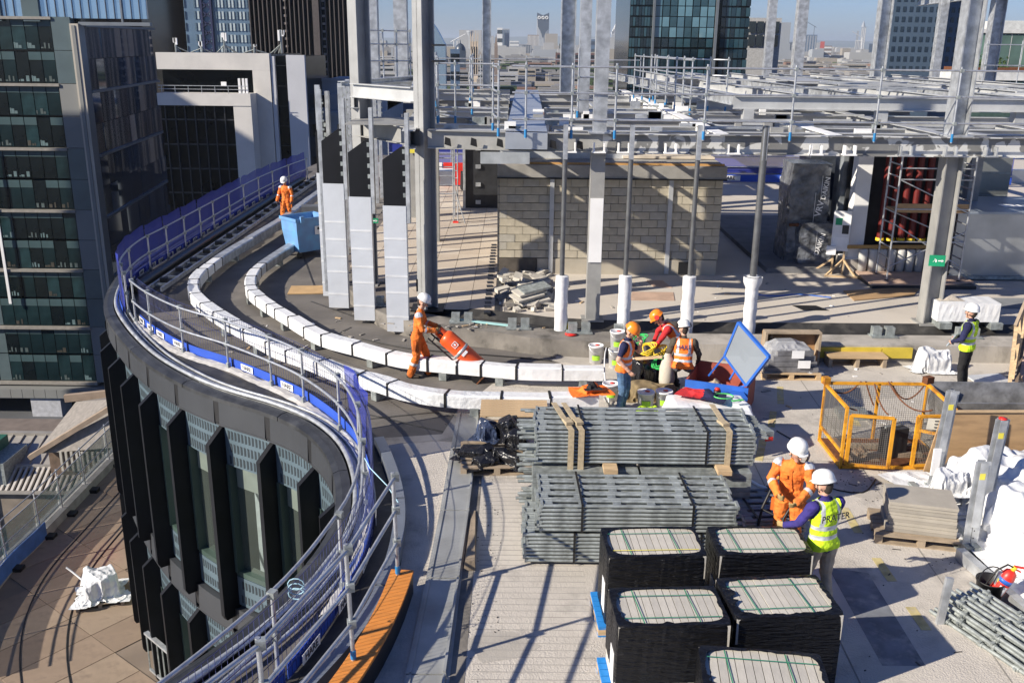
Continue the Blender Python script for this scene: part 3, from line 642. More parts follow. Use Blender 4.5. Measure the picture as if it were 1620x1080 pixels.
T = thing('arched_glass_building', 'curved arch topped glass building beside the nearest tall column', 'building', (-38.5, 500, -42))
b = MB(); pr = [(-4, 0), (4, 0), (4, 47)]+[(4-8*(k/8)**.9*1, 47+11*math.sin(math.pi/2*k/8)) for k in range(1, 9)]
b.prism(pr, 0, 8).xf(Matrix.Rotation(R(90), 4, 'X')); b.build('glass_arch', mat('arch_glass', (.25, .35, .45), .3, .3), T)
tower('office_block', 'blue grey stepped block right of the arched glass building', -31.5, 520, 5, 8, 3, sk['bl'], bands=(5, 'h'))
# rooftops in the middle distance: near ones are things, the rest one mass
rm = [mat('roof_slate', (.06, .07, .1), .6), mat('roof_pale', (.22, .215, .21), .7), mat('roof_brown', (.2, .12, .09), .8), mat('roof_cream', (.3, .27, .225), .8), mat('roof_white', (.36, .36, .35), .6), mat('roof_tree', (.05, .08, .03), .9), glassd]
near = [(2, 130, 22, 12, -4.6, 'long dark flat roof behind the deck steelwork', 0), (34, 160, 20, 9, -3.4, 'dark low roof under the glass office block', 0), (70, 240, 30, 14, -6, 'low blue grey roof with windows behind the right guard rail', 0),
        (95, 330, 44, 16, -10, 'long pale parapet building with square windows on the right', 1), (128, 420, 40, 20, -13, 'brown pitched roof beyond the pale parapet building', 2), (26, 300, 34, 18, -9, 'blue curved station roof in the middle distance', 0),
        (4, 380, 30, 16, -15, 'white vaulted roof left of the tall columns', 4), (-16, 330, 20, 14, -14, 'cream block with dark windows below the church tower', 3), (62, 430, 26, 14, -15, 'grey rooftop plant between the tall columns', 1), (160, 560, 60, 20, -14, 'long cream terrace of buildings far right', 3),
        (-22, 230, 14, 9, -9, 'dark slate roof left of the long black roof', 0), (150, 300, 30, 14, -6, 'dark roof below the blue grey tower', 0)]
for x, y, wd, dp, z1, lb, mi in near:
    t = thing('rooftop_building', lb, 'building', (x, y, -42)); h = z1+42
    MB().box(-wd/2, wd/2, 0, dp, 0, h).build('wall', rm[3] if mi in (1, 3, 4) else rm[2], t)
    q = MB(); q.add([(-wd/2-.3, -.3, h), (wd/2+.3, -.3, h), (wd/2+.3, dp, h), (-wd/2-.3, dp, h), (-wd/2, dp/2, h+1.6), (wd/2, dp/2, h+1.6)], [(0,1,5,4), (2,3,4,5), (0,4,3), (1,2,5), (0,3,2,1)]); q.build('roof', rm[mi], t)
    q = MB()
    for k in range(int(wd/2.4)): q.box(-wd/2+1+k*2.4, -wd/2+2.1+k*2.4, -.15, 0, h-3, h-1)
    q.build('window_row', glassd, t)
b = MB(); r = random.Random(11); mats = rm
for k in range(2600):
    y = 260+3900*(r.random()**1.5); x = r.uniform(-.32, .62)*y; wd = r.uniform(8, 34)*(1+y/3500); dp = r.uniform(8, 20)*(1+y/3500); h = r.uniform(-24, -14)-(2 if y < 700 else 0)
    if r.random() < .05 and y > 1200: h += r.uniform(8, 26); wd *= .5
    b.mi = r.choice([0, 1, 1, 2, 3, 3, 4, 4, 5, 1]); b.box(x, x+wd, y, y+dp, -42, h)
    if r.random() < .5: b.mi = 1; b.box(x+wd*.2, x+wd*.5, y+1, y+dp*.6, h, h+2)
    b.mi = 6
    if y < 1500: b.box(x+wd*.06, x+wd*.94, y-.2, y, h-3.2, h-1.6); b.box(x+wd*.06, x+wd*.94, y-.2, y, h-6.6, h-5)
stuff(b.build('distant_rooftops', mats))
b = MB(); r = random.Random(12)
for k in range(900):
    y = 1500+6500*(r.random()**1.3); x = r.uniform(-.3, .6)*y; s = r.uniform(10, 30); b.mi = r.choice([0, 0, 0, 1, 2]); b.box(x, x+s*(1+r.random()*2), y, y+s, -42, -42+r.uniform(12, 42)*(1+.25*(r.random() < .08)*4))
stuff(b.build('far_city', [rm[4], sk['g'], rm[3]]))

# ---- low buildings below the terrace, left
T = thing('standing_seam_building', 'low building with pale standing seam metal roof beyond the terrace', 'building', (-27, 50, -42))
seam = mat('seam_zinc', (.36, .34, .31), .5, .3, .12, 1.5, dirt=(.28, .26, .24), dscale=1, damt=.5)
MB().box(-7, 4, 0.3, 3, 0, 26.9).build('wall', mat('low_wall', (.16, .13, .11), .9), T)
p0, p1 = Vector((-7, -2.2, 26.0)), Vector((4.2, 4.4, 28.6))
pan = MB(); pan.add([(0, -2.4, 26.1), (.62, -2.4, 26.1), (.62, .3, 27.0), (0, .3, 27.0)], [(0,1,2,3)]); pan.bar((0, -2.4, 26.14), (0, .3, 27.05), .05, .08); pm_ = pan.mesh('roof_panel', seam)
for k in range(16): put('roof_panel', pm_, T, loc=(-6+k*.63, 0, 0))
b = MB(); b.bar((-7, .35, 27.05), (4.4, .4, 27.05), .3, .22); b.build('ridge', seam, T)
MB().tube([(-.8, -1, 26), (-.8, -1, 27)], .1, 8).build('flue', galvd, T)
T = thing('ribbed_roof_building', 'low building with dark and light ribbed louvre roof nearest the terrace', 'building', (-27.5, 44, -42))
MB().box(-6, 5, 2.3, 3.6, 0, 25.4).build('wall', mat('low_wall2', (.2, .17, .14), .9), T)
lm = MB().bar((0, 2.1, 25.55), (.0, 3.5, 26.3), .13, .14).mesh('louvre', mat('louvre_pale', (.45, .42, .39), .6)); 
for k in range(34): put('louvre', lm, T, loc=(-5+k*.3, 0, 0))
b = MB(); b.bar((-6, 2.05, 25.5), (5, 2.05, 25.5), .2, .14); b.bar((-6, 3.55, 26.35), (5, 3.55, 26.35), .2, .14); b.build('edge_trim', seam, T)
MB().add([(-6, 2.1, 25.4), (5.2, 2.1, 25.4), (5.2, 3.5, 26.15), (-6, 3.5, 26.15)], [(0,1,2,3)]).build('roof_underlay', darkst, T)
T = thing('hipped_roof_house', 'brown brick building with hipped slate roof and timber fascia beside the terrace', 'building', (-21.8, 47, -42))
MB().box(-3.2, 4, 0, 6, 0, 28).build('wall', mat('brown_wall', (.13, .09, .065), .9, 0, .3, 3), T)
b = MB(); b.add([(-3.6, -.6, 27.6), (4.2, -1.2, 28.6), (4.2, 5, 29.8), (-2.8, 3, 29.2), (.6, .4, 30.4)], [(0,1,4), (1,2,4), (2,3,4), (3,0,4)]); b.build('roof', mat('hip_slate', (.22, .2, .18), .8, 0, .2, 4), T)
b = MB(); b.bar((-3.8, -.8, 27.5), (.8, -.3, 30.3), .35, .25); b.bar((-3.4, 3, 29.4), (4, 4, 30), .3, .4); b.bar((.8, -.2, 29.7), (1.6, .8, 31.2), .2, .4); b.build('fascia', mat('tan_fascia', (.3, .23, .17), .8), T)
b = MB()
for k in range(9): b.box(-2+k*.28, -1.88+k*.28, -1.2, -1.1, 26.9, 28)
b.build('louvre_screen', mat('pale_louvre', (.4, .38, .33), .8), T)
MB().box(1.4, 2.6, 1, 2, 28, 31.2).build('chimney', mat('chimney_brick', (.22, .12, .08), .9), T)
T = thing('green_shed', 'small dark green shed at the left edge below the tower', 'shed', (-29.6, 46, -42))
MB().box(-1, 1.4, 0, 3, 0, 27.6).build('wall', mat('green_paint', (.02, .12, .08), .6), T); MB().box(1.4, 2.4, .4, 3, 0, 27.0).build('annex', galvd, T)
T = thing('reflected_white_roof', 'unseen white ribbed roof added left of the frame to reflect in the facade glass', 'building', (-24, 6, -42))  # out of view, added to be mirrored in the curved facade's windows
MB().box(-33, 5.5, -22, 19, 0, 27).build('wall', mat('low_wall3', (.3, .29, .27), .9), T)
b = MB()
for k in range(40): b.box(-33, 5.5, -22+k*1.02, -21.1+k*1.02, 27.002, 27.12)
b.build('roof_sheet', mat('white_roof', (.75, .75, .73), .5), T)
# unseen tower, added left of the frame to shade the white framed block
T = thing('shade_tower', 'unseen dark tower added left of the frame to shade the white framed block', 'building', (-110, 80, -42))
MB().box(-12, 12, -20, 8, 0, 80).build('wall', mat('dark_blue_cladding', (.03, .045, .06), .4, .2, .2, .2), T)
q = MB(); q.box(0, 1.6, 0, .1, 0, 2.2); wq = q.mesh('window', glassd)
for r_ in range(8):
    for c in range(4): put('window', wq, T, loc=(12.05, -18+c*6, 8+r_*9), rot=(0, 0, R(90)))
T = thing('olive_roof_annex', 'flat olive grey roof below the glass balustrade', 'building', (-25, 38, -42))
MB().box(-5, 6, -14, 5.5, 0, 20.5).build('roof', mat('olive_roof', (.17, .16, .12), .9, 0, .3, .5), T)
b = MB(); b.tube([(-1.5, -2, 20.4), (-1.4, 0, 22.4), (-.6, 2.6, 24)], .35, 8); b.build('duct', mat('cream_duct', (.4, .35, .25), .7), T)
# ================================================================ THE CURVED BUILDING
EDGE = Path([(-11.9, 52), (-11.9, 40), (-11.9, 33), (-11.8, 29), (-11.5, 26.8), (-10.7, 24.2), (-9.6, 22.1), (-8.15, 19.95), (-6.85, 18.5), (-5.85, 17.65), (-4.7, 16.9), (-3.8, 16.1), (-3.1, 15), (-2.65, 13.6), (-2.5, 12.3), (-2.7, 11), (-3.2, 9.6), (-4.2, 8), (-5.6, 6), (-7.2, 3), (-8.4, -2)])
B = thing('curved_office_building', 'curved dark office building with black facade fins below the roof edge', 'building', (-5, 15, -9))
dA, dZ = EDGE.near(-11.9, 36), EDGE.near(-4.0, 8.2)
anchor = EDGE.near(-5.8, 17.6); bay = 1.46
k0 = int((dA-anchor)/bay); k1 = int((dZ-anchor)/bay)
q = MB(); sweep(q, EDGE, [(.45, -9.2), (.45, -.2), (.8, -.2), (.8, -9.2)], 0, dA+.3, .6); q.build('far_wall', panelm, B, world=True)
core = MB(); sweep(core, EDGE, [(1.4, -9.2), (1.4, -.2), (1.7, -.2), (1.7, -9.2)], dA, dZ, .5); core.build('inner_wall', mat('interior_green', (.16, .2, .13), .7, 0, .3, .4), B, world=True)
q = MB()
for zf in (-5.0, -9.0): sweep(q, EDGE, [(.12, zf-.1), (.12, zf+.12), (2.6, zf+.12), (2.6, zf-.1)], dA, dZ, .5)
q.build('floor_slab', mortar, B, world=True)
jam = mat('green_lit_jamb', (.05, .08, .068), .4, 0, .15, 1)
shine = glassy('facade_glass', (.3, .36, .33), .008, .15, .5, 1, .85)
def bayparts(da, db, zt, first):
    """one bay between fins: parapet or band panel, perforated panel, glass, jamb"""
    g = .12; hp = .5 if first else .6; z_p = zt-hp-.13; z_g = z_p-.85; z_s = z_g-2.45
    q = MB(); sweep(q, EDGE, [(-.1, zt-hp), (-.08, zt), (.1, zt), (.1, zt-hp)], da+g, db-.04, .3); q.build('parapet_panel' if first else 'band_panel', panelm, B, world=True)
    q = MB(); sweep(q, EDGE, [(-.1, zt-hp-.005), (-.1, zt-hp-.04), (.16, z_p), (.16, zt-hp-.06)], da+.02, db-.02, .3); q.build('ledge', panelm, B, world=True)
    def perf(z1, z0):
        q = MB(); q.mi = 0; sweep(q, EDGE, [(.05, z0), (.05, z1), (.1, z1), (.1, z0)], da+.06, db-.06, .3); q.mi = 1
        nr = max(1, int((z1-z0)/.27)); nc = 12
        for r_ in range(nr):
            for c in range(nc):
                d = da+.14+(db-da-.28)*(c+.5*(r_ % 2)+.2)/nc; zc = z0+(z1-z0)*(r_+.5)/nr
                a, e = EDGE.off(d, .046), EDGE.off(d+.055, .046)
                q.quad((a.x, a.y, zc-.1), (e.x, e.y, zc-.085), (e.x, e.y, zc+.085), (a.x, a.y, zc+.1))
        q.build('perforated_panel', [perfm, slotm], B, world=True)
    perf(z_p, z_g+.03)
    zb = max(z_s, -8.9)
    tl = [random.uniform(-.012, .012) for _ in range(4)]; a, e = EDGE.off(da+.12, .2+tl[0]), EDGE.off(db-.12, .2+tl[1]); a2, e2 = EDGE.off(da+.12, .2+tl[2]), EDGE.off(db-.12, .2+tl[3])
    q = MB(); q.quad((a.x, a.y, zb), (e.x, e.y, zb), (e2.x, e2.y, z_g), (a2.x, a2.y, z_g)); q.build('window', shine, B, world=True)
    if random.random() < .6:
        q = MB(); sweep(q, EDGE, [(.185, z_g-.5), (.185, z_g), (.192, z_g), (.192, z_g-.5)], da+.15, db-.15, .8); q.build('window_blind', mat('inner_blind', (.14, .17, .15), .6), B, world=True)
    q = MB(); sweep(q, EDGE, [(.02, zb), (.02, z_g+.04), (.26, z_g+.04), (.26, zb)], da+.05, da+.14, .2); sweep(q, EDGE, [(.02, zb), (.02, z_g+.04), (.26, z_g+.04), (.26, zb)], db-.12, db-.05, .2)
    sweep(q, EDGE, [(.05, zb-.08), (.05, zb+.03), (.26, zb+.03), (.26, zb-.08)], da+.06, db-.06, .3); q.build('window_frame', jam, B, world=True)
    if first: perf(z_s-.1, -4.72)
def fin(d, z1, z0):
    t = EDGE.tan(d); n = Vector((t.y, -t.x, 0)); p = EDGE.at(d); v = []
    for s in (-.055, .055):
        o = p+t*s
        for off, z in ((-.1, z1), (.34, z1-.36), (.34, z0+.12), (.28, z0), (-.1, z0)): v.append((o.x+n.x*off, o.y+n.y*off, z))
    q = MB(); q.add(v, [(0,1,2,3,4), (9,8,7,6,5), (0,5,6,1), (1,6,7,2), (2,7,8,3), (3,8,9,4), (4,9,5,0)]); return q
for k in range(k0, k1+1):
    d = anchor+k*bay
    if d < dA or d+bay > dZ+1: continue
    far = k < k0+4
    for zt in ((0.0, -4.75)):
        bayparts(d, min(d+bay, dZ), zt, zt == 0.0)
        fin(d, zt-.55, -4.95 if zt == 0 else -9.0).build('facade_fin', finm, B, world=True)
        t = EDGE.tan(d); q = MB()
        a, e = EDGE.off(d-.04, -.05), EDGE.off(d+.16, -.05); q.bar((a.x, a.y, zt-.27), (e.x, e.y, zt-.27), .06, .5); q.build('panel_gap', blackm, B, world=True)
# coping of the roof edge
q = MB(); L_ = EDGE.len; nseg = int(L_/2.9)
for k in range(nseg):
    a, e = L_*k/nseg, L_*(k+1)/nseg
    q = MB(); sweep(q, EDGE, [(-.12, -.02), (-.12, .06), (-.02, .1), (.12, .1), (.12, -.02)], a+.012, e-.012, .25); q.build('coping', copem, B, world=True)
q = MB()
for o, z, r in ((.19, .13, .045), (.34, .08, .022), (.47, .06, .03)):
    q.tube(EDGE.poly(o, z, dA, dZ, .3), r, 6)
q.build('edge_pipe', galv, B, world=True)
q = MB(); sweep(q, EDGE, [(.24, -.02), (.24, .05), (.36, .05), (.36, -.02)], 0, L_, .3); q.build('edge_flashing', galv, B, world=True)

# roof surfaces (setting)
inner = EDGE.poly(.2, 0, 0, L_, .4)
pl = [(p.x, p.y) for p in inner]+[(40, -2), (40, 60), (-11, 60)]
structure(MB().prism(pl, -.6, 0).build('roof_deck', membm))
q = MB(); sweep(q, EDGE, [(.55, .004), (.55, .012), (.95, .012), (.95, .004)], 0, EDGE.near(-2.9, 14.4), .3); structure(q.build('edge_gutter', bitm))
fl = [(-.75, 17.75), (-1.24, 15.82), (-2.3, 15.55), (-2.15, 14.7), (-1.75, 13.6), (-1.55, 12.6), (-1.48, 11.4), (-1.6, 10.3), (-1.85, 9.2), (-2.4, 7.9), (-3.3, 6.2), (-3.6, 2), (-3.6, -1.9), (39, -1.9), (39, 20.9), (1.0, 21.0), (1.2, 19.3), (-.4, 18.6)]
structure(MB().prism(fl, .0, .008).build('floor_screed', concf))
# painted mesh shadow lines, yellow marks, dark patch
q = MB()
q2 = MB()
for (a, e) in [((5.6, 18.6), (5.35, 17.6)), ((5.1, 17.2), (4.85, 16.4)), ((4.55, 15.8), (4.25, 14.9)), ((5.15, 13.2), (5.1, 12.4)), ((5.1, 11.7), (5.1, 11.1)), ((5.1, 10.5), (5.1, 10.0)), ((6.6, 17.3), (6.5, 16.5))]:
    q2.bar((*a, .0115), (*e, .0115), .13, .002)
structure(q2.build('yellow_floor_marks', mat('worn_yellow', (.5, .42, .2), .85, 0, .3, 6, dirt=(.42, .38, .3), dscale=5, damt=.9)))
q2 = MB(); q2.prism([(4.35, 11.45), (4.85, 11.3), (4.8, 9.3), (4.3, 9.3)], .009, .0105)
structure(q2.build('dark_floor_patch', mat('dark_patch', (.16, .17, .19), .7, 0, .4, 2.5, dirt=(.4, .38, .35), dscale=2.2, damt=.9)))
q2 = MB(); r = random.Random(4)
for k in range(14):
    x, y = r.uniform(4.3, 8.5), r.uniform(9, 14.5); q2.cbox((x, y, .0115), (r.uniform(.03, .22), r.uniform(.01, .03), .004), r.uniform(0, 3))
for k in range(240):
    x, y = r.choice([(r.gauss(6.3, .5), r.gauss(11.7, .4)), (r.gauss(5.9, .3), r.gauss(14, .3)), (r.uniform(-1.3, 6), r.uniform(8, 20)), (r.uniform(-.5, -.1), r.uniform(8.5, 13.5))]); s = r.uniform(.004, .014); q2.cbox((x, y, .008+s/3), (s*1.6, s, s*.6), r.uniform(0, 3))
stuff(q2.build('floor_debris', bitm))
q = MB()
for k in range(44):
    y = 8.7+k*.135; q.box(-.42+.0*k, 1.0, y, y+.012, .0082, .0105)
for k in range(30):
    y = 11.4+k*.135; q.box(-.42, .3, y+3.2, y+3.212, .0082, .0105)
structure(q.build('mesh_shadow_lines', mat('wire_shadow', (.33, .31, .285), .9)))  # thin strips painting the shadow of the guard rail's wire mesh
r = random.Random(14)
for (cx, cy, s_) in [(5.9, 13.9, .5), (6.9, 11.4, .45), (1.5, 20.2, .5), (4.6, 19.2, .6), (7.4, 18.6, .7), (-.1, 9.6, .35), (6.2, 16.6, .4), (8.6, 16.9, .6), (5.2, 8.6, .4)]:
    q = MB(); q.prism([(cx+s_*(.6+.5*r.random())*1.4*math.cos(a*.3927), cy+s_*(.6+.5*r.random())*math.sin(a*.3927)) for a in range(16)], .0086, .0096+r.uniform(0, .0004)); structure(q.build('floor_stain', mat('stained_floor', (.42, .39, .345), .85, 0, .2, 1.5, .6, 45, dirt=(.28, .26, .235), dscale=1.5, damt=.8)))
q = MB()
for (a, e) in [((3.9, 8), (4.15, 15)), ((5.6, 8), (6.2, 20)), ((4.1, 15), (9.5, 14.6)), ((2.2, 14.9), (2.3, 20)), ((8.2, 14.5), (9.0, 20.2))]: q.bar((*a, .0095), (*e, .0095), .018, .003)
structure(q.build('floor_joint', mat('floor_joint', (.25, .235, .21), .9)))
# metal cover strip along the screed
S = thing('metal_cover_strip', 'long flat galvanised metal cover strip lying along the pale floor', 'cover strip', (-1, 13, 0))
lx = [(-1.02, 17.6, -.62), (-1.05, 14.9, -.6), (-1.06, 12.9, -.62), (-1.1, 11.0, -.66), (-1.15, 9.0, -.7), (-1.2, 6.5, -.72)]
stm = mat('strip_steel', (.4, .41, .4), .45, .35, .15, 2, dirt=(.27, .27, .25), dscale=1.2, damt=.7)
for (a, ya, c), (e, ye, g) in zip(lx, lx[1:]):
    q = MB(); q.add([(a, ya-.012, .01), (c, ya-.012, .01), (g, ye+.012, .01), (e, ye+.012, .01), (a, ya-.012, .05), (c, ya-.012, .05), (g, ye+.012, .05), (e, ye+.012, .05)], [(0,3,2,1),(4,5,6,7),(0,1,5,4),(1,2,6,5),(2,3,7,6),(3,0,4,7)])
    q.bar((a+.05, ya-.02, .055), (e+.05, ye+.02, .055), .03, .02); q.bar((c-.02, ya-.02, .06), (g-.02, ye+.02, .06), .03, .04); q.build('cover_plate', stm, S, world=True)
# upstand beside the strip
q = MB(); q.add([(-.58, 17.2, .008), (-.46, 17.2, .008), (-.5, 6.5, .008), (-.68, 6.5, .008)], [(0,1,2,3)]); 
q.v = [(x, y, .0115) for x, y, z in q.v]; structure(q.build('floor_channel', conckd))
P = tag(MB().add([(-.6, 12.9, .015), (-.52, 12.95, .015), (-.46, 11.25, .015), (-.62, 11.25, .015), (-.58, 12.9, .03), (-.53, 12.95, .03), (-.47, 11.25, .16), (-.6, 11.25, .16)], [(0,3,2,1),(4,5,6,7),(0,1,5,4),(1,2,6,5),(2,3,7,6),(3,0,4,7)]).build('timber_offcut', woodo), 'long thin timber offcut lying in the channel beside the metal cover strip', 'timber')
# pale membrane laps on the dark roof
q = MB(); r = random.Random(3)
for (a, e) in [((-5.5, 25), (-1.5, 20.9)), ((-7, 31), (-5.6, 26.2)), ((-3.6, 17.3), (-1.0, 15.9)), ((-8.8, 36), (-6.0, 31)), ((-2.6, 20.4), (1.0, 19.6)), ((-5, 20.1), (-4.0, 22.6)), ((-2.7, 16.6), (-1.4, 17.0)), ((-6.9, 22.4), (-5.9, 21.6))]:
    q.bar((*a, .004), (*e, .004), .05, .006)
structure(q.build('membrane_laps', bitm))
q = MB(); q.prism([(-2.6, 15.35), (-1.3, 15.6), (-.75, 15.5), (-.7, 17.2), (-1.0, 17.3), (-1.25, 15.9), (-2.5, 15.65)], .0085, .014); structure(q.build('pale_threshold', conck))
q = MB(); q.prism([(-.3, 18.8), (1.9, 18.75), (2.0, 19.5), (1.2, 20.0), (-.2, 19.5)], .0085, .02); structure(q.build('spilled_sand', mat('sand', (.55, .5, .43), .95, 0, .1, 5)))
# ---- raised kerb and upper floor
KB = Path([(40, 20.3), (12, 20.3), (4, 20.25), (.9, 20.5), (-.45, 21.0), (-1.65, 21.35), (-2.6, 21.9), (-3.4, 22.8), (-4.3, 24.6), (-5.0, 26.4), (-5.6, 30), (-5.9, 36), (-6, 52)])
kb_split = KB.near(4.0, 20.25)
U = MB(); pts = KB.poly(-1.45, 0, 0, None, .5)
pf = [(p.x, p.y) for p in pts]
q = MB(); q.prism(pf+[(-5.5, 58), (40, 58)], 0, .46); structure(q.build('upper_floor', concu))
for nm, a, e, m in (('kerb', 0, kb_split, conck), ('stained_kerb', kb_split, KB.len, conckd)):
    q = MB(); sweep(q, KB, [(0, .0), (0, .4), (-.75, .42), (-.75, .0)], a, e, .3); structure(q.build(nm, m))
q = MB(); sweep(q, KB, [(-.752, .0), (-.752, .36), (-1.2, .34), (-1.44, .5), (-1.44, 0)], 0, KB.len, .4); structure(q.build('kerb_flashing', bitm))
q = MB()
for (x0, x1, z) in ((6.9, 8.3, .05), (8.3, 9.0, .05)):
    q.box(x0, x1-.02, 20.22, 20.3, .12, .36)
structure(q.build('yellow_kerb_panel', mat('kerb_yellow', (.55, .42, .05), .7, 0, .15, 4)))
for i, (x, y) in enumerate([(-1.2, 21.75), (.15, 21.3), (1.55, 21.0), (2.6, 20.9), (8.55, 20.95), (10.5, 20.95), (-3.2, 23.2), (12.4, 20.95)]):
    t = thing('bracket_pair', ['pair of square steel brackets on the dark kerb behind the gas bottle', 'pair of square steel brackets on the dark kerb beside the rubble pile', 'pair of square steel brackets under the first wrapped pipe post', 'pair of square steel brackets behind the stacked buckets', 'pair of square steel brackets on the pale kerb right of the yellow panels', 'pair of square steel brackets behind the man holding a clipboard', 'pair of square steel brackets between the wrapped fins', 'pair of square steel brackets behind the timber handrail'][i], 'bracket', (x, y, .42), 0, 'steel bracket pairs along the kerb')
    q = MB(); q.box(-.3, .3, -.18, .12, 0, .03); q.build('base_plate', galvd, t)
    for s in (-.15, .15): q = MB(); q.box(s-.1, s+.1, -.08, .1, .03, .22); q.build('bracket', galvd, t)
# paving slabs on the left half of the upper floor
pav = bpy.data.objects['upper_floor']
jb = MB(); jb.prism([(-5.1, 28), (-4.3, 25.5), (-3.5, 23.6), (-2.6, 22.9), (-.5, 22.6), (-.5, 44), (-5.1, 44)], .46, .466); structure(jb.build('paving_bed', jointm))
sm_ = MB().box(.006, .614, .006, .894, 0, .03); ms = [sm_.mesh('paving_slab', m) for m in (pavem, mat('paving_stone_b', (.46, .39, .315), .8, 0, .1, .9, .3, 25), mat('paving_stone_c', (.53, .465, .385), .8, 0, .1, .9, .3, 25))]
r = random.Random(8); par = bpy.data.objects['paving_bed']
for i in range(8):
    for j in range(24):
        x = -5.4+.62*i+.0; y = 22.65+.9*j
        if x > -1.1: pass
        lim = -2.6 if y < 23.4 else -3.3 if y < 24.6 else -4.2 if y < 26.5 else -5.2
        if x < lim: continue
        put('paving_slab', r.choice(ms), par, loc=(x, y, .466+r.uniform(0, .004)))
q = MB(); q.box(-.44, -.3, 22.5, 31, .46, .5)
for k in range(20): q.cbox((-.62, 22.4+k*.42, .49), (.16, .22, .05), .1)
g = thing('perforated_edge_strip', 'dark perforated metal strip along the right edge of the paving slabs', 'edging strip', (-.6, 22.3, .46))
q.build('strip', darkst, g, world=True)
# ---- block wall enclosure
W = thing('blockwork_enclosure', 'beige concrete blockwork enclosure with flat concrete lid under the steel deck', 'building', (-.4, 26.7, .46))
fx0, fx1, fz0, fz1 = -.4, 5.88, .46, 3.2
q = MB(); q.box(fx0+.02, fx1-.02, 26.72, 32.6, fz0, fz1-.02); q.build('mortar_core', mortar, W, world=True)
bm_ = [MB().box(.006, .442, -.05, .0, .006, .216).mesh('block', m) for m in blockm]
bh = [MB().box(.006, .216, -.05, .0, .006, .216).mesh('block', m) for m in blockm]
r = random.Random(6); nrow = 10
for row in range(nrow):
    z = .92+row*.225; x = fx0; c = 0
    while x < fx1-.05:
        half = (row % 2 and c == 0); wdt = .22 if half else .448
        if x+wdt > fx1+.03: half = True; wdt = .22
        if abs(x-1.3) < .12 and False: pass
        put('block', (bh if half else bm_)[r.choice([0, 0, 1, 2, 3, 0, 1])], W, loc=(x-fx0, r.uniform(-.009, .006), z-fz0+r.uniform(-.003, .003)), rot=(0, r.uniform(-.006, .006), r.uniform(-.01, .01))); x += wdt; c += 1
for k in range(int(5.8/.45)):   # left return wall
    for row in range(12): 
        if k < 8: put('block', bm_[r.choice([0, 1, 2, 3])], W, loc=(-.0-.0, .45+k*.45, row*.225), rot=(0, 0, R(-90)))
q = MB(); q.box(fx0+1.1, fx1-.05, 26.62, 26.7, fz0, .9); q.build('base_course', mat('base_conc', (.4, .36, .29), .9, 0, .15, 2), W, world=True)
q = MB(); q.box(fx0, fx0+1.08, 26.6, 26.7, fz0, .9); q.build('dark_base', mat('dark_base', (.1, .085, .07), .9, 0, .3, 4), W, world=True)
q = MB(); q.box(fx0-.06, fx1+.05, 26.55, 32.8, fz1, fz1+.36); q.build('concrete_lid', mat('lid_conc', (.3, .29, .27), .85, 0, .2, 2, .3, 20, dirt=(.18, .17, .16), dscale=1.5), W, world=True)
q = MB(); q.box(fx0-.07, fx1+.06, 26.5, 26.56, fz1-.02, fz1+.02); q.build('drip_line', blackm, W, world=True)
q = MB(); q.box(fx0, fx0+3.1, 28.2, 32.6, fz1+.362, fz1+.7); q.box(fx0+3.12, fx0+3.9, 28.3, 32, fz1+.362, fz1+.55); q.build('roof_upstand', galvsheet, W, world=True)
q = MB()
for k in range(6): q.box(3.2, 5.9, 28.2+k*.55, 28.5+k*.55, fz1+.38, fz1+.45)
q.build('roof_board', mat('cream_board', (.6, .53, .44), .7), W, world=True)
q = MB(); q.box(fx0, fx1, 26.7, 26.75, fz1+.362, fz1+.42); q.build('orange_edge_batten', mat('batten', (.5, .28, .1), .7), W, world=True)
for x in (1.02, 4.35): MB().box(x, x+.12, 26.58, 26.66, .5, fz1-.02).build('wall_post', paintl, W, world=True)
MB().box(4.75, 5.15, 26.56, 26.62, .5, .85).build('vent_opening', blackm, W, world=True)
# rubble beside the wall
r = random.Random(9)
q = MB()
for k in range(150):
    x, y = r.uniform(-.3, 1.0), r.uniform(22.5, 26.4); s = r.uniform(.08, .42); q.mi = r.choice([0, 0, 1, 2])
    q.cbox((x, y, .5+r.uniform(0, .12)), (s, s*r.uniform(.4, 1), r.uniform(.04, .12)), r.uniform(0, 3), r.uniform(-.3, .3), r.uniform(-.3, .3))
o = stuff(q.build('rubble', [slabm, conck, conckd]))
T = thing('slab_stack', 'tilted pile of grey broken slabs on the rubble beside the wrapped pipe', 'slab pile', (.45, 23.1, .55))
for k in range(7):
    q = MB(); q.cbox((r.uniform(-.1, .1), r.uniform(-.1, .1), .05+k*.055), (.75, .5, .05), .5+r.uniform(-.2, .2), .12, -.14); q.build('slab', slabm2 if k % 2 else galvd, T)
# plant room side: door frame left of wall, barriers and red tank beyond
T = thing('dark_doorway_cabinet', 'tall dark open steel cabinet left of the blockwork wall', 'cabinet', (-1.2, 37.5, .46))
q = MB(); q.box(-.7, .75, .1, 2, 0, 2.75); q.build('body', darkst, T)
q = MB(); q.box(-.8, -.7, -.05, 2, 0, 2.8); q.box(-.9, .9, -.3, 2.2, 2.8, 2.95); q.build('frame', galv, T)
q = MB()
for k in range(4): q.box(-.3, -.1, .02, .1, .2+k*.7, .35+k*.7)
q.build('hinge', galv, T)
T = thing('safety_barrier', 'red and white plastic safety barriers at the far end of the paving', 'barrier', (-3.2, 43.5, .46))
for k in range(4):
    q = MB(); q.box(-1.0+k*.5, -.56+k*.5, -.05, .05, .1, 1.1); q.build('barrier_panel', red if k != 1 else whitep, T)
T = tag(MB().cbox((0, 0, .4), (.9, .5, .8), .2, .3).build('rubble_sack', blackc), 'black draped sheet hanging at the far end of the paving', 'sheet'); T.location = (-1.9, 42.5, .46)
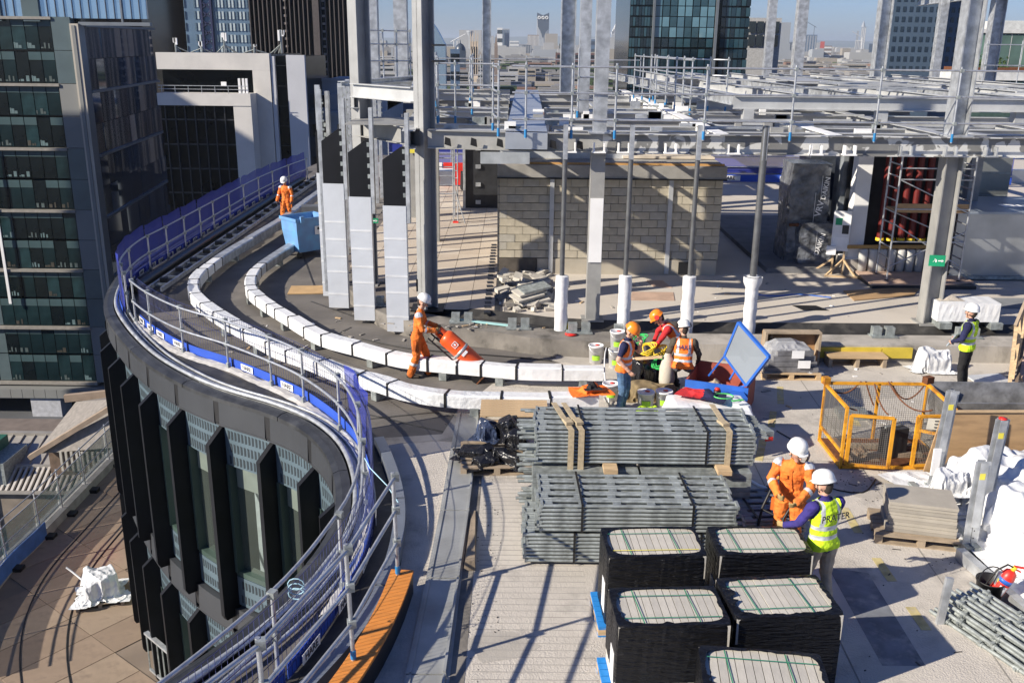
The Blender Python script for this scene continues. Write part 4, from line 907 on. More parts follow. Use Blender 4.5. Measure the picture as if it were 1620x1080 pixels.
T = thing('mobile_tower', 'narrow aluminium ladder tower with red castors on the paving', 'ladder tower', (-2.1, 34.3, .466))
q = MB()
for s in (-.08, .08): q.tube([(s, 0, .1), (s, 0, 3.9)], .022, 6)
q.build('stile', galv, T)
q = MB()
for k in range(14): q.tube([(-.08, 0, .3+k*.27), (.08, 0, .3+k*.27)], .015, 5)
q.build('rung', galv, T)
MB().tube([(0, 0, 1.2), (.35, -.2, .05)], .02, 6).build('stabiliser', galv, T)
MB().box(-.1, .1, -.06, .06, 0, .1).build('castor', red, T)
T = thing('scaffold_rack', 'aluminium scaffold rails left of the tower ladder beyond the column', 'scaffold', (-3.1, 35.5, .46))
for k in range(9): MB().tube([(-1, 0, .9+k*.33), (.9, .1, .9+k*.33)], .025, 6).build('rail', tubem, T)
for x in (-1, .9): MB().tube([(x, 0, 0), (x, 0, 3.8)], .025, 6).build('upright', tubem, T)
q = MB(); q.box(-.9, .8, .4, 1.2, 1.2, 1.7); q.build('grey_box', whitep, T)
q = MB(); q.box(-.2, .3, .35, .4, 1.35, 1.55); q.build('label_panel', red, T)
# far perimeter: blue mesh barriers and HARE banner behind everything
FB = thing('perimeter_guardrail', 'far perimeter guard rail with blue netting and banners behind the blockwork', 'guard rail', (0, 46, .46))
for x0 in range(-6, 22, 3):
    MB().tube([(x0, 46, .46), (x0, 46, 2.2)], .03, 6).build('upright', tubem, FB, world=True)
    q = MB(); q.quad((x0, 46.05, .9), (x0+3, 46.05, .9), (x0+3, 46.05, 2.3), (x0, 46.05, 2.3)); q.build('netting', netm, FB, world=True)
    MB().box(x0+.05, x0+2.95, 45.9, 45.95, .5, .85).build('banner', bannerm, FB, world=True)
    MB().box(x0+.8, x0+1.9, 45.88, 45.9, .55, .8).build('banner_plate', whitep, FB, world=True)
    lettering('HARE', .24, textm, FB, frame((x0+1.35, 45.87-46, .675-.46), (1, 0, 0), (0, 0, 1)))
for z in (1.2, 1.7, 2.2): MB().tube([(-6, 46, z), (21, 46, z)], .025, 6).build('rail', tubem, FB, world=True)
q = MB(); q.box(-8, 30, 46.6, 47.2, .46, 1.1); structure(q.build('parapet', paintl))
# ================================================================ STEEL FRAME
F = thing('rooftop_steelwork', 'grey steel frame of beams carrying an open deck over the upper floor', 'steelwork', (2, 22, .46))
def beam(p, q, h=.4, bw=.22, m=paintl, name='beam'):
    b = MB(); b.ibeam(p, q, h, bw); return b.build(name, m, F, world=True)
DZ = 4.65        # beam centre level, top at 4.85
beam((-2.0, 22.35, DZ), (2.0, 21.75, DZ), .42, .24, paintg)
xs = [2.0, 4.7, 7.4, 10, 12.7, 16]
for a, e in zip(xs, xs[1:]): beam((a+.005, 21.75, DZ), (e-.005, 21.75, DZ), .44, .26, patchm)
beam((-4.2, 25.4, DZ), (-2.2, 22.6, DZ), .42, .24, paintg)
for y, x0, x1, m in [(22.9, -2, 16, paintl), (24.3, -2.1, 16, paintl), (26.5, -2.2, 10, paintg), (28.7, -2.3, 16, paintl), (31, -2.5, 10, paintl), (34.5, -3, 14, paintg), (38.8, -3, 10, paintl), (42.5, -4, 10, paintl)]:
    beam((x0, y, DZ+.0), (-.2, y, DZ), .36, .2, m); beam((.95, y, DZ), (4.55, y, DZ), .36, .2, m)
    if x1 > 4.9: beam((4.9, y, DZ), (9.8, y, DZ), .36, .2, m)
    if x1 > 10.2: beam((10.2, y, DZ), (x1, y, DZ), .36, .2, m)
for y in (22.3, 23.6, 25.2, 25.9):
    beam((4.95, y, DZ), (9.8, y, DZ), .2, .14, galv); beam((10.2, y+.2, DZ), (15.8, y+.2, DZ), .2, .14, galv)
# broad plate girder running back, the other main girders
q = MB(); q.add([(-.2, 21.7, 4.5), (.75, 21.7, 4.5), (1.0, 42, 4.5), (.05, 42, 4.5), (-.2, 21.7, 4.86), (.75, 21.7, 4.86), (1.0, 42, 4.86), (.05, 42, 4.86)], [(0,3,2,1),(4,5,6,7),(0,1,5,4),(1,2,6,5),(2,3,7,6),(3,0,4,7)]); q.build('plate_girder', mat('blue_grey_plate', (.4, .43, .47), .4, .4, .12, 2), F, world=True)
for x, y1, m in ((4.72, 43, patchw), (10.0, 43, paintl), (7.3, 26, patchw), (12.9, 26, paintl), (-2.4, 43, paintl)):
    beam((x, 21.95, DZ+.01), (x+(.0 if x > 0 else -1.2), y1, DZ+.01), .42, .3, m, 'main_girder')
for (a, e) in [((7.4, 22, 4.7), (5.0, 26.3, 4.7)), ((12.6, 22, 4.7), (10.2, 26, 4.7)), ((10.2, 24.5, 4.7), (14, 22, 4.7)), ((-2.2, 28.7, 4.7), (-.3, 24.3, 4.7))]: beam(a, e, .16, .16, galv, 'brace')
# raised part of the deck on stub posts
RZ = 5.32
beam((5.9, 26.3, RZ), (14.8, 26.1, RZ), .34, .24, paintl); beam((15, 26.1, RZ), (22, 26, RZ), .34, .24, paintl)
for x in (6.3, 9.9, 13.6): MB().box(x-.14, x+.14, 26.15, 26.45, 4.86, 5.15).build('stub_post', paintl, F, world=True)
for x in range(6, 22, 2):
    beam((x+.1, 26.6, RZ+.03), (x-1.6, 48, RZ+.03), .3, .18, galv if x % 4 else paintl)
for y in (30, 34, 38, 42, 46, 48.5): beam((5.6, y, RZ-.3), (24, y, RZ-.3), .26, .2, paintl)
q = MB()
for (x0, x1, y0, y1) in [(10.4, 11.7, 36.5, 41), (6.2, 7.4, 38, 42)]:
    q = MB(); q.box(x0, x1, y0, y1, RZ+.19, RZ+.22); q.build('deck_sheet', mat('deck_sheet', (.42, .43, .44), .5, .3, .15, .8, dirt=(.25, .26, .27), dscale=.5, damt=.6), F, world=True)
for (x0, x1, y0, y1) in [(1.1, 4.4, 31.3, 34.2), (1.1, 4.4, 39, 42.2)]:
    q = MB(); q.box(x0, x1, y0, y1, 4.5, 4.53); q.build('soffit_sheet', paintg, F, world=True)
# columns: x, y, width, base z, top z, kind
cols = [(-2.1, 22.75, .36, .47, 13, 'R'), (-3.95, 25.2, .4, .47, 13, 'R'), (-4.75, 33, .44, 4.9, 15, 'B'), (-4.35, 38, .5, 4.9, 16, 'B'), (-1.2, 42.04, .36, 4.9, 16, 'H'), (2.05, 38.6, .56, 4.87, 16, 'H'), (2.02, 28.7, .32, 4.87, 14, 'B'), (1.92, 21.85, .3, 4.88, 12.5, 'B'),
        (14.05, 55, .44, 4.9, 17, 'B'), (15.5, 54.3, .55, 4.9, 17, 'B'), (16, 43.5, .52, 5.5, 16, 'H'), (22.9, 53.8, .42, 4.9, 17, 'B'), (22.7, 47.3, .55, 4.9, 16, 'H'), (10.0, 21.95, .4, 4.88, 12.5, 'H')]
def column(x, y, wd, z0, z1, kind, m=galv, name='column', rz=42):
    q = MB()
    if kind == 'R':
        q.cbox((x, y, (z0+z1)/2), (wd, .03, z1-z0), R(rz)); 
        for s in (-1, 1): q.cbox((x+s*(wd/2-.015)*math.cos(R(rz)), y+s*(wd/2-.015)*math.sin(R(rz)), (z0+z1)/2), (.03, wd, z1-z0), R(rz))
    elif kind == 'B': q.box(x-wd/2, x+wd/2, y-wd/2, y+wd/2, z0, z1)
    else:
        q.box(x-wd/2, x-wd/2+.028, y-wd/2, y+wd/2, z0, z1); q.box(x+wd/2-.028, x+wd/2, y-wd/2, y+wd/2, z0, z1); q.box(x-wd/2+.03, x+wd/2-.03, y-.015, y+.015, z0, z1)
    q.box(x-wd/2-.1, x+wd/2+.1, y-wd/2-.1, y+wd/2+.1, z0-.01, z0+.025)
    return q.build(name, m, F, world=True)
for c in cols: column(*c, m=mat('mid_primed_steel', (.33, .335, .335), .5, .2, .12, 2, dirt=(.24, .24, .24), dscale=1.5, damt=.5) if c[3] < 1 else galv)
for x, z0 in ((1.92, .47), (10.0, .47)): column(x, 21.95, .32 if x < 3 else .4, z0, 4.42, 'B' if x < 3 else 'H', paintg)
column(9.95, 27.3, .42, .9, 4.45, 'B', patchw); MB().box(9.6, 10.3, 26.95, 27.65, .46, .9).build('column_plinth', conck, F, world=True)
MB().box(1.77, 2.07, 21.76, 21.785, 1.9, 3.4).build('white_coating', patchw, F, world=True)
for x, y in ((-2.6, 31), (-3.75, 35.4), (5.9, 33.5), (13.7, 28.5), (-1.2, 42), (7.4, 38)): column(x, y, .34, .47, 4.43, 'B', paintg)
# splice plates and brackets on the nearest column
q = MB()
for z in (6.35, 6.7): q.box(-1.9, -1.6, 22.5, 22.95, z, z+.04)
q.box(-2.5, -1.7, 22.4, 23.1, .47, .5); q.box(-2.34, -2.3, 22.35, 22.4, 1.0, 1.3); q.build('splice_plate', blackm, F, world=True)
q = MB()
for k in range(6):
    x = -1.6+k*.6; y = 21.6+.1*(5-k)*.15*4/2-.0
    y = 22.35-(x+2)*.15-.17
    q.add([(x, y, 4.55), (x+.16, y, 4.5), (x+.14, y-.02, 4.68), (x+.02, y-.02, 4.72)], [(0,1,2,3)])
q.build('bolt_pocket', blackm, F, world=True)
MB().box(-.75, .35, 21.45, 21.55, 4.2, 4.45).build('edge_plate', mat('flat_galv', (.4, .42, .42), .5, .3, .15, 5), F, world=True)
# end plates, stiffeners and white coated patches on the fascia
r = random.Random(12)
for x in (1.1, 1.75, 2.3, 3.35, 4.75, 6.6, 7.35, 8.6, 9.6, 10.5, 12.4):
    q = MB(); q.box(x, x+.3, 21.42, 21.6, 4.46, 4.49); q.box(x+.02, x+.05, 21.44, 21.6, 4.49, 4.68); q.box(x+.25, x+.28, 21.44, 21.6, 4.49, 4.68); q.build('bracket', patchw if x < 8 else galv, F, world=True)
# left bay: higher beams between the two nearest columns
beam((-4.1, 24.9, 5.6), (-2.35, 22.9, 5.6), .34, .22, paintl); beam((-4.1, 24.9, 5.3), (-5.0, 33, 5.3), .3, .2, paintl); beam((-2.4, 23.4, 5.55), (-3.6, 37, 5.55), .3, .2, paintl)
for y in (26.5, 29, 31.5): beam((-4.2-(y-25)*.1, y, 5.55), (-2.7-(y-23)*.07, y+.6, 5.55), .2, .16, galv)
beam((-4.6, 26, 5.7), (-3.1, 31, 5.7), .14, .2, galv, 'brace')
q = MB(); q.box(-4.1, -2.4, 23.4, 25.6, 4.86, 4.89); q.build('deck_sheet', paintg, F, world=True)
# high level beam at the right edge
beam((19.6, 47, 9.4), (30, 47, 9.3), .6, .4, galv); beam((22.7, 47.6, 9.3), (24, 60, 9.3), .4, .3, galv)
# clutter of the deck: services brackets, loose tubes, clamps
r = random.Random(31)
for k in range(46):
    x, y = r.uniform(-1.8, 9.5), r.choice([22.95, 24.35, 26.55, 28.75, 31.05]); L_ = r.uniform(.12, .4)
    MB().box(x, x+L_, y-.06, y+.05, 4.835, 4.84+r.uniform(.05, .22)).build('clamp_bracket', r.choice([galv, patchw, paintg, galvd]), F, world=True)
for k in range(26):
    x, y = r.uniform(1.2, 9), r.uniform(22.4, 34); a = r.choice([0, 0, .08, 1.57, -.1]); L_ = r.uniform(.8, 2.6)
    MB().bar((x, y, 4.9), (x+L_*math.cos(a), y+L_*math.sin(a), 4.9), .07, .05).build('loose_purlin', r.choice([galv, paintl, galvd]), F, world=True)
for k in range(22):
    x = r.uniform(5.9, 15); y = r.uniform(26.5, 40); MB().bar((x, y, RZ+.25), (x+r.uniform(1, 3.5), y+r.uniform(-.3, .6), RZ+.25), .08, .05).build('loose_purlin', r.choice([galv, paintl]), F, world=True)
for x in range(1, 10):
    MB().box(x-.03, x+.03, 22.2, 26.3, 4.5, 4.62).build('secondary_beam', paintg if x % 2 else galvd, F, world=True)
# ---- guard rails on the deck
def guard(label, pts, zb, zt, levels, sleeve=True, ext=.0, group=None):
    t = thing('deck_guardrail', label, 'guard rail', (*pts[0], zb), 0, group)
    for x, y in pts:
        MB().tube([(x, y, zb), (x, y, zt+.06)], .024, 6).build('upright', tubem, t, world=True)
        if sleeve: MB().tube([(x, y, zb+.02), (x, y, zb+.2)], .032, 6).build('blue_sleeve', mat('sleeve_blue', (.02, .2, .45), .5), t, world=True)
        for z in levels: MB().cbox((x, y-.02, z), (.07, .08, .07)).build('coupler', galvd, t, world=True)
    for z in levels:
        a, e = Vector((*pts[0], z)), Vector((*pts[-1], z)); d = (e-a).normalized()*ext
        MB().tube([a-d]+[Vector((x, y, z)) for x, y in pts[1:-1]]+[e+d], .024, 6).build('rail', tubem, t, world=True)
    return t
guard('long front guard rail with three tubes and blue sleeved posts across the deck edge', [(.25, 21.25), (1.25, 21.2), (2.2, 21.2), (4.15, 21.2), (6.05, 21.2), (7.9, 21.2), (9.6, 21.2), (11.5, 21.2), (13.4, 21.2), (15.3, 21.2)], 4.78, 6.33, (5.2, 5.76, 6.31), ext=.3)
guard('left guard rail run stepping back from the deck front beside the nearest column', [(-.35, 21.3), (-.5, 22.6)], 4.8, 6.3, (5.2, 5.76, 6.28))
guard('guard rail between the nearest column and the broad plate girder', [(-1.95, 24.7), (-1.5, 24.7), (-.4, 24.5)], 4.8, 6.3, (5.2, 5.76, 6.28))
guard('guard rail running back along the left girder past the church tower', [(-1.95, 24.9), (-2.05, 26), (-2.15, 27.5), (-2.3, 29), (-2.5, 31), (-2.7, 33), (-2.9, 36), (-3.1, 39)], 4.8, 6.35, (5.3, 5.8, 6.33))
guard('second guard rail running back left of the tall slim column', [(-1.2, 27.6), (-1.3, 30), (-1.5, 33), (-1.6, 36), (-1.7, 40)], 4.8, 6.3, (5.3, 5.8, 6.28))
guard('guard rail on the raised left bay between the two nearest columns', [(-4.6, 30.5), (-4.1, 30.8), (-3.7, 31), (-3.3, 31.2)], 5.65, 7.1, (6.2, 6.7, 7.1), False)
guard('guard rail cluster in front of the dark glass block running back along the girder', [(5.15, 28.6), (5.0, 29.1), (4.95, 30.2), (4.85, 31.4), (4.75, 33), (4.7, 34), (4.6, 35.3), (4.5, 37)], 4.8, 6.38, (5.3, 5.85, 6.36))
guard('second rail cluster inside the one before the dark glass block', [(6.4, 29.6), (5.9, 29.8), (5.4, 31.5), (5.2, 33.5), (5.1, 36)], 4.8, 6.38, (5.4, 5.9, 6.36))
guard('short upright pair standing by the middle column', [(1.75, 27), (2.5, 27.2)], 4.8, 6.6, (5.3, 5.9))
guard('far guard rail along the back of the open deck', [(-3.5, 43.2), (-1.5, 43.2), (.5, 43.2), (3, 43.2), (5.5, 43.2)], 4.8, 6.2, (5.4, 6.1), False)
guard('guard rail in front of the green glass building at the right edge', [(19, 40), (20.4, 40), (21.6, 40), (23, 40), (25, 40)], 5.2, 7.0, (6.1, 6.9), False)
# ---- black fins wrapped in white film at the edge of the upper floor
fl_ = [(-2.75, 22.0, 3.15, 1), (-3.7, 22.95, 3.2, 1), (-4.55, 24.1, 3.35, 1), (-5.05, 25.3, 3.45, 0)]
lab = ['wrapped facade fin nearest the man with the gas bottle, black top', 'second wrapped facade fin from the right with a tall black top', 'third wrapped facade fin from the right, broad grey film', 'leftmost wrapped facade fin, its film brightest, beside the blue bin']
for i, (x, y, zt, wide) in enumerate(fl_):
    t = thing('wrapped_fin', lab[i], 'facade fin', (x, y, .1), R(-6), 'black fins wrapped in film')
    w2 = .265 if wide else .15
    q = MB(); q.add([(-w2, -.07, 0), (w2, -.07, 0), (w2, .07, 0), (-w2, .07, 0), (-w2-.02, -.07, zt-.1), (w2, -.07, zt-.1), (w2, .07, zt-.1), (-w2-.02, .07, zt-.1)], [(0,3,2,1),(4,5,6,7),(0,1,5,4),(1,2,6,5),(2,3,7,6),(3,0,4,7)]); q.build('film_wrap', mat('fin_film', (.5, .53, .575), .35, 0, .07, 2, .25, 5, bdist=.02), t)
    for z in (.35, .95, 1.35, 1.8, 2.25): q = MB(); q.box(-w2-.006, w2+.004, -.076, -.071, z, z+.05); q.build('tape', wraptape, t)
    q = MB(); q.add([(-w2, -.05, zt-.12), (w2, -.05, zt-.12), (w2, -.05, zt+1.25), (w2-.1, -.05, zt+1.25), (-w2, -.05, zt+.95), (-w2, .06, zt-.12), (w2, .06, zt-.12), (w2, .06, zt+1.25), (w2-.1, .06, zt+1.25), (-w2, .06, zt+.95)], [(0,1,2,3,4), (9,8,7,6,5), (0,5,6,1), (1,6,7,2), (2,7,8,3), (3,8,9,4), (4,9,5,0)]); q.build('black_blade', finm, t)
    q = MB(); q.box(w2+.003, w2+.09, -.06, .08, zt-.5, zt+2.0); q.build('steel_post', galv, t)
    for k in range(5): MB().box(w2-.06, w2, -.062, -.052, zt+.1+k*.25, zt+.2+k*.25).build('clip', galvd, t)
for i, (x, y) in enumerate([(-5.3, 26.4), (-5.55, 27.6), (-5.0, 25.0)]):
    t = thing('steel_upright', ['galvanised channel upright behind the leftmost wrapped fin', 'farthest galvanised channel upright by the stone building', 'galvanised channel upright between the two leftmost fins'][i], 'steel post', (x, y, .3), 0, 'galvanised uprights behind the fins')
    q = MB(); q.box(-.05, .05, -.05, .05, 0, 5.3); q.box(-.09, -.05, -.02, .06, 0, 5.3); q.build('post', galv, t)
    q = MB()
    for k in range(8): q.box(.05, .1, -.06, 0, 3.4+k*.22, 3.45+k*.22)
    q.build('bracket', galvd, t)
up0 = bpy.data.objects['steel_upright']
for k in range(9):
    y = 28.9+1.45*k; dup(up0, (KB.at(KB.near(-5.8, y)).x+.35, y, .3), 0, 'galvanised channel upright in the row running back behind the wrapped fins', 'galvanised uprights behind the fins')
# ---- slim pipe posts with wrapped feet in front of the kerb ledge
pl_ = [(1.13, 21.2, 'slim steel pipe post with white wrapped foot nearest the rubble'), (2.6, 21.3, 'slim steel pipe post with white wrapped foot behind the orange helmeted man in blue'), (4.08, 21.3, 'slim steel pipe post with white wrapped foot beside the red hooded man'), (5.55, 21.35, 'thicker dark pipe post with torn white wrapping behind the open blue lid')]
for i, (x, y, lb) in enumerate(pl_):
    t = thing('pipe_post', lb, 'post', (x, y, .15), 0, 'pipe posts with wrapped feet'); rr_ = .055 if i < 3 else .08
    q = MB(); q.tube([(0, 0, 0), (.0, 0, 4.95)], rr_, 10); q.build('pipe', mat('dull_dark_galv', (.15, .155, .16), .4, .5, .2, 6), t)
    MB().box(-.05, .05, -.07, .02, 4.2, 4.95).build('head_channel', galv, t)
    q = MB(); n = 16; prof = []
    for k in range(13):
        z = 1.55*k/12; prof.append((.15+.006*math.sin(k*1.9+i)+(.06 if i == 3 and k > 10 else 0), z))
    q.lathe(prof, n)
    s0 = len(q.v); q.v = [(x_*(1+.16*noise.noise(Vector((x_*8, y_*8, z_*3+i*5)))), y_*(1+.12*noise.noise(Vector((x_*7+3, y_*6, z_*2+i)))), z_) for x_, y_, z_ in q.v]
    q.lathe([(.15, 1.55), (.06, 1.57)], n); q.build('white_wrap', whitewrap, t)
# ================================================================ ROOF EDGE: wrapped rails, guard rails, netting
def wrapped_rail(label, pts, zt, wd, hh, seg, dgrey, name='wrapped_rail'):
    P = Path(pts, .15); t = thing(name, label, 'wrapped rail', (pts[0][0], pts[0][1], .0)); d = 0; i = 0; r = random.Random(int(wd*100)+len(pts))
    while d < P.len-.1:
        grey = d > dgrey; L = (3.0 if grey else seg*r.uniform(.6, 1.25)); e = min(P.len, d+L)
        q = MB(); h2 = wd/2*(1+r.uniform(-.08, .06)); zz = zt+r.uniform(-.022, .016)
        sec = [(-h2, zt-hh), (-h2-.005, zz-.03), (-h2+.03, zz), (h2-.03, zz), (h2+.005, zz-.03), (h2, zt-hh)]
        sweep(q, P, sec, d+.012, e-.012, .25)
        q.build('steel_rail' if grey else 'wrapped_section', galv if grey else (whitewrap if r.random() < .6 else whitewrap_b), t, world=True)
        if not grey:
            q = MB(); sweep(q, P, [(-h2-.012, zt-hh), (-h2-.012, zz+.006), (h2+.012, zz+.006), (h2+.012, zt-hh)], e-.02, e+.03, .1); q.build('strap', blackm, t, world=True)
        if i % 2 == 0:
            c = P.at((d+e)/2); q = MB(); q.cbox((c.x, c.y, (zt-hh)/2+.01), (.16, .3, zt-hh), math.atan2(P.tan(d).y, P.tan(d).x)); q.build('foot', galvd, t, world=True)
        d = e; i += 1
    return P
RA = wrapped_rail('outer curved rail wrapped in white film sections with black straps, nearest the guard rail', [(1.65, 16.85), (.6, 16.78), (-.25, 16.8), (-1.15, 16.86), (-2, 17.18), (-2.6, 17.65), (-3.35, 18.1), (-4.25, 18.95), (-5.1, 19.7), (-6.05, 20.85), (-7, 22.05), (-7.95, 23.45), (-8.6, 24.75), (-8.95, 26.4), (-9.0, 29), (-8.8, 32), (-8.65, 35), (-8.6, 42), (-8.6, 50)], .48, .31, .28, 1.0, 17.2)
RB = wrapped_rail('inner curved rail wrapped in white film sections running behind the man with the gas bottle', [(1.9, 18.5), (.3, 18.5), (-.7, 18.72), (-2.25, 19.15), (-3.4, 19.95), (-4.3, 20.65), (-5.35, 22.1), (-6.5, 23.8), (-7.15, 25.1), (-7.5, 26.9), (-7.45, 28.6), (-7.2, 31.5)], .45, .3, .27, .85, 14.3)
# black drum pipe and cable tray along the far straight run
T = thing('cable_tray', 'long steel cable tray beside the black pipe along the far straight edge', 'cable tray', (-9.8, 26, 0))
for x in (-10.15, -9.75): MB().box(x-.03, x+.03, 25.5, 50, .1, .22).build('side_rail', galv, T, world=True)
for k in range(26): MB().box(-10.1, -9.8, 26+k*.9, 26.12+k*.9, .14, .2).build('rung', galvd, T, world=True)
for k in range(18): MB().cbox((-9.95, 26.3+k*1.3, .25), (.22, .2, .12), .3).build('roller', blackm, T, world=True)
tag(MB().tube([(-10.55, 25.6, .14), (-10.6, 30, .16), (-10.62, 48, .16)], .14, 10).build('black_pipe', mat('black_rubber', (.012, .012, .013), .35, 0, .2, 2)), 'thick black pipe lying along the far straight guard rail', 'pipe')
# guard rail A: far straight run
RAILF = Path([(-10.3, 49), (-10.75, 45), (-11.0, 41), (-11.02, 36), (-11.0, 30), (-11.0, 27.5), (-10.6, 25.2), (-10.0, 23.7), (-9.4, 22.7)])
RAILN = Path([(-9.4, 22.7), (-8.6, 21.6), (-7.4, 20.3), (-6.1, 19.3), (-4.9, 18.2), (-4.05, 17.3), (-3.1, 15.9), (-2.52, 14.5), (-2.2, 13), (-2.08, 11.8), (-2.15, 10.7), (-2.55, 8.9), (-3.5, 6.8), (-4.8, 4.8)])
def edge_rail(label, P, posts, zt=1.12, mid=.6, name='edge_guardrail'):
    t = thing(name, label, 'guard rail', (P.at(0).x, P.at(0).y, 0))
    for d in posts:
        p = P.at(d); tn = P.tan(d); a = math.atan2(tn.y, tn.x)
        MB().tube([(p.x, p.y, .02), (p.x, p.y, zt+.03)], .025, 8).build('upright', tubem, t, world=True)
        q = MB(); q.cbox((p.x, p.y, .02), (.16, .12, .03), a); q.cbox((p.x, p.y, .1), (.07, .07, .14), a); q.build('foot', galvd, t, world=True)
        for z in (mid, zt): MB().cbox((p.x, p.y, z), (.09, .09, .08), a).build('coupler', galvd, t, world=True)
    dd = sorted(posts)
    for z in (mid, zt):
        for a, e in zip(dd, dd[1:]):
            MB().tube([P.off(a+(e-a)*k/6, -.03 if z == zt else -.03, z) for k in range(7)], .024, 8).build('rail', tubem, t, world=True)
    return t, dd
def panel(t, P, a, e, off, h, wires=True, banner=None, net=False, z0=.06, texts=(), side=-1):
    if wires:
        q = MB(); n = int((e-a)/.085)
        for k in range(n+1):
            p = P.off(a+(e-a)*k/n, off, 0); q.tube([(p.x, p.y, z0), (p.x, p.y, h)], .0035, 3, False)
        for z in [z0+.02, .22, .48, .75, 1.0, h]: q.tube(P.poly(off+.006, z, a, e, .5), .005, 3, False)
        stuff(q.build('wire_mesh', mat('mesh_wire', (.03, .04, .14), .5, .2), t, world=True))
    if net:
        q = MB(); n = max(2, int((e-a)/.2)); pts = []
        for k in range(n+1):
            for j in range(6):
                p = P.off(a+(e-a)*k/n, off+.02+.025*math.sin(k*1.3+j), 0); pts.append((p.x, p.y, z0+.03+(h+.12-z0)*j/5+.03*math.sin(k*.9)*(j == 5)))
        q.add(pts, [(k*6+j, (k+1)*6+j, (k+1)*6+j+1, k*6+j+1) for k in range(n) for j in range(5)], True); q.build('debris_netting', netm, t, world=True)
    if banner:
        q = MB(); sweep(q, P, [(off-.02, .05), (off-.02, .24), (off-.03, .24), (off-.03, .05)], a+.03, e-.03, .2); q.build('toe_banner', bannerm, t, world=True)
        for f in texts:
            d = a+(e-a)*f; tn = P.tan(d)*(-side); nrm = Vector((tn.y, -tn.x, 0)); c = P.off(d, off+(-.05 if side < 0 else .03), .145)
            q = MB(); q.cbox((c.x, c.y, .145), (.44, .004, .135), math.atan2(tn.y, tn.x)); q.build('banner_plate', whitep, t, world=True)
            M = frame((c.x+nrm.x*.006-t.location.x, c.y+nrm.y*.006-t.location.y, .145), tn, (0, 0, 1))
            lettering('HARE', .13, textm, t, M)
fp = [RAILF.near(x, y) for x, y in [(-10.1, 48), (-10.75, 45.5), (-11, 43), (-11, 41), (-11, 38.7), (-11, 36.7), (-11, 34.7), (-11, 33), (-11, 31.3), (-11, 29.6), (-11.02, 28.2), (-10.85, 26.2), (-10.3, 24.4), (-9.9, 23.4)]]
tf, fp = edge_rail('far straight guard rail lined with dark blue netting, curving round the left bulge', RAILF, fp)
for a, e in zip(fp, fp[1:]): panel(tf, RAILF, a, e, -.1, 1.3, True, True, True, texts=(.3, .75), side=1)
np_ = [.02]+[RAILN.near(x, y) for x, y in [(-8.6, 21.6), (-7.4, 20.25), (-6.1, 19.3), (-4.9, 18.15), (-4.05, 17.3), (-3.08, 15.9), (-2.5, 14.45), (-2.2, 12.9), (-2.12, 10.7), (-2.55, 8.9), (-3.5, 6.8)]]
tn_, np_ = edge_rail('curved guard rail with tube rails and blue banners above the charcoal facade', RAILN, np_)
for i, (a, e) in enumerate(zip(np_, np_[1:])):
    panel(tn_, RAILN, a, e, .13, 1.15, True, True, i == 6, texts=(.2, .75) if i in (0, 1, 8, 9, 10) else ((.35,) if i in (3, 4) else ()), side=1 if i >= 7 else -1)
# pale crinkled skirt under the banners
q = MB(); r = random.Random(5); n = 90; vs = []
for k in range(n+1):
    d = RAILN.len*.72*k/n
    for o, z in ((-.12, .015), (-.05, .05+r.uniform(0, .03)), (.04, .07+r.uniform(-.02, .03)), (.12, .02)): vs.append(RAILN.off(d, o+r.uniform(-.02, .02), z))
q.add(vs, [(k*4+j, (k+1)*4+j, (k+1)*4+j+1, k*4+j+1) for k in range(n) for j in range(3)]); tag(q.build('gutter_skirt', mat('crinkled_foil', (.42, .41, .4), .5, .1, .2, 6)), 'crinkled pale foil skirt along the foot of the curved guard rail', 'edge skirt')
# inner second coping on the near side and the inner three tube rail on the orange deck
IN = Path([(-2.4, 15.3), (-2.2, 14.7), (-1.9, 13.6), (-1.72, 12.6), (-1.66, 11.5), (-1.74, 10.3), (-2.0, 9.3), (-2.6, 7.9), (-3.6, 6.2)])
t = thing('kerb_capping', 'blue grey metal kerb capping curving beside the orange timber deck', 'kerb', (-2, 12, 0))
for k in range(4):
    a, e = IN.len*k/4, IN.len*(k+1)/4; q = MB(); sweep(q, IN, [(0, .01), (0, .2), (.17, .2), (.17, .01)], a+.02, e-.02, .2); q.build('capping', mat('blue_grey_cap', (.22, .25, .3), .4, .4, .1, 2), t, world=True)
q = MB(); sweep(q, IN, [(-.45, .009), (-.45, .03), (-.02, .03), (-.02, .009)], 0, IN.len, .3); structure(q.build('rough_gutter', bitm))
OD = Path([(-1.36, 10.72), (-1.42, 10.0), (-1.55, 9.2), (-1.75, 8.4), (-2.1, 7.4), (-2.6, 6.4)])
t = thing('orange_step', 'narrow orange boarded timber step between the curved rail and the metal strip', 'timber step', (-1.5, 9.6, 0))
n = int(OD.len/.13)
for k in range(n):
    q = MB(); sweep(q, OD, [(-.16, .3), (-.16, .34), (.13, .34), (.13, .3)], OD.len*k/n+.004, OD.len*(k+1)/n-.004, .2); q.build('board', orangew, t, world=True)
q = MB(); sweep(q, OD, [(-.15, 0), (-.15, .3), (.12, .3), (.12, 0)], 0, OD.len, .3); q.build('riser', blackm, t, world=True)
t = thing('inner_guardrail', 'three tube guard rail with props standing on the orange step', 'guard rail', (-1.5, 10, .34))
R3 = [(-1.42, 10.6), (-1.7, 8.85), (-2.2, 7.2), (-2.9, 5.9)]
for x, y in R3:
    MB().tube([(x, y, .34), (x-.03, y+.02, 1.75)], .025, 8).build('upright', tubem, t, world=True)
    MB().tube([(x, y, .36), (x, y, .46)], .033, 8).build('blue_sleeve', mat('sleeve_blue', (.02, .2, .45), .5), t, world=True)
    for z in (.8, 1.25, 1.7): MB().cbox((x, y, z), (.09, .09, .09), .3).build('coupler', galvd, t, world=True)
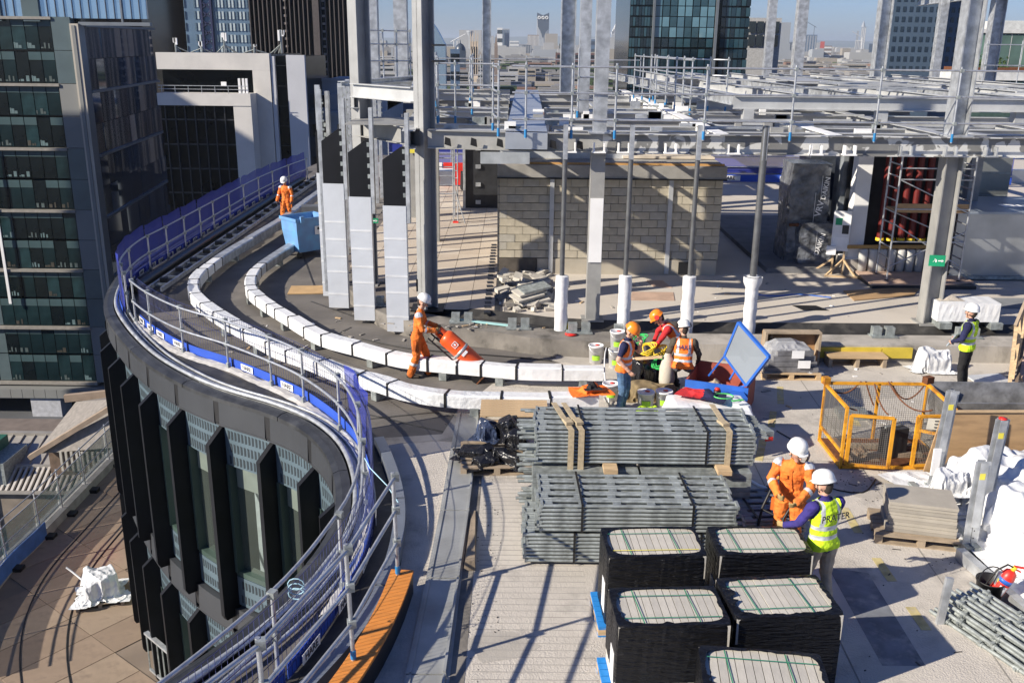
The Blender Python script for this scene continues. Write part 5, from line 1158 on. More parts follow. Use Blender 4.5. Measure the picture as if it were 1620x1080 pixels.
for z in (.8, 1.25, 1.7):
    for a, e in zip(R3, R3[1:]): MB().tube([(a[0], a[1], z), (e[0], e[1], z)], .024, 8).build('rail', tubem, t, world=True)
T = tag(MB().tube([(-2.0, 11.9, 1.35), (-1.9, 11.7, 1.3), (-1.6, 11.2, 1.28), (-1.4, 10.7, 1.3)], .008, 5).build('blue_rope', mat('pale_blue_rope', (.35, .55, .65), .8)), 'thin pale blue rope tied between the two guard rails', 'rope')
T = thing('rope_coil', 'small coil of pale blue rope hanging on the guard rail post at the bottom', 'rope', (-2.42, 9.1, 1.12))
for k in range(3): MB().tube([(.08+.09*math.cos(a*.6), .0, -.06*k+.07*math.sin(a*.6)) for a in range(11)], .007, 5).build('loop', MATS['pale_blue_rope'], T)

# ================================================================ LOWER TERRACE
TZ = -9.0
tp = [(-15.8, 45), (-15.8, 24.5), (-15.2, 21.5), (-13.8, 18), (-11, 14), (-6, 8), (-2, 8), (-1.5, 20), (-8, 24), (-10.5, 45)]
structure(MB().prism(tp, TZ-.8, TZ).build('terrace', mat('terrace_deck', (.2, .155, .12), .85, 0, .15, 1, dirt=(.17, .14, .12), dscale=.8, damt=.6)))
terr = bpy.data.objects['terrace']
bds = [MB().box(.012, 2.43, .012, 1.21, 0, .02).mesh('board', mat(nm, c, .85, 0, .12, 1.5, .3, 20, dirt=(.15, .11, .085), dscale=1.6, damt=.6)) for nm, c in (('terrace_board_a', (.27, .2, .145)), ('terrace_board_b', (.245, .18, .13)), ('terrace_board_c', (.29, .22, .16)))]
A = R(52); r = random.Random(3)
def inpoly(x, y, P):
    c = False
    for i in range(len(P)):
        x0, y0 = P[i]; x1, y1 = P[i-1]
        if (y0 > y) != (y1 > y) and x < (x1-x0)*(y-y0)/(y1-y0)+x0: c = not c
    return c
for i in range(-8, 12):
    for j in range(-14, 18):
        lx_, ly = i*2.44+(j % 2)*.0, j*1.22; cx, cy = lx_+1.22, ly+.61
        X = -12+cx*math.cos(A)-cy*math.sin(A); Y = 26+cx*math.sin(A)+cy*math.cos(A)
        if inpoly(X, Y, [(-15.3, 44), (-15.3, 24.8), (-14.4, 21.2), (-11, 16.5), (-6, 13), (-3.5, 14), (-9, 21), (-11.4, 27), (-11.2, 44)]):
            x = -12+lx_*math.cos(A)-ly*math.sin(A); y = 26+lx_*math.sin(A)+ly*math.cos(A)
            put('board', r.choice(bds), terr, loc=(x, y, TZ+.002+r.uniform(0, .003)), rot=(0, 0, A))
q = MB()
for off in (0, .9):
    P = [Vector((-14.2+off*1.4+.9*math.sin((34-y)/26*3.1)*-0.2+max(0, 27-y)**2*.045, y, TZ+.03)) for y in [34-k*.5 for k in range(32)]]
    q.tube(P, .022, 5)
tag(q.build('curved_lines', blackm), 'two thin black lines curving along the brown terrace boards', 'cable')  # a pair of thin dark lines bending over the boards
BL = Path([(-15.5, 45), (-15.5, 33.5), (-15.5, 27.8), (-15.55, 25.5), (-15.1, 22.2), (-13.9, 18.8)])
t = thing('glass_balustrade', 'glass balustrade with scaffold posts along the lower terrace edge', 'balustrade', (-15.5, 30, TZ))
ds = [BL.near(-15.5, y) for y in (42, 39.5, 37.4, 35.4, 33.46, 31.4, 29.5, 27.9, 25.9, 23.8, 21.6, 19.6)]
q = MB(); sweep(q, BL, [(-.35, TZ), (-.35, TZ+.3), (.15, TZ+.3), (.2, TZ)], 0, BL.len, .4); q.build('upstand', mat('crinkle_upstand', (.33, .32, .31), .7, 0, .2, 3), t, world=True)
for a, e in zip(ds, ds[1:]):
    p = BL.at(a); MB().tube([(p.x, p.y, TZ+.3), (p.x-.05, p.y, TZ+1.75)], .03, 6).build('upright', tubem, t, world=True)
    q = MB(); q.cbox((p.x+.3, p.y, TZ+.06), (.3, .3, .14)); q.build('foot', blackm, t, world=True)
    q = MB(); sweep(q, BL, [(-.12, TZ+.32), (-.12, TZ+1.35), (-.1, TZ+1.35), (-.1, TZ+.32)], a+.04, e-.04, .4); q.build('glass_panel', clearm, t, world=True)
for z in (TZ+.5, TZ+.9, TZ+1.45, TZ+1.72): MB().tube(BL.poly(0, z, ds[0], ds[-1], .6), .022, 6).build('rail', tubem, t, world=True)
q = MB(); sweep(q, BL, [(.16, TZ+.05), (.16, TZ+.6), (.19, TZ+.6), (.19, TZ+.05)], ds[7], ds[-1], .3); q.build('blue_banner', mat('banner_pale_blue', (.06, .17, .5), .5, 0, .2, 3), t, world=True)
for d in (ds[9]+.4, ds[10]):
    tn = BL.tan(d); c = BL.off(d, .21, 0); lettering('HARE', .38, textw, t, frame((c.x+15.5, c.y-30, .33), (-tn.x, -tn.y, 0), (0, 0, 1)))
# terrace railing at the bottom, red lidded bin, white bag on pallet
t = thing('metal_railing', 'short grey metal railing with vertical bars at the foot of the facade', 'railing', (-9.3, 20.3, TZ))
MB().bar((0, .6, 1.3), (2.6, -1.8, 1.3), .12, .06).build('top_rail', galv, t); MB().bar((0, .6, .2), (2.6, -1.8, .2), .06, .06).build('bottom_rail', galv, t)
for k in range(14): MB().bar((.2*k, .6-.185*k, .2), (.2*k, .6-.185*k, 1.3), .03).build('baluster', galvd, t)
t = thing('wheelie_bin', 'wheeled bin with a red lid half hidden behind the facade', 'bin', (-11.6, 27.3, TZ), R(20))
q = MB(); q.add([(-.45, -.5, .15), (.45, -.5, .15), (.45, .5, .15), (-.45, .5, .15), (-.6, -.62, 1.2), (.6, -.62, 1.2), (.6, .62, 1.2), (-.6, .62, 1.2)], [(0,3,2,1),(4,5,6,7),(0,1,5,4),(1,2,6,5),(2,3,7,6),(3,0,4,7)]); q.build('body', darkst, t)
q = MB(); q.cbox((-.66, 0, .95), (.06, 1.25, .95), 0, 0, .12); q.build('lid', red, t)
for s in (-.4, .4): MB().tube([(-.05, s, .08), (.05, s, .08)], .09, 8).build('wheel', blackm, t)
# ---- crumpled sheet helper
def crumple(mb, w_, d_, h_, nx, ny, amp, seed, top=None, drop=.75, edge=.25):
    """a sheet draped over a heap: a grid whose border falls to the ground, broken by straight ridged folds"""
    r = random.Random(int(seed*77)); folds = []
    for k in range(9+int(w_*d_*4)):
        a = r.uniform(0, math.pi); folds.append((r.uniform(-1, 1), r.uniform(-1, 1), math.cos(a), math.sin(a), r.uniform(.12, .5), r.uniform(.25, 1.0)*r.choice([-1, 1, 1]), r.uniform(.3, 1.2)))
    vs = []; sx, sy = w_/2, d_/2
    for j in range(ny+1):
        for i in range(nx+1):
            u, v = i/nx*2-1, j/ny*2-1; m_ = max(abs(u), abs(v)); e = max(0, min(1, (1-m_)/edge)); e = e*e*(3-2*e)
            hgt = (top(u, v) if top else 1)*h_; z = hgt*(.02+.98*e); X, Y = u*sx, v*sy; dx = dy = 0
            for (fu, fv, c, s_, wd, st, ln) in folds:
                px, py = X-fu*sx, Y-fv*sy; al = px*c+py*s_; pe = -px*s_+py*c
                t_ = max(0, 1-abs(pe)/(wd*.35))*max(0, 1-(al/ln)**2)
                if t_ > 0: z += amp*.55*st*t_; dx += -s_*st*t_*amp*.3; dy += c*st*t_*amp*.3
            n2 = noise.noise(Vector((X*3.1+7, Y*3.1, seed*2))); z += amp*.35*n2
            if e < .15: z = min(z, hgt*.2+amp*.2)
            vs.append((X+dx, Y+dy, max(.004, z)))
    mb.add(vs, [(j*(nx+1)+i, j*(nx+1)+i+1, (j+1)*(nx+1)+i+1, (j+1)*(nx+1)+i) for j in range(ny) for i in range(nx)], True)
    return mb
def pallet_parts(t, w_=1.2, d_=1.0, m=woodm, z=0, m2=None):
    """boards, bearers and blocks of a pallet, long side along x"""
    tb = MB().box(-w_/2, w_/2, -.05, .05, 0, .022).mesh('board', m)
    n = 7
    for k in range(n): put('board', tb, t, loc=(0, -d_/2+.05+(d_-.1)*k/(n-1), z+.122))
    for k in range(3): put('board', tb, t, loc=(0, -d_/2+.05+(d_-.1)*k/2, z))
    br = MB().box(-.05, .05, -d_/2, d_/2, 0, .022).mesh('bearer', m); bk = MB().box(-.05, .05, -.07, .07, 0, .078).mesh('block', m2 or m)
    for x in (-w_/2+.05, 0, w_/2-.05):
        put('bearer', br, t, loc=(x, 0, z+.1))
        for y in (-d_/2+.07, 0, d_/2-.07): put('block', bk, t, loc=(x, y, z+.022))
PAL = thing('pallet', 'weathered timber pallet under the white builders bag on the lower terrace', 'pallet', (-12.05, 24.4, TZ+.025), R(20), 'pallets'); pallet_parts(PAL, 1.3, 1.15, woodo)
t = thing('builders_bag', 'crumpled white builders bag on a pallet on the lower brown terrace', 'builders bag', (-12.05, 24.4, TZ+.17), R(20))
drape('bag', 'bag', whitesheet, t, (0, 0, -.02), .1, (.86, .84, 1.35))
MB().tube([(-.5, .4, .35), (-.75, .6, .55), (-.9, .65, .7)], .03, 6).build('handle_loop', whitep, t)
q = MB(); q.tube([(.1+.28*math.cos(a*.5), .1+.2*math.sin(a*.5), .56+.02*math.sin(a)) for a in range(13)], .014, 5); q.tube([(-.5+.09*a, -.3+.03*math.sin(a), .5+.02*math.cos(a)) for a in range(10)], .012, 5); q.build('black_tie', blackm, t)
# ================================================================ MATERIALS STORED ON THE FLOOR
# ---- blue pallets of wrapped slabs
def slab_pallet(label, x, y, rz, w_, d_, h0, torn=0, ystrap=False, pal=None, low_open=False, cols=14):
    P = thing('blue_pallet', pal, 'pallet', (x-.03, y, .01), rz, 'blue pallets under wrapped slabs'); pallet_parts(P, w_+.12, d_+.06, bluewood, 0, woodm)
    t = thing('slab_pack', label, 'slab pack', (x, y, .16), rz); H = h0-.16; r = random.Random(int(x*100))
    wu = w_/cols; slm = [MB().box(.004, wu-.004, -d_/2, d_/2, 0, .3).mesh('slab', m) for m in (slabm, slabm2)]
    for k in range(cols): put('slab', r.choice(slm), t, loc=(-w_/2+k*wu, 0, H-.31+r.uniform(-.004, .004)))
    if low_open:
        sl2 = [MB().box(.006, wu-.006, -d_/2-.005, d_/2, 0, .2).mesh('lower_slab', m) for m in (slabm, slabm2)]
        for k in range(cols): put('lower_slab', r.choice(sl2), t, loc=(-w_/2+k*wu, 0, 0))
    # black film: wall round the stack with a lip over the top edge
    q = MB(); n = 88; z0 = .21 if low_open else 0; c_ = .07; pts = []
    for k in range(n):
        a = 2*math.pi*k/n; ca, sa = math.cos(a), math.sin(a); e = 26.0
        rr_ = (abs(ca)**e+abs(sa)**e)**(-1/e); pts.append((ca*rr_, sa*rr_))
    rings = []
    for (sx, sz) in ((1.02, z0), (1.024, (z0+H)*.5), (1.02, H-.03), (1.008, H+.012)): rings.append([(px*w_/2*sx+.004*r.uniform(-1, 1), py*d_/2*sx+.004*r.uniform(-1, 1), sz) for px, py in pts])
    inner = []
    for k, (px, py) in enumerate(pts):
        a = 2*math.pi*k/n; e = 6.0; rr_ = (abs(math.cos(a))**e+abs(math.sin(a))**e)**(-1/e)
        lip = .042+.01*math.sin(k*.33+x*9)+torn*.16*max(0, noise.noise(Vector((k*.35, x*7, 0))))*(1 if n*.4 < k < n*.78 else .25)+.012*r.random()*torn
        inner.append((math.cos(a)*rr_*(w_/2-lip), math.sin(a)*rr_*(d_/2-lip*.8), H+.014+r.uniform(0, .012)*torn))
    rings.append(inner)
    vs = [p for g in rings for p in g]; q.add(vs, [(i*n+k, i*n+(k+1) % n, (i+1)*n+(k+1) % n, (i+1)*n+k) for i in range(4) for k in range(n)])
    q.build('black_film', blackfilm, t)
    for s in (-.26, .24):
        q = MB(); q.add([(w_*s-.007, -d_/2+.05, H+.003), (w_*s+.007, -d_/2+.05, H+.003), (w_*(s-.03)+.007, d_/2-.05, H+.003), (w_*(s-.03)-.007, d_/2-.05, H+.003)], [(0,1,2,3)]); q.v = [(a, b, c+.003) for a, b, c in q.v]; q.build('strap', greenst, t)
    for i, s in enumerate((-.3, .27)):
        q = MB(); q.box(-w_/2+.06, w_/2-.06, d_*s-.006, d_*s+.006, H+.009, H+.011); q.build('strap', yellst if (ystrap and i == 0) else greenst, t)
    if low_open:
        for s in (-.3, .0, .33): MB().box(w_*s-.02, w_*s+.02, -d_/2-.012, -d_/2-.007, 0, .2).build('dark_band', blackm, t)
    q = MB(); q.box(-w_/2-.018, -w_/2-.012, -.25, -.05, .1, .5); q.build('paper_label', whitep, t)
slab_pallet('back left black wrapped pack of upright slabs, with one yellow strap', 1.72, 10.2, R(3), 1.16, .7, 1.07, .1, True, 'blue pallet under the back left slab pack')
slab_pallet('back right black wrapped slab pack, beside the man in the yellow vest', 3.02, 10.25, R(2), 1.12, .68, 1.07, .5, False, 'blue pallet under the back right slab pack')
slab_pallet('front left black wrapped slab pack, bare slab ends showing under its film', 1.7, 8.84, R(3), 1.18, .72, 1.06, .5, False, 'blue pallet sticking out left of the front left slab pack', True)
slab_pallet('front right black wrapped slab pack with torn film edges on its left', 2.93, 9.04, R(5), 1.16, .78, 1.07, 1.0, False, 'blue pallet under the front right slab pack', False)
slab_pallet('nearest black wrapped slab pack, cut off by the bottom of the photo', 2.45, 7.72, R(-6), 1.18, .76, 1.05, .9, False, 'blue pallet under the nearest slab pack', False)
# ---- bundles of galvanised ladder beams
def beam_bundle(label, x0, y0, z0, L, n_across, n_up, pitch=.2, up=.055, end_plate=True, rz=0, m=galvd, vertical_faces=True, seed=1, group=None):
    """ladder beams lying flat: pairs of tubes joined by slotted web plates, stacked n_up high and n_across deep"""
    t = thing('ladder_beam_bundle', label, 'scaffold beam bundle', (x0, y0, z0), rz, group); r = random.Random(seed)
    q = MB()                                        # one flat ladder beam along x
    q.tube([(0, 0, .024), (L, 0, .024)], .024, 6); q.tube([(0, pitch*.72, .024), (L, pitch*.72, .024)], .024, 6)
    k = 0; x = .05
    while x < L-.25:
        q.box(x, x+.11, .015, pitch*.72-.015, .018, .03); 
        x += .46
    q.box(-.004, .03, -.02, pitch*.72+.02, .0, .05); q.box(L-.03, L+.004, -.02, pitch*.72+.02, 0, .05)
    top = q.mesh('ladder_beam', m)
    q2 = MB(); q2.tube([(0, 0, .024), (L, 0, .024)], .024, 6)
    fr = q2.mesh('beam_tube', m)
    for j in range(n_across): put('ladder_beam', top, t, loc=(r.uniform(-.03, .03), j*pitch, (n_up-1)*up+r.uniform(-.006, .006)), rot=(0, 0, r.uniform(-.004, .004)))
    for i in range(n_up-1):
        put('ladder_beam', top, t, loc=(r.uniform(-.02, .02), 0, i*up))
        for j in range(1, n_across): put('ladder_beam', top, t, loc=(r.uniform(-.04, .04), j*pitch, i*up))
    for f in (.22, .78):
        q = MB(); y1 = pitch*n_across; zt = n_up*up
        q.bar((L*f, -.03, 0), (L*f, -.03, zt), .03, .008, (0, 1, 0)); q.bar((L*f, -.03, zt+.004), (L*f-.03, y1, zt+.004), .03, .008); q.build('steel_band', blackm, t)
    return t
beam_bundle('lower front bundle of galvanised ladder beams at floor level beside the black packs', .2, 11.42, .06, 3.05, 5, 8, seed=1)
beam_bundle('upper front bundle of galvanised ladder beams, with slotted tops, banded in black', .38, 11.42, .53, 2.65, 5, 7, seed=2, up=.058)
beam_bundle('large rear bundle of galvanised ladder beams under two beige webbing slings', .36, 12.75, .92, 3.2, 5, 9, seed=3, up=.058)
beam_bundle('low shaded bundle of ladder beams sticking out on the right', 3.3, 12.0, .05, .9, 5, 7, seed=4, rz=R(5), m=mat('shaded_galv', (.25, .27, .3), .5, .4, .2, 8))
for i, (x, y) in enumerate([(.3, 12.6), (3.2, 12.6)]):
    pass
t = thing('box_section_stack', 'stack of grey rectangular box beams between the two ladder beam bundles', 'beam stack', (.32, 12.62, .05))
for k in range(8):
    q = MB(); q.box(0, 1.55, 0, .45, .1*k, .1*k+.094); q.build('box_beam', galvd, t); q = MB(); q.box(1.57+.02*(k % 2), 3.2, 0, .45, .1*k, .1*k+.094); q.build('box_beam', galvd, t)
for i, x in enumerate((1.35, 3.0)): tag(MB().box(x, x+.2, 12.5, 12.9, .86, .93).build('timber_packer', woodm), ['left timber packer sticking out from under the rear ladder beam bundle', 'right timber packer sticking out from under the rear ladder beam bundle'][i], 'timber')
for i, (x, lb) in enumerate([(.83, 'left strand of the doubled webbing sling round the rear bundle'), (.98, 'right strand of the doubled webbing sling round the rear bundle'), (3.12, 'single beige webbing sling over the right end of the rear bundle')]):
    q = MB(); zt = 1.47; q.box(x, x+.085, 12.69, 12.7, .62, zt); q.add([(x, 12.69, zt), (x+.085, 12.69, zt), (x+.03-.16*(i < 2), 13.75, zt+.012), (x-.05-.16*(i < 2), 13.75, zt+.012), (x, 12.7, zt-.012), (x+.085, 12.7, zt-.012), (x+.03-.16*(i < 2), 13.75, zt), (x-.05-.16*(i < 2), 13.75, zt)], [(0,1,2,3), (7,6,5,4), (0,4,5,1), (1,5,6,2), (2,6,7,3), (3,7,4,0)])
    q.cbox((x-.0, 12.95, zt+.03), (.11, .2, .04), .3); tag(q.build('webbing_sling', strapm), lb, 'sling')
# end clutter of stacked tube ends on the left side
q = MB(); r = random.Random(2)
for k in range(70):
    y, z = r.uniform(12.7, 13.8), r.uniform(.1, 1.4); q.tube([(.22-r.uniform(0, .14), y, z), (.4, y, z)], .024, 6)
stuff(tag(q.build('tube_ends', galvd), 'ragged left ends of the stacked scaffold tubes', 'tube ends'))
q = MB()
for k in range(9): q.bar((3.56, 12.8+.1*k, 1.36), (3.75, 12.78+.1*k, 1.34), .03, .04)
q.cbox((3.78, 13.1, 1.3), (.14, .3, .12), .3); tag(q.build('coupler_end', galvd), 'jutting coupler end with a red tag right of the sling', 'coupler')
tag(MB().cbox((3.8, 12.9, 1.27), (.12, .02, .06), .2).build('red_tag', red), 'small red tag on the jutting coupler end', 'tag')
# ---- black bags and blue wrapped pile, pallet behind
PAL = thing('pallet', 'pale timber pallet leaning flat behind the pile of black bags', 'pallet', (.05, 16.15, .3), 0, 'pallets'); pallet_parts(PAL, 1.22, .8, woodm)
t = thing('timber_stack', 'low pallet under the pile of black bags', 'pallet', (-.25, 14.75, .01), R(3)); pallet_parts(t, 1.2, 1.1, woodo)
bags = [(-.55, 14.7, .3, .5, 'long black bag at the left end of the pile'), (-.4, 15.15, .38, .5, 'blue tinted film wrapped bundle on top of the black pile'), (-.05, 14.5, .36, .6, 'lowest front black bag of the pile'), (-.05, 15.2, .46, .5, 'round black bag at the back of the pile'), (.0, 14.9, .4, .42, 'black bag beside the ladder beams'), (-.4, 14.4, .2, .45, 'small black bag at the near edge of the pile')]
for i, (x, y, h_, s, lb) in enumerate(bags):
    o = drape('plastic' if i % 2 else 'plastic_b', 'plastic_bag', plasticb if i != 1 else mat('blue_black_film', (.04, .055, .1), .2, 0, .5, 4, .5, 10, bdist=.02), None, (x, y, .12+(.18 if i in (1, 3, 4) else 0)), i*1.3, (.62, .66, h_*2.1)); tag(o, lb, 'bag', 'pile of black bags')
# ---- white padded sacks pallet top (behind the bundles)
t = thing('white_sack_pack', 'white film wrapped pack of filled sacks behind the rear ladder beam bundle', 'sack pack', (3.45, 15.45, 0))
q = MB(); q.box(-.68, .68, -.48, .48, 0, .75); q.build('lower_wrap', whitewrap, t)
drape('sackpack', 'film_top', whitewrap, t, (0, 0, -.04), 0, (1, 1, 1))
# red and navy jacket, green logo on the sacks
def cloth(name, label, cat, mats, loc, w_, d_, h_, seed, rz=0, split=0, group=None):
    o = drape('garment' if h_ < .3 else 'bag_small', name, mats[0], None, (loc[0], loc[1], loc[2]-.02), rz, (w_/1.05, d_/.8, h_/(.18 if h_ < .3 else .5)))
    if split:
        me = o.data.copy(); me.materials.append(mats[1]); o.data = me
        for f in me.polygons:
            if f.center.x > w_*(split-.5): f.material_index = 1
    return tag(o, label, cat, group)
cloth('jacket', 'red and navy jacket thrown on the white sacks', 'jacket', [redcl, navy], (3.35, 15.6, .93), .8, .42, .14, 2.2, R(-28), .55)
q = MB(); q.tube([(3.7+.17*math.cos(a/3), 15.5+.13*math.sin(a/3), .955) for a in range(19)], .011, 5, closed=True); q.cbox((3.9, 15.3, .955), (.22, .06, .01), .3); tag(q.build('printed_logo', mat('logo_green', (.1, .55, .15), .6)), 'green ring logo printed on the white sack film', 'logo')
# ---- blue site chest with raised lid
t = thing('site_chest', 'blue edged site chest, red inside, with its big grey lid standing open', 'tool chest', (4.1, 17.5, 0), R(-22))
ins = mat('chest_red_oxide', (.35, .08, .05), .7, 0, .2, 5)
for a, n_ in (((-.6, .6, -.5, -.46, .02, .62), 'front_side'), ((-.6, .6, .46, .5, .02, .72), 'back_side'), ((-.6, -.56, -.458, .458, .02, .62), 'end_side'), ((.56, .6, -.458, .458, .02, .62), 'end_side'), ((-.558, .558, -.458, .458, .02, .06), 'floor_panel')):
    q = MB(); q.box(*a); q.build(n_, [ins] if n_ != 'front_side' else [blue], t)
lid = [(4.36, 16.85, .72), (3.99, 17.45, .95), (4.4, 17.9, 1.72), (4.93, 17.4, 1.1)]
o_ = Vector((4.18, 17.15, .62)); ux = Vector((.55, -.38, -.34)).normalized(); 
c0, c1, c2, c3 = Vector((4.12, 17.45, 1.05)), Vector((4.25, 17.12, 1.82)), Vector((4.68, 16.42, 1.38)), Vector((4.42, 16.8, .68))
nrm = (c1-c0).cross(c3-c0).normalized(); th = nrm*.035
def slab4(q, P, t3): q.add([p for p in P]+[p+t3 for p in P], [(0,1,2,3), (7,6,5,4), (0,4,5,1), (1,5,6,2), (2,6,7,3), (3,7,4,0)])
q = MB(); slab4(q, [c0, c1, c2, c3], th); lidp = q.build('lid', mat('lid_grey', (.22, .25, .28), .5, 0, .06, 2), t, world=True)
q = MB()
for a, e in ((c0, c1), (c1, c2), (c2, c3), (c3, c0)): q.bar(a+th*.5, e+th*.5, .05, .06, nrm)
q.build('lid_edge', blue, t, world=True)
q = MB(); q.bar(c0, Vector((3.85, 17.5, .62)), .03); q.bar(c3, Vector((4.35, 16.95, .6)), .03); q.bar(c0.lerp(c3, .5), Vector((4.2, 17.2, .66)), .03); q.build('lid_strut', blue, t, world=True)
cloth('cardboard_scraps', 'torn cardboard and brown paper inside the red chest', 'cardboard', [mat('card', (.42, .34, .24), .9, 0, .3, 8)], (3.95, 17.45, .3), .8, .6, .28, 4.4, .3)
t = thing('blue_crate', 'small dark blue box in front of the open site chest', 'box', (4.0, 16.7, 0)); q = MB(); q.box(-.38, .38, -.2, .2, 0, .5); q.build('body', mat('deep_blue', (.012, .05, .26), .5), t); MB().box(-.39, .39, -.21, .21, .5, .54).build('rim', blue, t)
t = thing('red_tin', 'small dark tin with red lid on the blue box', 'tin', (3.85, 16.65, .54)); MB().lathe([(0, 0), (.07, 0), (.07, .1), (0, .1)], 12).build('body', blackm, t); MB().lathe([(0, .1), (.05, .1), (.05, .14), (0, .15)], 12).build('lid', red, t)
# ---- shrink wrapped grey pallet, wooden box, bench, yellow etc
PAL = thing('pallet', 'timber pallet under the clear shrink wrapped grey load', 'pallet', (5.95, 19.5, .01), 0, 'pallets'); pallet_parts(PAL, 1.25, 1.0, woodm)
t = thing('shrink_wrapped_load', 'clear shrink wrapped load of grey packs with white paper labels', 'wrapped load', (5.95, 19.5, .15))
for k in range(4): MB().cbox((.02*k, 0, .06+.115*k), (1.15-.12*k, .85-.06*k, .105), .03*k).build('grey_pack', mat('dark_pack', (.16, .16, .17), .5, 0, .4, 5), t)
cf = bpy.data.materials.new('clear_film'); cf.use_nodes = True; bb = cf.node_tree.nodes['Principled BSDF']; bb.inputs['Base Color'].default_value = (.8, .82, .85, 1); bb.inputs['Roughness'].default_value = .15; bb.inputs['Alpha'].default_value = .32
drape('shrink', 'clear_film', cf, t, (0, 0, -.03), 0, (.74, .66, 1))
for x, z in ((.1, .42), (.25, .2)): MB().cbox((x, -.46, z), (.26, .01, .17)).build('paper_label', whitep, t)
t = thing('timber_crate', 'open timber crate board box leaning behind the shrink wrapped load', 'crate', (6.2, 20.05, 0))
q = MB(); q.box(-.62, .62, .16, .2, 0, .74); q.build('back_panel', mat('crate_ply', (.42, .24, .11), .7, 0, .2, 4), t)
for x in (-.62, .57): q = MB(); q.box(x, x+.05, -.1, .155, 0, .74); q.build('side_panel', woodo, t)
q = MB(); q.box(-.62, .62, -.1, .155, .745, .78); q.build('top_panel', woodo, t)
MB().box(-.45, -.4, .1, .155, 0, .7).build('batten', woodm, t)
t = thing('low_bench', 'low pale timber bench before the yellow kerb panels', 'bench', (7.65, 20.05, 0))
q = MB(); q.box(-.65, .65, -.2, .2, .22, .27); q.build('seat', mat('bench_ply', (.48, .34, .19), .7), t)
for x in (-.6, 0, .6): MB().box(x-.04, x+.04, -.18, .16, 0, .215).build('leg', woodo, t)
for i, (x, y, s, lb) in enumerate([(7.15, 16.9, 1, 'flat grey box lying on the floor behind the yellow cage'), ]):
    t = tag(MB().box(-.28, .28, -.22, .22, 0, .12).build('flat_box', galvd), lb, 'box'); t.location = (6.55, 17.0, 0); t.rotation_euler = (0, 0, -.1)
# buckets
def bucket(label, x, y, z=0, h=.42, group=None):
    t = thing('bucket', label, 'bucket', (x, y, z), 0, group)
    MB().lathe([(0, 0), (.14, 0), (.165, h-.03), (.172, h-.03), (.172, h), (.155, h), (.15, h-.01), (0, h-.012)], 24).build('tub', whitep, t)
    q = MB()
    for k in range(7):
        a0, a1 = R(235+k*9), R(235+k*9+9); q.quad((.158*math.cos(a0), .158*math.sin(a0), .1), (.158*math.cos(a1), .158*math.sin(a1), .1), (.166*math.cos(a1), .166*math.sin(a1), .21), (.166*math.cos(a0), .166*math.sin(a0), .21))
    q.build('lime_label', lime, t); MB().tube([(.17*math.cos(R(200+k*14)), .17*math.sin(R(200+k*14))-.01, h-.04-.1*math.sin(R(k*18))) for k in range(11)], .004, 4).build('handle', galv, t)
    MB().lathe([(0, h-.008), (.05, h-.008), (.05, h-.002), (0, h-.002)], 12, (.03, .02, 0)).build('lid_mark', red, t)
    return t
bucket('white bucket with lime label standing alone left of the stacked pair', 1.87, 20.05)
bucket('lower white bucket of the stacked pair by the wrapped post', 2.28, 19.75, 0)
bucket('upper white bucket of the stacked pair by the wrapped post', 2.3, 19.75, .42)
bucket('white bucket between the blue jeans man and the kit bag', 2.62, 17.3, 0, .36)
bucket('second white bucket right beside the one near the kit bag', 2.98, 17.35, 0, .36)
bucket('white bucket behind the navy shirted man', 1.98, 17.75, 0, .36)
# pile of ropes, bags between the men
cloth('bin_bag', 'shiny black bag under the coloured ropes', 'bag', [plasticb], (2.75, 18.45, 0), 1.0, .9, .8, 7.7, .4)
cloth('kit_bag', 'tan canvas kit bag in front of the black bag', 'bag', [mat('khaki', (.2, .15, .08), .9, 0, .25, 8, .4, 15)], (2.78, 17.75, 0), .95, .5, .42, 8.4, -.1)
rc = [(yellowp, 'yellow rope coil on the black bag'), (greenr, 'green rope coil trailing down the black bag'), (yellowp, 'lower yellow rope coil beside the red hooded man'), (greenr, 'upper green rope coil at the top of the pile')]
rp = [(2.75, 18.35, .85), (3.0, 18.15, .62), (3.0, 18.5, .75), (2.6, 18.6, .95)]
for i, ((m, lb), (x, y, z)) in enumerate(zip(rc, rp)):
    q = MB(); r = random.Random(i+20)
    for k in range(5): q.tube([(x+(.1+.02*k)*math.cos(a*.55+k)+r.uniform(-.02, .02), y+.09*math.sin(a*.55+k), z+.1*math.sin(a*.5+k*1.3)+.015*k) for a in range(12)], .012, 6)
    tag(q.build('rope_coil', m), lb, 'rope', 'rope coils')
t = thing('canvas_sack', 'cream canvas sack held by the red hooded man', 'sack', (3.12, 18.0, .12))
q = MB(); q.lathe([(.02, 0), (.13, .03), (.16, .25), (.14, .5), (.1, .7), (.05, .8)], 18); q.v = [(a*(1+.15*noise.noise(Vector((a*6, b*6, c*5)))), b*(1+.15*noise.noise(Vector((a*6+3, b*6, c*5)))), c) for a, b, c in q.v]; q.build('sack', mat('canvas', (.5, .46, .38), .9, 0, .1, 10, .4, 20), t)
tag(MB().bar((2.45, 18.2, .72), (3.0, 17.95, .85), .05, .05).build('wooden_handle', woodm), 'pale wooden handle poking out of the ropes', 'tool handle')
cloth('hi_vis_jacket', 'orange hi vis jacket dropped on the end of the outer wrapped rail', 'jacket', [vestor], (1.5, 16.85, .5), .75, .5, .2, 3.9, .2)
cloth('dark_hood', 'dark brown cloth in the dropped orange jacket', 'cloth', [blackc], (1.52, 16.8, .6), .32, .3, .14, 5.9, .2)
cloth('lime_rope_bag', 'lime and black hi vis bundle on the floor between the buckets', 'bundle', [mat('lime_black', (.5, .75, .02), .8, 0, .2, 4)], (2.55, 16.7, 0), .5, .4, .3, 6.2, .4)
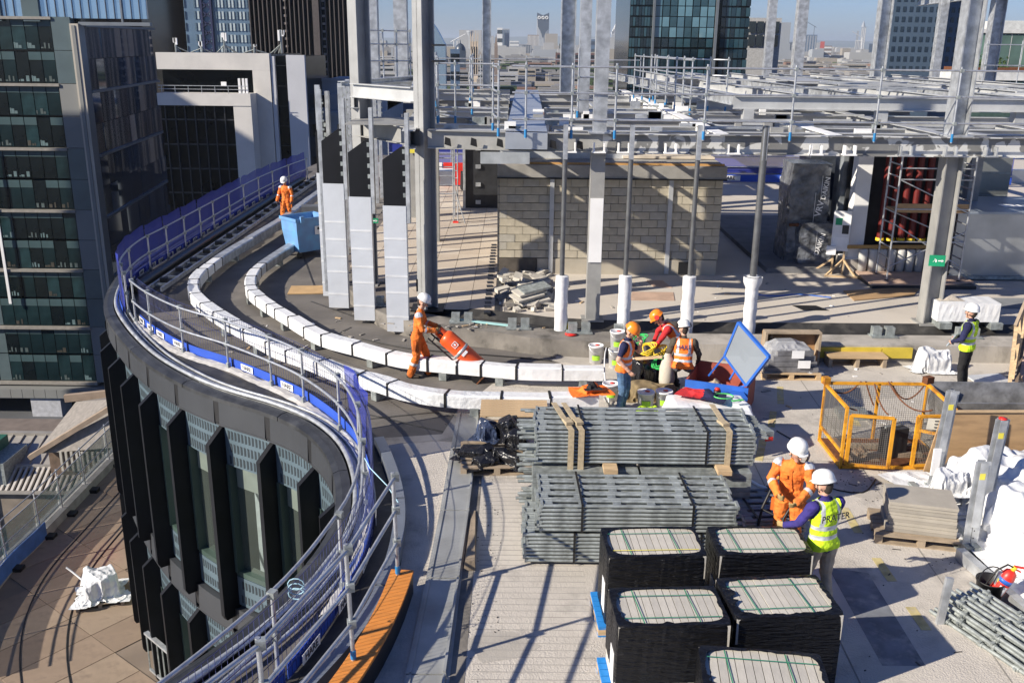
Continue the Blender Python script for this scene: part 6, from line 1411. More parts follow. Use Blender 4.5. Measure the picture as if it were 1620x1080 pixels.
cloth('brown_tool_bag', 'brown leather tool bag on the floor beside the lime bundle', 'bag', [mat('leather', (.33, .16, .07), .7, 0, .2, 8)], (2.85, 16.6, 0), .6, .4, .28, 4.8, .5)
q = MB(); q.lathe([(0, 0), (.05, 0), (.05, .2), (.02, .26), (.02, .3), (0, .3)], 12); o = tag(q.build('water_bottle', whitep), 'white bottle standing beside the brown tool bag', 'bottle'); o.location = (3.12, 16.75, 0)
# ---- gas bottle on trolley
def gas():
    t = thing('bottle_trolley', 'two wheeled black trolley carrying the orange gas bottle', 'trolley', (-.9, 18.85, 0))
    base, top = Vector((-.6, 18.9, .2)), Vector((-1.5, 18.98, 1.0)); d = (top-base).normalized(); sd = Vector((d.y, -d.x, 0)).normalized()*.17; up = d.cross(sd).normalized()
    if up.z < 0: up = -up
    u = up*-.22
    q = MB()
    for s in (-1, 1): q.tube([base+sd*s+u-d*.05, top+sd*s+u+d*.12], .018, 6)
    for f in (0, .5, 1): q.tube([base+(top-base)*f+sd+u, base+(top-base)*f-sd+u], .014, 6)
    q.build('frame', blackm, t, world=True)
    q = MB(); q.bar(base-sd*1.1-d*.06+u, base-sd*1.1-d*.06-u*.6, .3, .02); q.build('toe_plate', rust, t, world=True)
    for s in (-1, 1):
        c = Vector((-.72, 18.88+s*.24, .12)); MB().tube([c-Vector((0, .03, 0)), c+Vector((0, .03, 0))], .12, 14).build('wheel', blackm, t, world=True)
    g = thing('gas_bottle', 'tall orange gas bottle strapped to the trolley, tilted', 'gas bottle', base)
    Q = d.to_track_quat('Z', 'Y').to_matrix().to_4x4()
    def part(nm, prof, m, n=28): q = MB(); q.lathe(prof, n); q.xf(Q); return q.build(nm, m, g)
    part('body', [(0, .05), (.13, .06), (.175, .1), (.187, .16), (.187, .55), (.189, .555), (.187, .56), (.187, 1.0), (.17, 1.07), (.12, 1.12), (.05, 1.14), (0, 1.14)], orangem)
    part('foot_ring', [(.165, -.03), (.175, -.03), (.175, .1), (.165, .1), (.165, -.03)], orangem)
    q = MB()
    for a0, a1 in ((R(20), R(160)), (R(200), R(340))):
        n = 10; vs = []
        for k in range(n+1):
            a = a0+(a1-a0)*k/n
            for rr_, z in ((.1, 1.1), (.1, 1.27), (.112, 1.27), (.112, 1.1)): vs.append((rr_*math.cos(a), rr_*math.sin(a), z))
        q.add(vs, [(k*4+j, (k+1)*4+j, (k+1)*4+(j+1) % 4, k*4+(j+1) % 4) for k in range(n) for j in range(4)])
    q.xf(Q); q.build('valve_guard', orangem, g); part('valve', [(0, 1.13), (.03, 1.13), (.03, 1.2), (.05, 1.21), (.05, 1.24), (0, 1.24)], galvd, 10)
    part('strap', [(.191, .6), (.195, .6), (.195, .66), (.191, .66), (.191, .6)], galv)
    # white hazard diamond on the side facing the camera
    f = Q.to_3x3(); tocam = Vector((.05, -1, .35)).normalized(); tocam = (tocam-d*tocam.dot(d)).normalized(); c = d*.82+tocam*.192; sx = d.cross(tocam).normalized()
    q = MB(); e = [c+(sx*math.cos(R(45+90*k))+d*math.sin(R(45+90*k)))*.075+tocam*(.0 if True else 0) for k in range(4)]
    for k in range(4): q.bar(e[k], e[(k+1) % 4], .012, .006, tocam)
    q.bar(c-d*.02, c+d*.03, .035, .006, tocam); q.build('hazard_diamond', textw, g)
    c2 = d*.55+tocam*.196; q = MB(); q.bar(c2-sx*.07, c2+sx*.07, .06, .008, tocam); q.build('label', whitep, g)
gas()
# ---- blue wheeled bin
t = thing('wheeled_bin', 'pale blue wheeled waste container beside the leftmost wrapped fin', 'bin', (-6.85, 30.9, 0), R(44))
q = MB(); w_, d_ = .6, .46
vs = []
for sx, z in ((.84, .2), (1.0, .9), (1.02, 1.3)): vs += [(-w_*sx, -d_*sx, z), (w_*sx, -d_*sx, z), (w_*sx, d_*sx, z), (-w_*sx, d_*sx, z)]
vs += [(-w_*.96, -d_*.96, 1.3), (w_*.96, -d_*.96, 1.3), (w_*.96, d_*.96, 1.3), (-w_*.96, d_*.96, 1.3), (-w_*.8, -d_*.8, .35), (w_*.8, -d_*.8, .35), (w_*.8, d_*.8, .35), (-w_*.8, d_*.8, .35)]
fs = [(0,3,2,1)]
for L in range(4):
    for k in range(4): fs.append((L*4+k, L*4+(k+1) % 4, L*4+4+(k+1) % 4, L*4+4+k))
fs.append((16, 17, 18, 19)); q.add(vs, fs); q.build('tub', binb, t)
q = MB(); q.box(-w_*1.06, w_*1.06, -d_*1.1, -d_*1.03, 1.22, 1.32); q.box(-w_*1.06, w_*1.06, d_*1.03, d_*1.1, 1.22, 1.32); q.box(-w_*1.09, -w_*1.03, -d_*1.1, d_*1.1, 1.22, 1.32); q.box(w_*1.03, w_*1.09, -d_*1.1, d_*1.1, 1.22, 1.32)
for x in (-.5, .3): q.box(x, x+.12, -.58, -.5, 1.2, 1.4)
q.build('rim', binb, t)
for x in (-.5, .5):
    for y in (-.35, .35): 
        q = MB(); q.tube([(x-.03, y, .1), (x+.03, y, .1)], .1, 12); q.bar((x, y, .1), (x, y, .22), .05); q.build('castor', blackm, t)
q = MB(); q.box(.05, .36, -.5, -.485, .75, 1.02); q.build('label_plate', whitep, t); MB().box(.14, .28, -.507, -.502, .9, .98).build('label_mark', textm, t)
tag(MB().cbox((-5.85, 26.2, .02), (1.0, .9, .02), .1).build('plywood_board', mat('honey_ply', (.5, .33, .16), .7, 0, .15, 3)), 'honey coloured plywood board lying by the foot of the leftmost wrapped fin', 'board')
tag(MB().cbox((-7.35, 34.8, .5), (.9, .6, 1.0), .2).build('grey_cabinet', mat('cab', (.12, .125, .13), .5)), 'dark grey metal cabinet behind the blue bin', 'cabinet')
# ---- yellow mesh cage
t = thing('mesh_cage', 'rusty yellow steel mesh goods cage with its doors ajar and chains', 'cage', (5.55, 14.62, 0))
X1, D, Hc = 1.8, 1.15, 1.12
def bars(nm, segs, s=.046): 
    for a, e in segs: MB().bar(a, e, s, s).build(nm, cagey, t)
bars('frame_bar', [((0, 0, 0), (0, 0, Hc)), ((0, D, 0), (0, D, Hc)), ((X1, D, 0), (X1, D, Hc)), ((X1, 0, 0), (X1, 0, Hc-.05)), ((0, D, Hc), (X1, D, Hc)), ((0, D, Hc-.02), (0, 0, Hc-.02)), ((X1, D, Hc), (X1, 0, Hc-.04)), ((.95, D, 0), (.95, D, Hc)), ((0, 0, .04), (X1, 0, .04)), ((0, D, .04), (X1, D, .04)), ((0, 0, .04), (0, D, .04)), ((X1, 0, .04), (X1, D, .04)), ((0, D, .3), (0, 0, .3)), ((X1-.35, .55, .5), (X1, 0, .6))])
def mesh(nm, o, u, v, nu, nv, thk=.0035, m=None):
    q = MB(); o, u, v = Vector(o), Vector(u), Vector(v)
    for k in range(nu+1): q.tube([o+u*k/nu, o+u*k/nu+v], thk, 3, False)
    for k in range(nv+1): q.tube([o+v*k/nv, o+v*k/nv+u], thk, 3, False)
    return stuff(q.build(nm, m or mat('cage_wire', (.2, .19, .17), .5, .5), t))
mesh('wire_mesh', (.03, D, .06), (X1-.06, 0, 0), (0, 0, Hc-.1), 44, 26); mesh('wire_mesh', (0, .03, .3), (0, D-.06, 0), (0, 0, Hc-.36), 26, 18); mesh('wire_mesh', (X1, .03, .06), (0, D-.06, 0), (0, 0, Hc-.14), 26, 24)
q = MB(); q.box(.03, X1-.03, .03, D-.03, .05, .075); q.build('floor_plate', rust, t)
for nm, p0, dx in (('left_door', (.08, -.02), Vector((.66, -.12, 0))), ('right_door', (1.18, -.04), Vector((.58, .04, 0)))):
    z0_, z1_ = (.1, .98)
    a, e = Vector((*p0, z0_)), Vector((*p0, z0_))+dx; h = Vector((0, 0, z1_-z0_))
    for s, g_ in ((a, a+h), (e, e+h), (a, e), (a+h, e+h)): MB().bar(s, g_, .06, .04).build('door_frame', cagey, t)
    mesh('wire_mesh', a, dx, h, 20, 26, .003)
q = MB()
q.add([(1.3, -.1, .78), (1.85, -.12, .76), (1.84, -.13, .96), (1.31, -.11, .98)], [(0,1,2,3)]); q.build('notice', mat('notice', (.72, .7, .62), .6), t)
q = MB(); r = random.Random(3)
for k in range(3): q.add([(1.42, -.118, .81+.055*k), (1.42+r.uniform(.2, .34), -.125, .81+.055*k), (1.42+r.uniform(.2, .34), -.125, .83+.055*k), (1.42, -.118, .83+.055*k)], [(0,1,2,3)])
q.build('notice_text', textm, t)
def chain(p, q_, sag, n=14):
    b_ = MB(); p, q_ = Vector(p), Vector(q_); pts = [p.lerp(q_, k/n)-Vector((0, 0, sag*4*(k/n)*(1-k/n))) for k in range(n+1)]; b_.tube(pts, .014, 5)
    b_.build('chain', rust, t)
chain((0, D, Hc+.02), (.62, D, Hc+.04), .22); chain((.7, D, Hc+.04), (.85, D*.9, .75), .02); chain((.85, D, Hc+.02), (.95, .6, .75), .1); chain((1.1, D, Hc+.04), (1.5, .2, 1.0), .2); chain((1.15, D, Hc+.04), (X1-.02, D, Hc+.05), .33); chain((.2, .1, 1.02), (0, D, Hc), .1)
MB().cbox((X1, D, Hc+.08), (.16, .12, .12), .4).build('lifting_lug', rust, t); MB().cbox((0, D, Hc+.05), (.12, .12, .12), .2).build('lifting_lug', cagey, t)
for s in (0, 1): MB().box(.3+.02*s, 1.5, .3+s*.35, .4+s*.35, .08, .16).build('timber_batten', woodo, t)
cloth('rag', 'brown rags on the floor of the yellow cage', 'rag', [mat('rag_brown', (.2, .13, .08), .9, 0, .4, 6)], (6.0, 15.0, .08), .5, .5, .18, 3.3)
t = thing('dark_suitcase', 'dark grey case standing inside the yellow cage', 'case', (6.55, 15.0, .08), .3); q = MB(); q.cbox((0, 0, .27), (.42, .2, .52)); q.build('body', mat('case_dark', (.035, .037, .042), .5), t); MB().bar((-.22, -.02, .56), (.1, .0, .56), .03).build('handle', galvd, t)
# ---- hoarding panel, skip, right hand racks with white sheeting
t = thing('plywood_hoarding', 'large plywood panel leaning upright at the right edge behind the white sheets', 'panel', (6.95, 14.3, 0))
q = MB(); q.add([(-.15, 0, .02), (3, .1, .02), (3, .12, 1.17), (.05, .02, 1.17), (-.15, .03, .02), (3, .13, .02), (3, .15, 1.17), (.05, .05, 1.17)], [(0,1,2,3), (7,6,5,4), (0,4,5,1), (1,5,6,2), (2,6,7,3), (3,7,4,0)]); q.build('panel', plym, t)
MB().bar((.05, .01, 1.18), (3, .11, 1.18), .05, .03).build('top_edge', woodm, t)
t = thing('galvanised_trough', 'scuffed galvanised skip behind the plywood panel at the right edge', 'skip', (7.7, 15.2, 0))
sk_ = mat('scuffed_galv', (.3, .3, .3), .45, .5, .4, 5, dirt=(.13, .13, .13), dscale=4, damt=.8)
q = MB(); q.add([(0, 0, .1), (2.4, 0, .1), (2.4, .9, .1), (0, .9, .1), (-.2, -.1, 1.02), (2.6, -.1, 1.02), (2.6, 1.0, 1.02), (-.2, 1.0, 1.02), (-.15, -.05, 1.02), (2.5, -.05, 1.02), (2.5, .95, 1.02), (-.15, .95, 1.02), (.05, .1, .2), (2.3, .1, .2), (2.3, .8, .2), (.05, .8, .2)], [(0,3,2,1)]+[(L*4+k, L*4+(k+1) % 4, L*4+4+(k+1) % 4, L*4+4+k) for L in range(3) for k in range(4)]+[(12,13,14,15)]); q.build('tub', sk_, t)
def rack(label, x, y, h, lean, w_=.11, rz=0, capm=None):
    t = thing('rack_post', label, 'steel post', (x, y, 0), rz)
    q = MB(); z1 = Vector((lean[0], lean[1], h)); s = w_/2
    for a, b in ((-s, 0), (s, 0)): q.bar((a, b, 0), Vector((a, b, 0))+z1, .012, w_*.9, (1, 0, 0))
    q.bar((0, s, 0), Vector((0, s, 0))+z1, w_, .012, (0, 1, 0)); q.bar((0, -s, .45), Vector((0, -s, 0))+z1, w_*.95, .01, (0, 1, 0)); q.build('channel', galv, t)
    q = MB()
    for k in range(9): q.cbox((lean[0]*(.2+k*.08), -s-.008+lean[1]*(.2+k*.08), h*(.2+k*.08)), (.014, .004, .02))
    q.build('slot', blackm, t)
    MB().cbox((lean[0]*.86-.015, -s-.012+lean[1]*.86, h*.86), (.075, .005, .09)).build('yellow_sticker', yellst, t)
    q = MB(); q.box(-.14, .14, -.2, .35, 0, .05); q.box(-.1, .1, -.12, .12, .05, .16); q.build('foot', galvd, t)
    if capm: MB().lathe([(0, h), (.06, h), (.06, h+.02), (0, h+.03)], 12, (lean[0], lean[1], 0)).build('cap', capm, t)
    return t
rack('tall galvanised rack post standing before the left edge of the plywood panel', 6.72, 13.7, 1.72, (.12, .1))
rack('galvanised rack post with a white and red cap between the white sheet piles', 7.05, 12.75, 1.65, (.1, .08), capm=red)
rack('nearest galvanised rack post with bracketed foot beside the white sheeting', 6.45, 11.85, 1.4, (.02, .05))
MB().cbox((6.66, 13.55, .62), (.1, .03, .45), .05)
tag(MB().cbox((6.64, 13.58, .62), (.12, .03, .45), .05).build('white_sign_plate', whitep), 'narrow white plate fixed low on the tallest rack post', 'plate')
o = tag(drape('load_long', 'white_sheeting', whitesheet, None), 'long load under crumpled white sheeting in front of the plywood panel', 'sheeted load'); o.location = (8.15, 13.35, .1); o.rotation_euler = (0, 0, R(2))
o = tag(drape('load_near', 'white_sheeting', whitesheet, None), 'near load under white sheeting running off the right edge by the fire extinguisher', 'sheeted load'); o.location = (7.35, 10.75, .1); o.rotation_euler = (0, 0, R(4))
o = tag(drape('bag_small', 'sheet_end', whitesheet, None, scale=(.5, .5, .8)), 'twisted white sheet end hanging over the grey slab pallet side', 'sheet'); o.location = (6.62, 13.05, .35)
cloth('black_item', 'small black pouch on the near white sheeting', 'pouch', [blackm], (6.95, 12.0, .82), .22, .16, .1, 2.7)
t = thing('rack_beam', 'galvanised rack beam on the floor under the white sheeting', 'beam', (6.5, 12.6, 0)); MB().bar((0, 0, .12), (2.6, .3, .12), .1, .12).build('beam', galv, t); MB().bar((0, -.9, .12), (-.1, 1.2, .12), .1, .12).build('cross_beam', galvd, t)
t = thing('rack_base_rail', 'galvanised base rail along the foot of the near white sheeting', 'rail', (6.3, 10, 0)); MB().bar((-.05, 1.7, .1), (.35, -1.3, .1), .12, .16).build('rail', galv, t)
# slab stack on pallet
PAL = thing('pallet', 'weathered timber pallet under the stack of grey paving slabs', 'pallet', (5.93, 12.4, .005), R(-12), 'pallets'); pallet_parts(PAL, 1.25, .85, woodo)
t = thing('paving_slab_stack', 'stack of grey paving slabs on a timber pallet left of the rack posts', 'slab stack', (5.95, 12.42, .15), R(-14)); r = random.Random(4)
for k in range(9):
    q = MB(); q.cbox((r.uniform(-.015, .015)-.03*(k > 4), r.uniform(-.012, .012), .025+.052*k), (.92 if k > 1 else .95, .62, .048), r.uniform(-.012, .012)); q.build('slab', mat('grey_flag', (.36, .33, .28), .85, 0, .1, 4, .3, 30) if k % 3 else mat('grey_flag_b', (.3, .275, .235), .85, 0, .1, 4), t)
# bucket with fire extinguisher
t = thing('black_bucket', 'black bucket holding a red fire extinguisher', 'bucket', (6.12, 10.6, 0))
MB().lathe([(0, .01), (.13, 0), (.17, .34), (.18, .34), (.18, .36), (.16, .35), (.12, .04), (0, .04)], 24).build('tub', blackm, t)
MB().tube([(.18*math.cos(R(k*18)), .18*math.sin(R(k*18))*.3-.05, .34+.2*math.sin(R(k*18))) for k in range(11)], .008, 5).build('handle', blackm, t)
g = thing('fire_extinguisher', 'red fire extinguisher leaning in the black bucket', 'fire extinguisher', (6.15, 10.58, .12)); Q = Matrix.Rotation(R(22), 4, 'Y') @ Matrix.Rotation(R(8), 4, 'X')
for nm, pr, m in (('body', [(0, 0), (.085, .01), (.09, .05), (.09, .36), (.07, .43), (.03, .46), (0, .46)], red), ('neck', [(0, .45), (.028, .45), (.028, .52), (0, .52)], yellowp), ('blue_band', [(.0915, .27), (.0925, .27), (.0925, .33), (.0915, .33)], blue)):
    q = MB(); q.lathe(pr, 20); q.xf(Q); q.build(nm, m, g)
q = MB(); q.bar((-.02, 0, .52), (.12, 0, .55), .03, .02); q.bar((-.02, 0, .49), (.1, 0, .48), .03, .015); q.xf(Q); q.build('lever', red, g)
q = MB(); q.tube([(0, 0, .5), (-.12, -.02, .52), (-.2, -.03, .4), (-.2, -.03, .2), (-.18, -.02, .1)], .012, 6); q.xf(Q); q.build('hose', blackm, g)
q = MB()
for k in range(6):
    a0, a1 = R(230+k*11), R(241+k*11); q.quad((.0925*math.cos(a0), .0925*math.sin(a0), .1), (.0925*math.cos(a1), .0925*math.sin(a1), .1), (.0925*math.cos(a1), .0925*math.sin(a1), .24), (.0925*math.cos(a0), .0925*math.sin(a0), .24))
q.xf(Q); q.build('label', whitep, g)
tag(MB().cbox((6.45, 10.2, .012), (.5, .6, .01), .2).build('black_mat', blackm), 'flat black mat on the floor right of the black bucket', 'mat')
# bundle of scaffold standards bottom right
t = thing('scaffold_standards', 'heap of galvanised scaffold standards with collars at the bottom right corner', 'scaffold tubes', (5.4, 9.6, 0)); r = random.Random(8)
q = MB(); q.tube([(0, 0, 0), (2.4, 0, 0)], .026, 8)
for k in range(5): q.tube([(.22+k*.5, 0, 0), (.3+k*.5, 0, 0)], .036, 8); q.cbox((.26+k*.5, 0, 0), (.035, .1, .05), 0, r.uniform(0, 2))
sm2 = q.mesh('standard', galvd)
d0 = Vector((.62, -1.5, 0)).normalized(); side = Vector((-d0.y, d0.x, 0))
for L in range(4):
    for k in range(9-L):
        p = Vector((5.32, 10.35, 0))-Vector((5.4, 9.6, 0))+side*(.085*k+.04*L)*1.15+d0*r.uniform(-.1, .12)+Vector((0, 0, .03+.085*L))
        put('standard', sm2, t, loc=p, rot=(0, 0, math.atan2(d0.y, d0.x)+r.uniform(-.03, .03)))
MB().bar((-.08, .55, .0), (-.02, .6, .62), .09, .05).build('stillage_post', galv, t)
MB().bar((.75, .95, .0), (.8, .95, .5), .09, .05).build('stillage_post', galv, t); MB().cbox((.78, .92, .38), (.04, .01, .08)).build('yellow_sticker', yellst, t)
# white bag and grey plate near the kerb on the right
o = tag(drape('bag_small', 'white_rubble_bag', whitesheet, None, scale=(.75, .7, 1.1)), 'crumpled white rubble bag against the pale kerb left of the clipboard man', 'bag'); o.location = (9.2, 19.7, 0)
t = thing('road_plate', 'grey plate with red and white striped edge on the floor right of the clipboard man', 'plate', (10.15, 18.9, 0), .2); MB().cbox((0, 0, .08), (.8, .6, .03), 0, .1).build('plate', galvsheet, t)
for k in range(5): MB().cbox((-.32+k*.16, -.3, .09), (.08, .03, .06)).build('stripe', red, t)
# white polystyrene block with gravel
t = thing('white_wrapped_block', 'large white wrapped block on bearers behind the clipboard man', 'wrapped block', (10.75, 21.85, .62), R(-1))
q = MB(); n = 26; vs = []
for k in range(n+1):
    x = -.72+1.44*k/n
    for (y, z) in ((-.34, 0), (-.345+.003*math.sin(k*2.3), .14), (-.342+.004*math.sin(k*1.7), .3), (-.34, .45), (.34, .45), (.34, 0)): vs.append((x, y, z+.002*math.sin(k*1.3)))
q.add(vs, [(k*6+j, (k+1)*6+j, (k+1)*6+(j+1) % 6, k*6+(j+1) % 6) for k in range(n) for j in range(6)]+[(5,4,3,2,1,0), tuple(range(n*6, n*6+6))]); q.build('block', whitewrap, t)
q = MB(); crumple(q, .62, .4, .12, 16, 12, .02, 3.7, lambda u, v: .4+.6*math.cos(u*1.4)*math.cos(v*1.4), edge=.9); o = stuff(tag(q.build('gravel_heap', mat('gravel', (.45, .4, .33), .95, 0, .3, 30, .8, 50)), 'small heap of gravel on the white wrapped block', 'gravel')); o.location = (10.4, 21.9, 1.07)
for k, x in enumerate((10.2, 10.8, 11.4)): tag(MB().box(x-.14, x+.14, 21.4, 22.2, .462, .615).build('bearer_block', galvd), ['left', 'middle', 'right'][k]+' grey bearer under the large white wrapped block', 'bearer')
# timber handrail and stair ramp at the right edge
t = thing('timber_handrail', 'timber stair handrail with slanting balusters at the right edge', 'handrail', (10.35, 18.7, 0))
q = MB(); q.bar((.15, .3, 1.25), (1.15, 1.5, 2.35), .06, .1); q.build('handrail', woodo, t)
for k in range(4):
    f = k/3; MB().bar((.0+.35*f*2, -.15+.55*f*2, .02+.3*f), (.18+.8*f, .32+1.0*f, 1.25+.95*f), .07, .05).build('baluster', woodm, t)
MB().bar((.1, -.2, .05), (1.3, 1.9, 1.5), .06, .12).build('stringer', mat('dark_stringer', (.14, .1, .07), .8), t)
tag(MB().add([(10.7, 18.5, .012), (14, 18.5, .012), (14, 20.1, .42), (11.1, 20.1, .42), (10.7, 18.5, .0), (14, 18.5, .0), (14, 20.1, .38), (11.1, 20.1, .38)], [(0,1,2,3), (7,6,5,4), (0,4,5,1), (1,5,6,2), (2,6,7,3), (3,7,4,0)]).build('timber_ramp', plyp), 'pinkish timber ramp up to the kerb at the right edge', 'ramp')
# white bent hose piece, fallen rail near the shaded bundle
tag(MB().tube([(3.95, 14.3, .02), (3.9, 14.1, .03), (4.0, 13.9, .03), (4.2, 13.75, .02)], .025, 8).build('bent_pipe', whitep), 'bent white plastic pipe lying on the floor right of the beam bundles', 'pipe')

# loose cables, hoses and offcuts
def cable(label, pts, r_, m, cat='cable'): return tag(MB().tube(spline(pts, .15), r_, 6).build('cable' if cat == 'cable' else 'hose', m), label, cat)
cable('black cable looping over the pale floor between the cage and the slab stack', [(6.0, 14.2, .02), (5.6, 13.7, .02), (5.1, 13.9, .02), (4.9, 14.5, .02), (5.2, 15.3, .02), (4.9, 16.2, .02)], .011, blackm)
cable('thin white hose running from the buckets over the outer wrapped rail', [(2.05, 19.6, .5), (1.95, 18.9, .52), (1.9, 18.2, .3), (1.92, 17.4, .05), (1.8, 17.1, .3)], .014, whitep, 'hose')
cable('black cable along the foot of the dark kerb behind the gas bottle', [(-3.6, 21.6, .02), (-2.4, 20.9, .02), (-1.2, 20.6, .02), (.2, 20.3, .02), (.9, 20.1, .02)], .014, blackm)
cable('blue hose lying across the upper floor beside the black hatch', [(6.2, 24.6, .475), (6.9, 24.3, .475), (7.6, 24.5, .475), (8.4, 24.2, .475)], .016, blue, 'hose')
q = MB(); r = random.Random(77)
for k in range(130):
    x, y, z = r.choice([(r.uniform(-3.2, 1), r.uniform(21.1, 21.6), .43), (r.uniform(1.5, 9), r.uniform(22, 26), .462), (r.uniform(4.5, 8.5), r.uniform(16, 19.8), .008), (r.uniform(-6.5, -2.5), r.uniform(20.3, 24), .004)])
    s_ = r.uniform(.015, .06); q.mi = r.choice([0, 1, 2, 2]); q.cbox((x, y, z+s_*.2), (s_*r.uniform(1, 4), s_, s_*.4), r.uniform(0, 3))
stuff(q.build('scattered_offcuts', [woodm, whitep, conck]))
# ================================================================ FAR SIDE PLANT AND STORES
def wrap_pack(label, x, y, z, w_, d_, h_, rz=0, texts=(), seed=1, m=None, group=None):
    t = thing('film_wrapped_unit', label, 'wrapped unit', (x, y, z), rz, group)
    q = MB(); n = 10; vs = []; r = random.Random(seed)
    for k in range(n+1):
        zz = h_*k/n; f = 1+.03*math.sin(k*1.1+seed)
        for (a, b) in ((-1, -1), (-.3, -1.04), (.4, -1.0), (1, -1), (1.03, 0), (1, 1), (0, 1.03), (-1, 1), (-1.03, 0)): vs.append((a*w_/2*f+r.uniform(-.02, .02), b*d_/2*f+r.uniform(-.02, .02), zz))
    q.add(vs, [(k*9+j, k*9+(j+1) % 9, (k+1)*9+(j+1) % 9, (k+1)*9+j) for k in range(n) for j in range(9)]+[tuple(range(n*9, n*9+9))]); q.build('film', m or mat('grey_film', (.15, .16, .18), .18, .15, .6, 4, 1.0, 6, bdist=.06), t)
    for (tx, px, pz, sz, rot) in texts:
        M = frame((px, -d_/2*1.1, pz), (math.cos(rot), 0, math.sin(rot)), (-math.sin(rot), 0, math.cos(rot))); lettering(tx, sz, textw, t, M)
        q = MB(); a = abs(math.cos(rot)) > .7; hx, hz = (sz*1.8, sz*.6) if a else (sz*.6, sz*1.8); 
        MB().box(px-hx, px-hx+.01, -d_/2*1.09, -d_/2*1.085, pz-hz, pz+hz).build('print_frame', textw, t)
    return t
wrap_pack('tall film wrapped unit stack nearest the blockwork, sagging plastic at its foot', 8.75, 28.6, .6, 1.15, 1.2, 2.9, 0, (('DAIKIN', .35, .7, .26, R(80)), ('VRV', .3, 1.6, .26, R(80)), ('DAIKIN', .42, 2.2, .2, R(82))), 1)
wrap_pack('broad shaded film wrapped units stacked behind the tall one', 10.6, 31.2, .6, 2.3, 1.3, 3.0, 0, (('DAIKIN', -.7, 2.0, .28, R(85)), ('VRV', -.2, 2.3, .22, R(85)), ('DAIKIN', .3, 2.1, .28, R(80)), ('DAIKIN', -.6, .8, .25, R(85)), ('DAIKIN', .6, .7, .25, R(85))), 2, mat('navy_film', (.06, .07, .09), .3, .1, .5, 2, .5, 9, bdist=.03))
wrap_pack('lower film wrapped unit with bulging plastic in front of the tall stack', 8.95, 28.0, .5, 1.0, .7, 1.3, .05, (('DAIKIN', .1, .7, .2, R(75)),), 6)
wrap_pack('small film wrapped unit on the floor between the tall stack and the signboard', 9.75, 28.7, .5, .7, .6, 1.0, .1, (('DAIKIN', .1, .5, .2, R(60)),), 3)
structure(MB().box(7.4, 20, 27.0, 36, .462, .6).build('plant_plinth', mat('plinth', (.16, .16, .165), .85, 0, .2, 2)))
t = thing('site_signboard', 'white site notice board on timber feet beside the white coated column', 'notice board', (9.4, 26.9, .465), R(-12))
q = MB(); q.box(-.24, .24, -.04, .02, .7, 1.85); q.build('board', whitep, t)
MB().box(-.18, .0, -.05, -.043, 1.45, 1.65).build('green_panel', greenp, t); MB().box(.02, .2, -.05, -.043, 1.2, 1.45).build('photo_panel', darkst, t); MB().box(-.2, .2, -.05, -.043, .8, 1.1).build('paper', textw, t)
MB().box(-.36, -.1, -.16, -.05, .6, .85).build('box', whitep, t)
for a, e in (((.15, 0, 0), (.15, 0, .7)), ((-.15, 0, 0), (-.15, 0, .7)), ((.15, 0, .45), (.5, -.35, 0)), ((.15, 0, .45), (-.35, -.35, 0)), ((-.15, 0, .45), (-.7, .1, 0)), ((-.35, -.35, .02), (.65, -.35, .02))): MB().bar(a, e, .05).build('timber_leg', woodm, t)
wrap_pack('right hand film wrapped unit with three white prints behind the signboard', 10.5, 29.2, .6, .9, .9, 2.2, -.05, (('DAIKIN', -.2, .7, .22, R(78)), ('VRV', .15, 1.2, .2, R(78)), ('DAIKIN', -.1, 1.7, .2, R(80))), 9)
wrap_pack('low dark wrapped crate in front of the broad wrapped units', 11.2, 30.0, .6, 1.2, .8, 1.3, .1, (('DAIKIN', .0, .8, .22, R(4)),), 11, MATS['navy_film'])
tag(MB().tube([(8.2, 27.9, 1.72), (10.6, 28.0, 1.7)], .05, 8).build('rusty_pole', rust), 'rusty horizontal pole across the front of the film wrapped units', 'pole')
# scaffold tower with red tubes behind
t = thing('mobile_scaffold', 'aluminium mobile scaffold tower with guard rails in front of the red tubes', 'scaffold tower', (10.4, 25.7, .48))
for x in (0, 2.0):
    for y in (0, .8): MB().tube([(x, y, .15), (x, y, 4.0)], .028, 8).build('upright', tubem, t); MB().lathe([(0, 0), (.07, 0), (.07, .12), (0, .14)], 10, (x, y, 0)).build('castor', blackm, t)
for x in (0, 2.0):
    for k in range(11): MB().tube([(x, 0, .4+k*.32), (x, .8, .4+k*.32)], .02, 6).build('rung', tubem, t)
for z in (1.2, 2.1, 2.9, 3.2, 3.75): MB().tube([(0, 0, z), (2.0, 0, z)], .022, 6).build('rail', tubem, t)
for a, e in (((0, 0, .5), (2, 0, 1.5)), ((2, 0, .5), (0, 0, 1.7)), ((0, .8, 2), (2, 0, 1.2)), ((0, 0, 2.9), (2, 0, 2.0))): MB().tube([a, e], .02, 6).build('brace', tubem, t)
q = MB(); q.box(.02, 1.98, .04, .76, 2.0, 2.06); q.build('platform', plym, t); q = MB(); q.box(.02, 1.98, .0, .03, 2.06, 2.25); q.build('toe_board', plym, t); MB().box(1.2, 1.5, -.012, -.004, 2.1, 2.22).build('label', whitep, t)
q = MB(); q.box(.3, 1.9, 1.4, 1.5, .3, 3.9); 
t = thing('duct_rack', 'rack of upright red tubes with pale collars behind the mobile scaffold', 'tube rack', (10.3, 27.2, .6))
r = random.Random(4)
for k in range(7):
    MB().tube([(.35+k*.3, 0, .9), (.35+k*.3, 0, 3.4)], .1, 10).build('red_tube', mat('deep_red', (.13, .012, .01), .5, 0, .15, 3), t); MB().lathe([(.12, .82), (.12, .9), (0, .9)], 12, (.35+k*.3, 0, 0)).build('yellow_ring', yellowp, t)
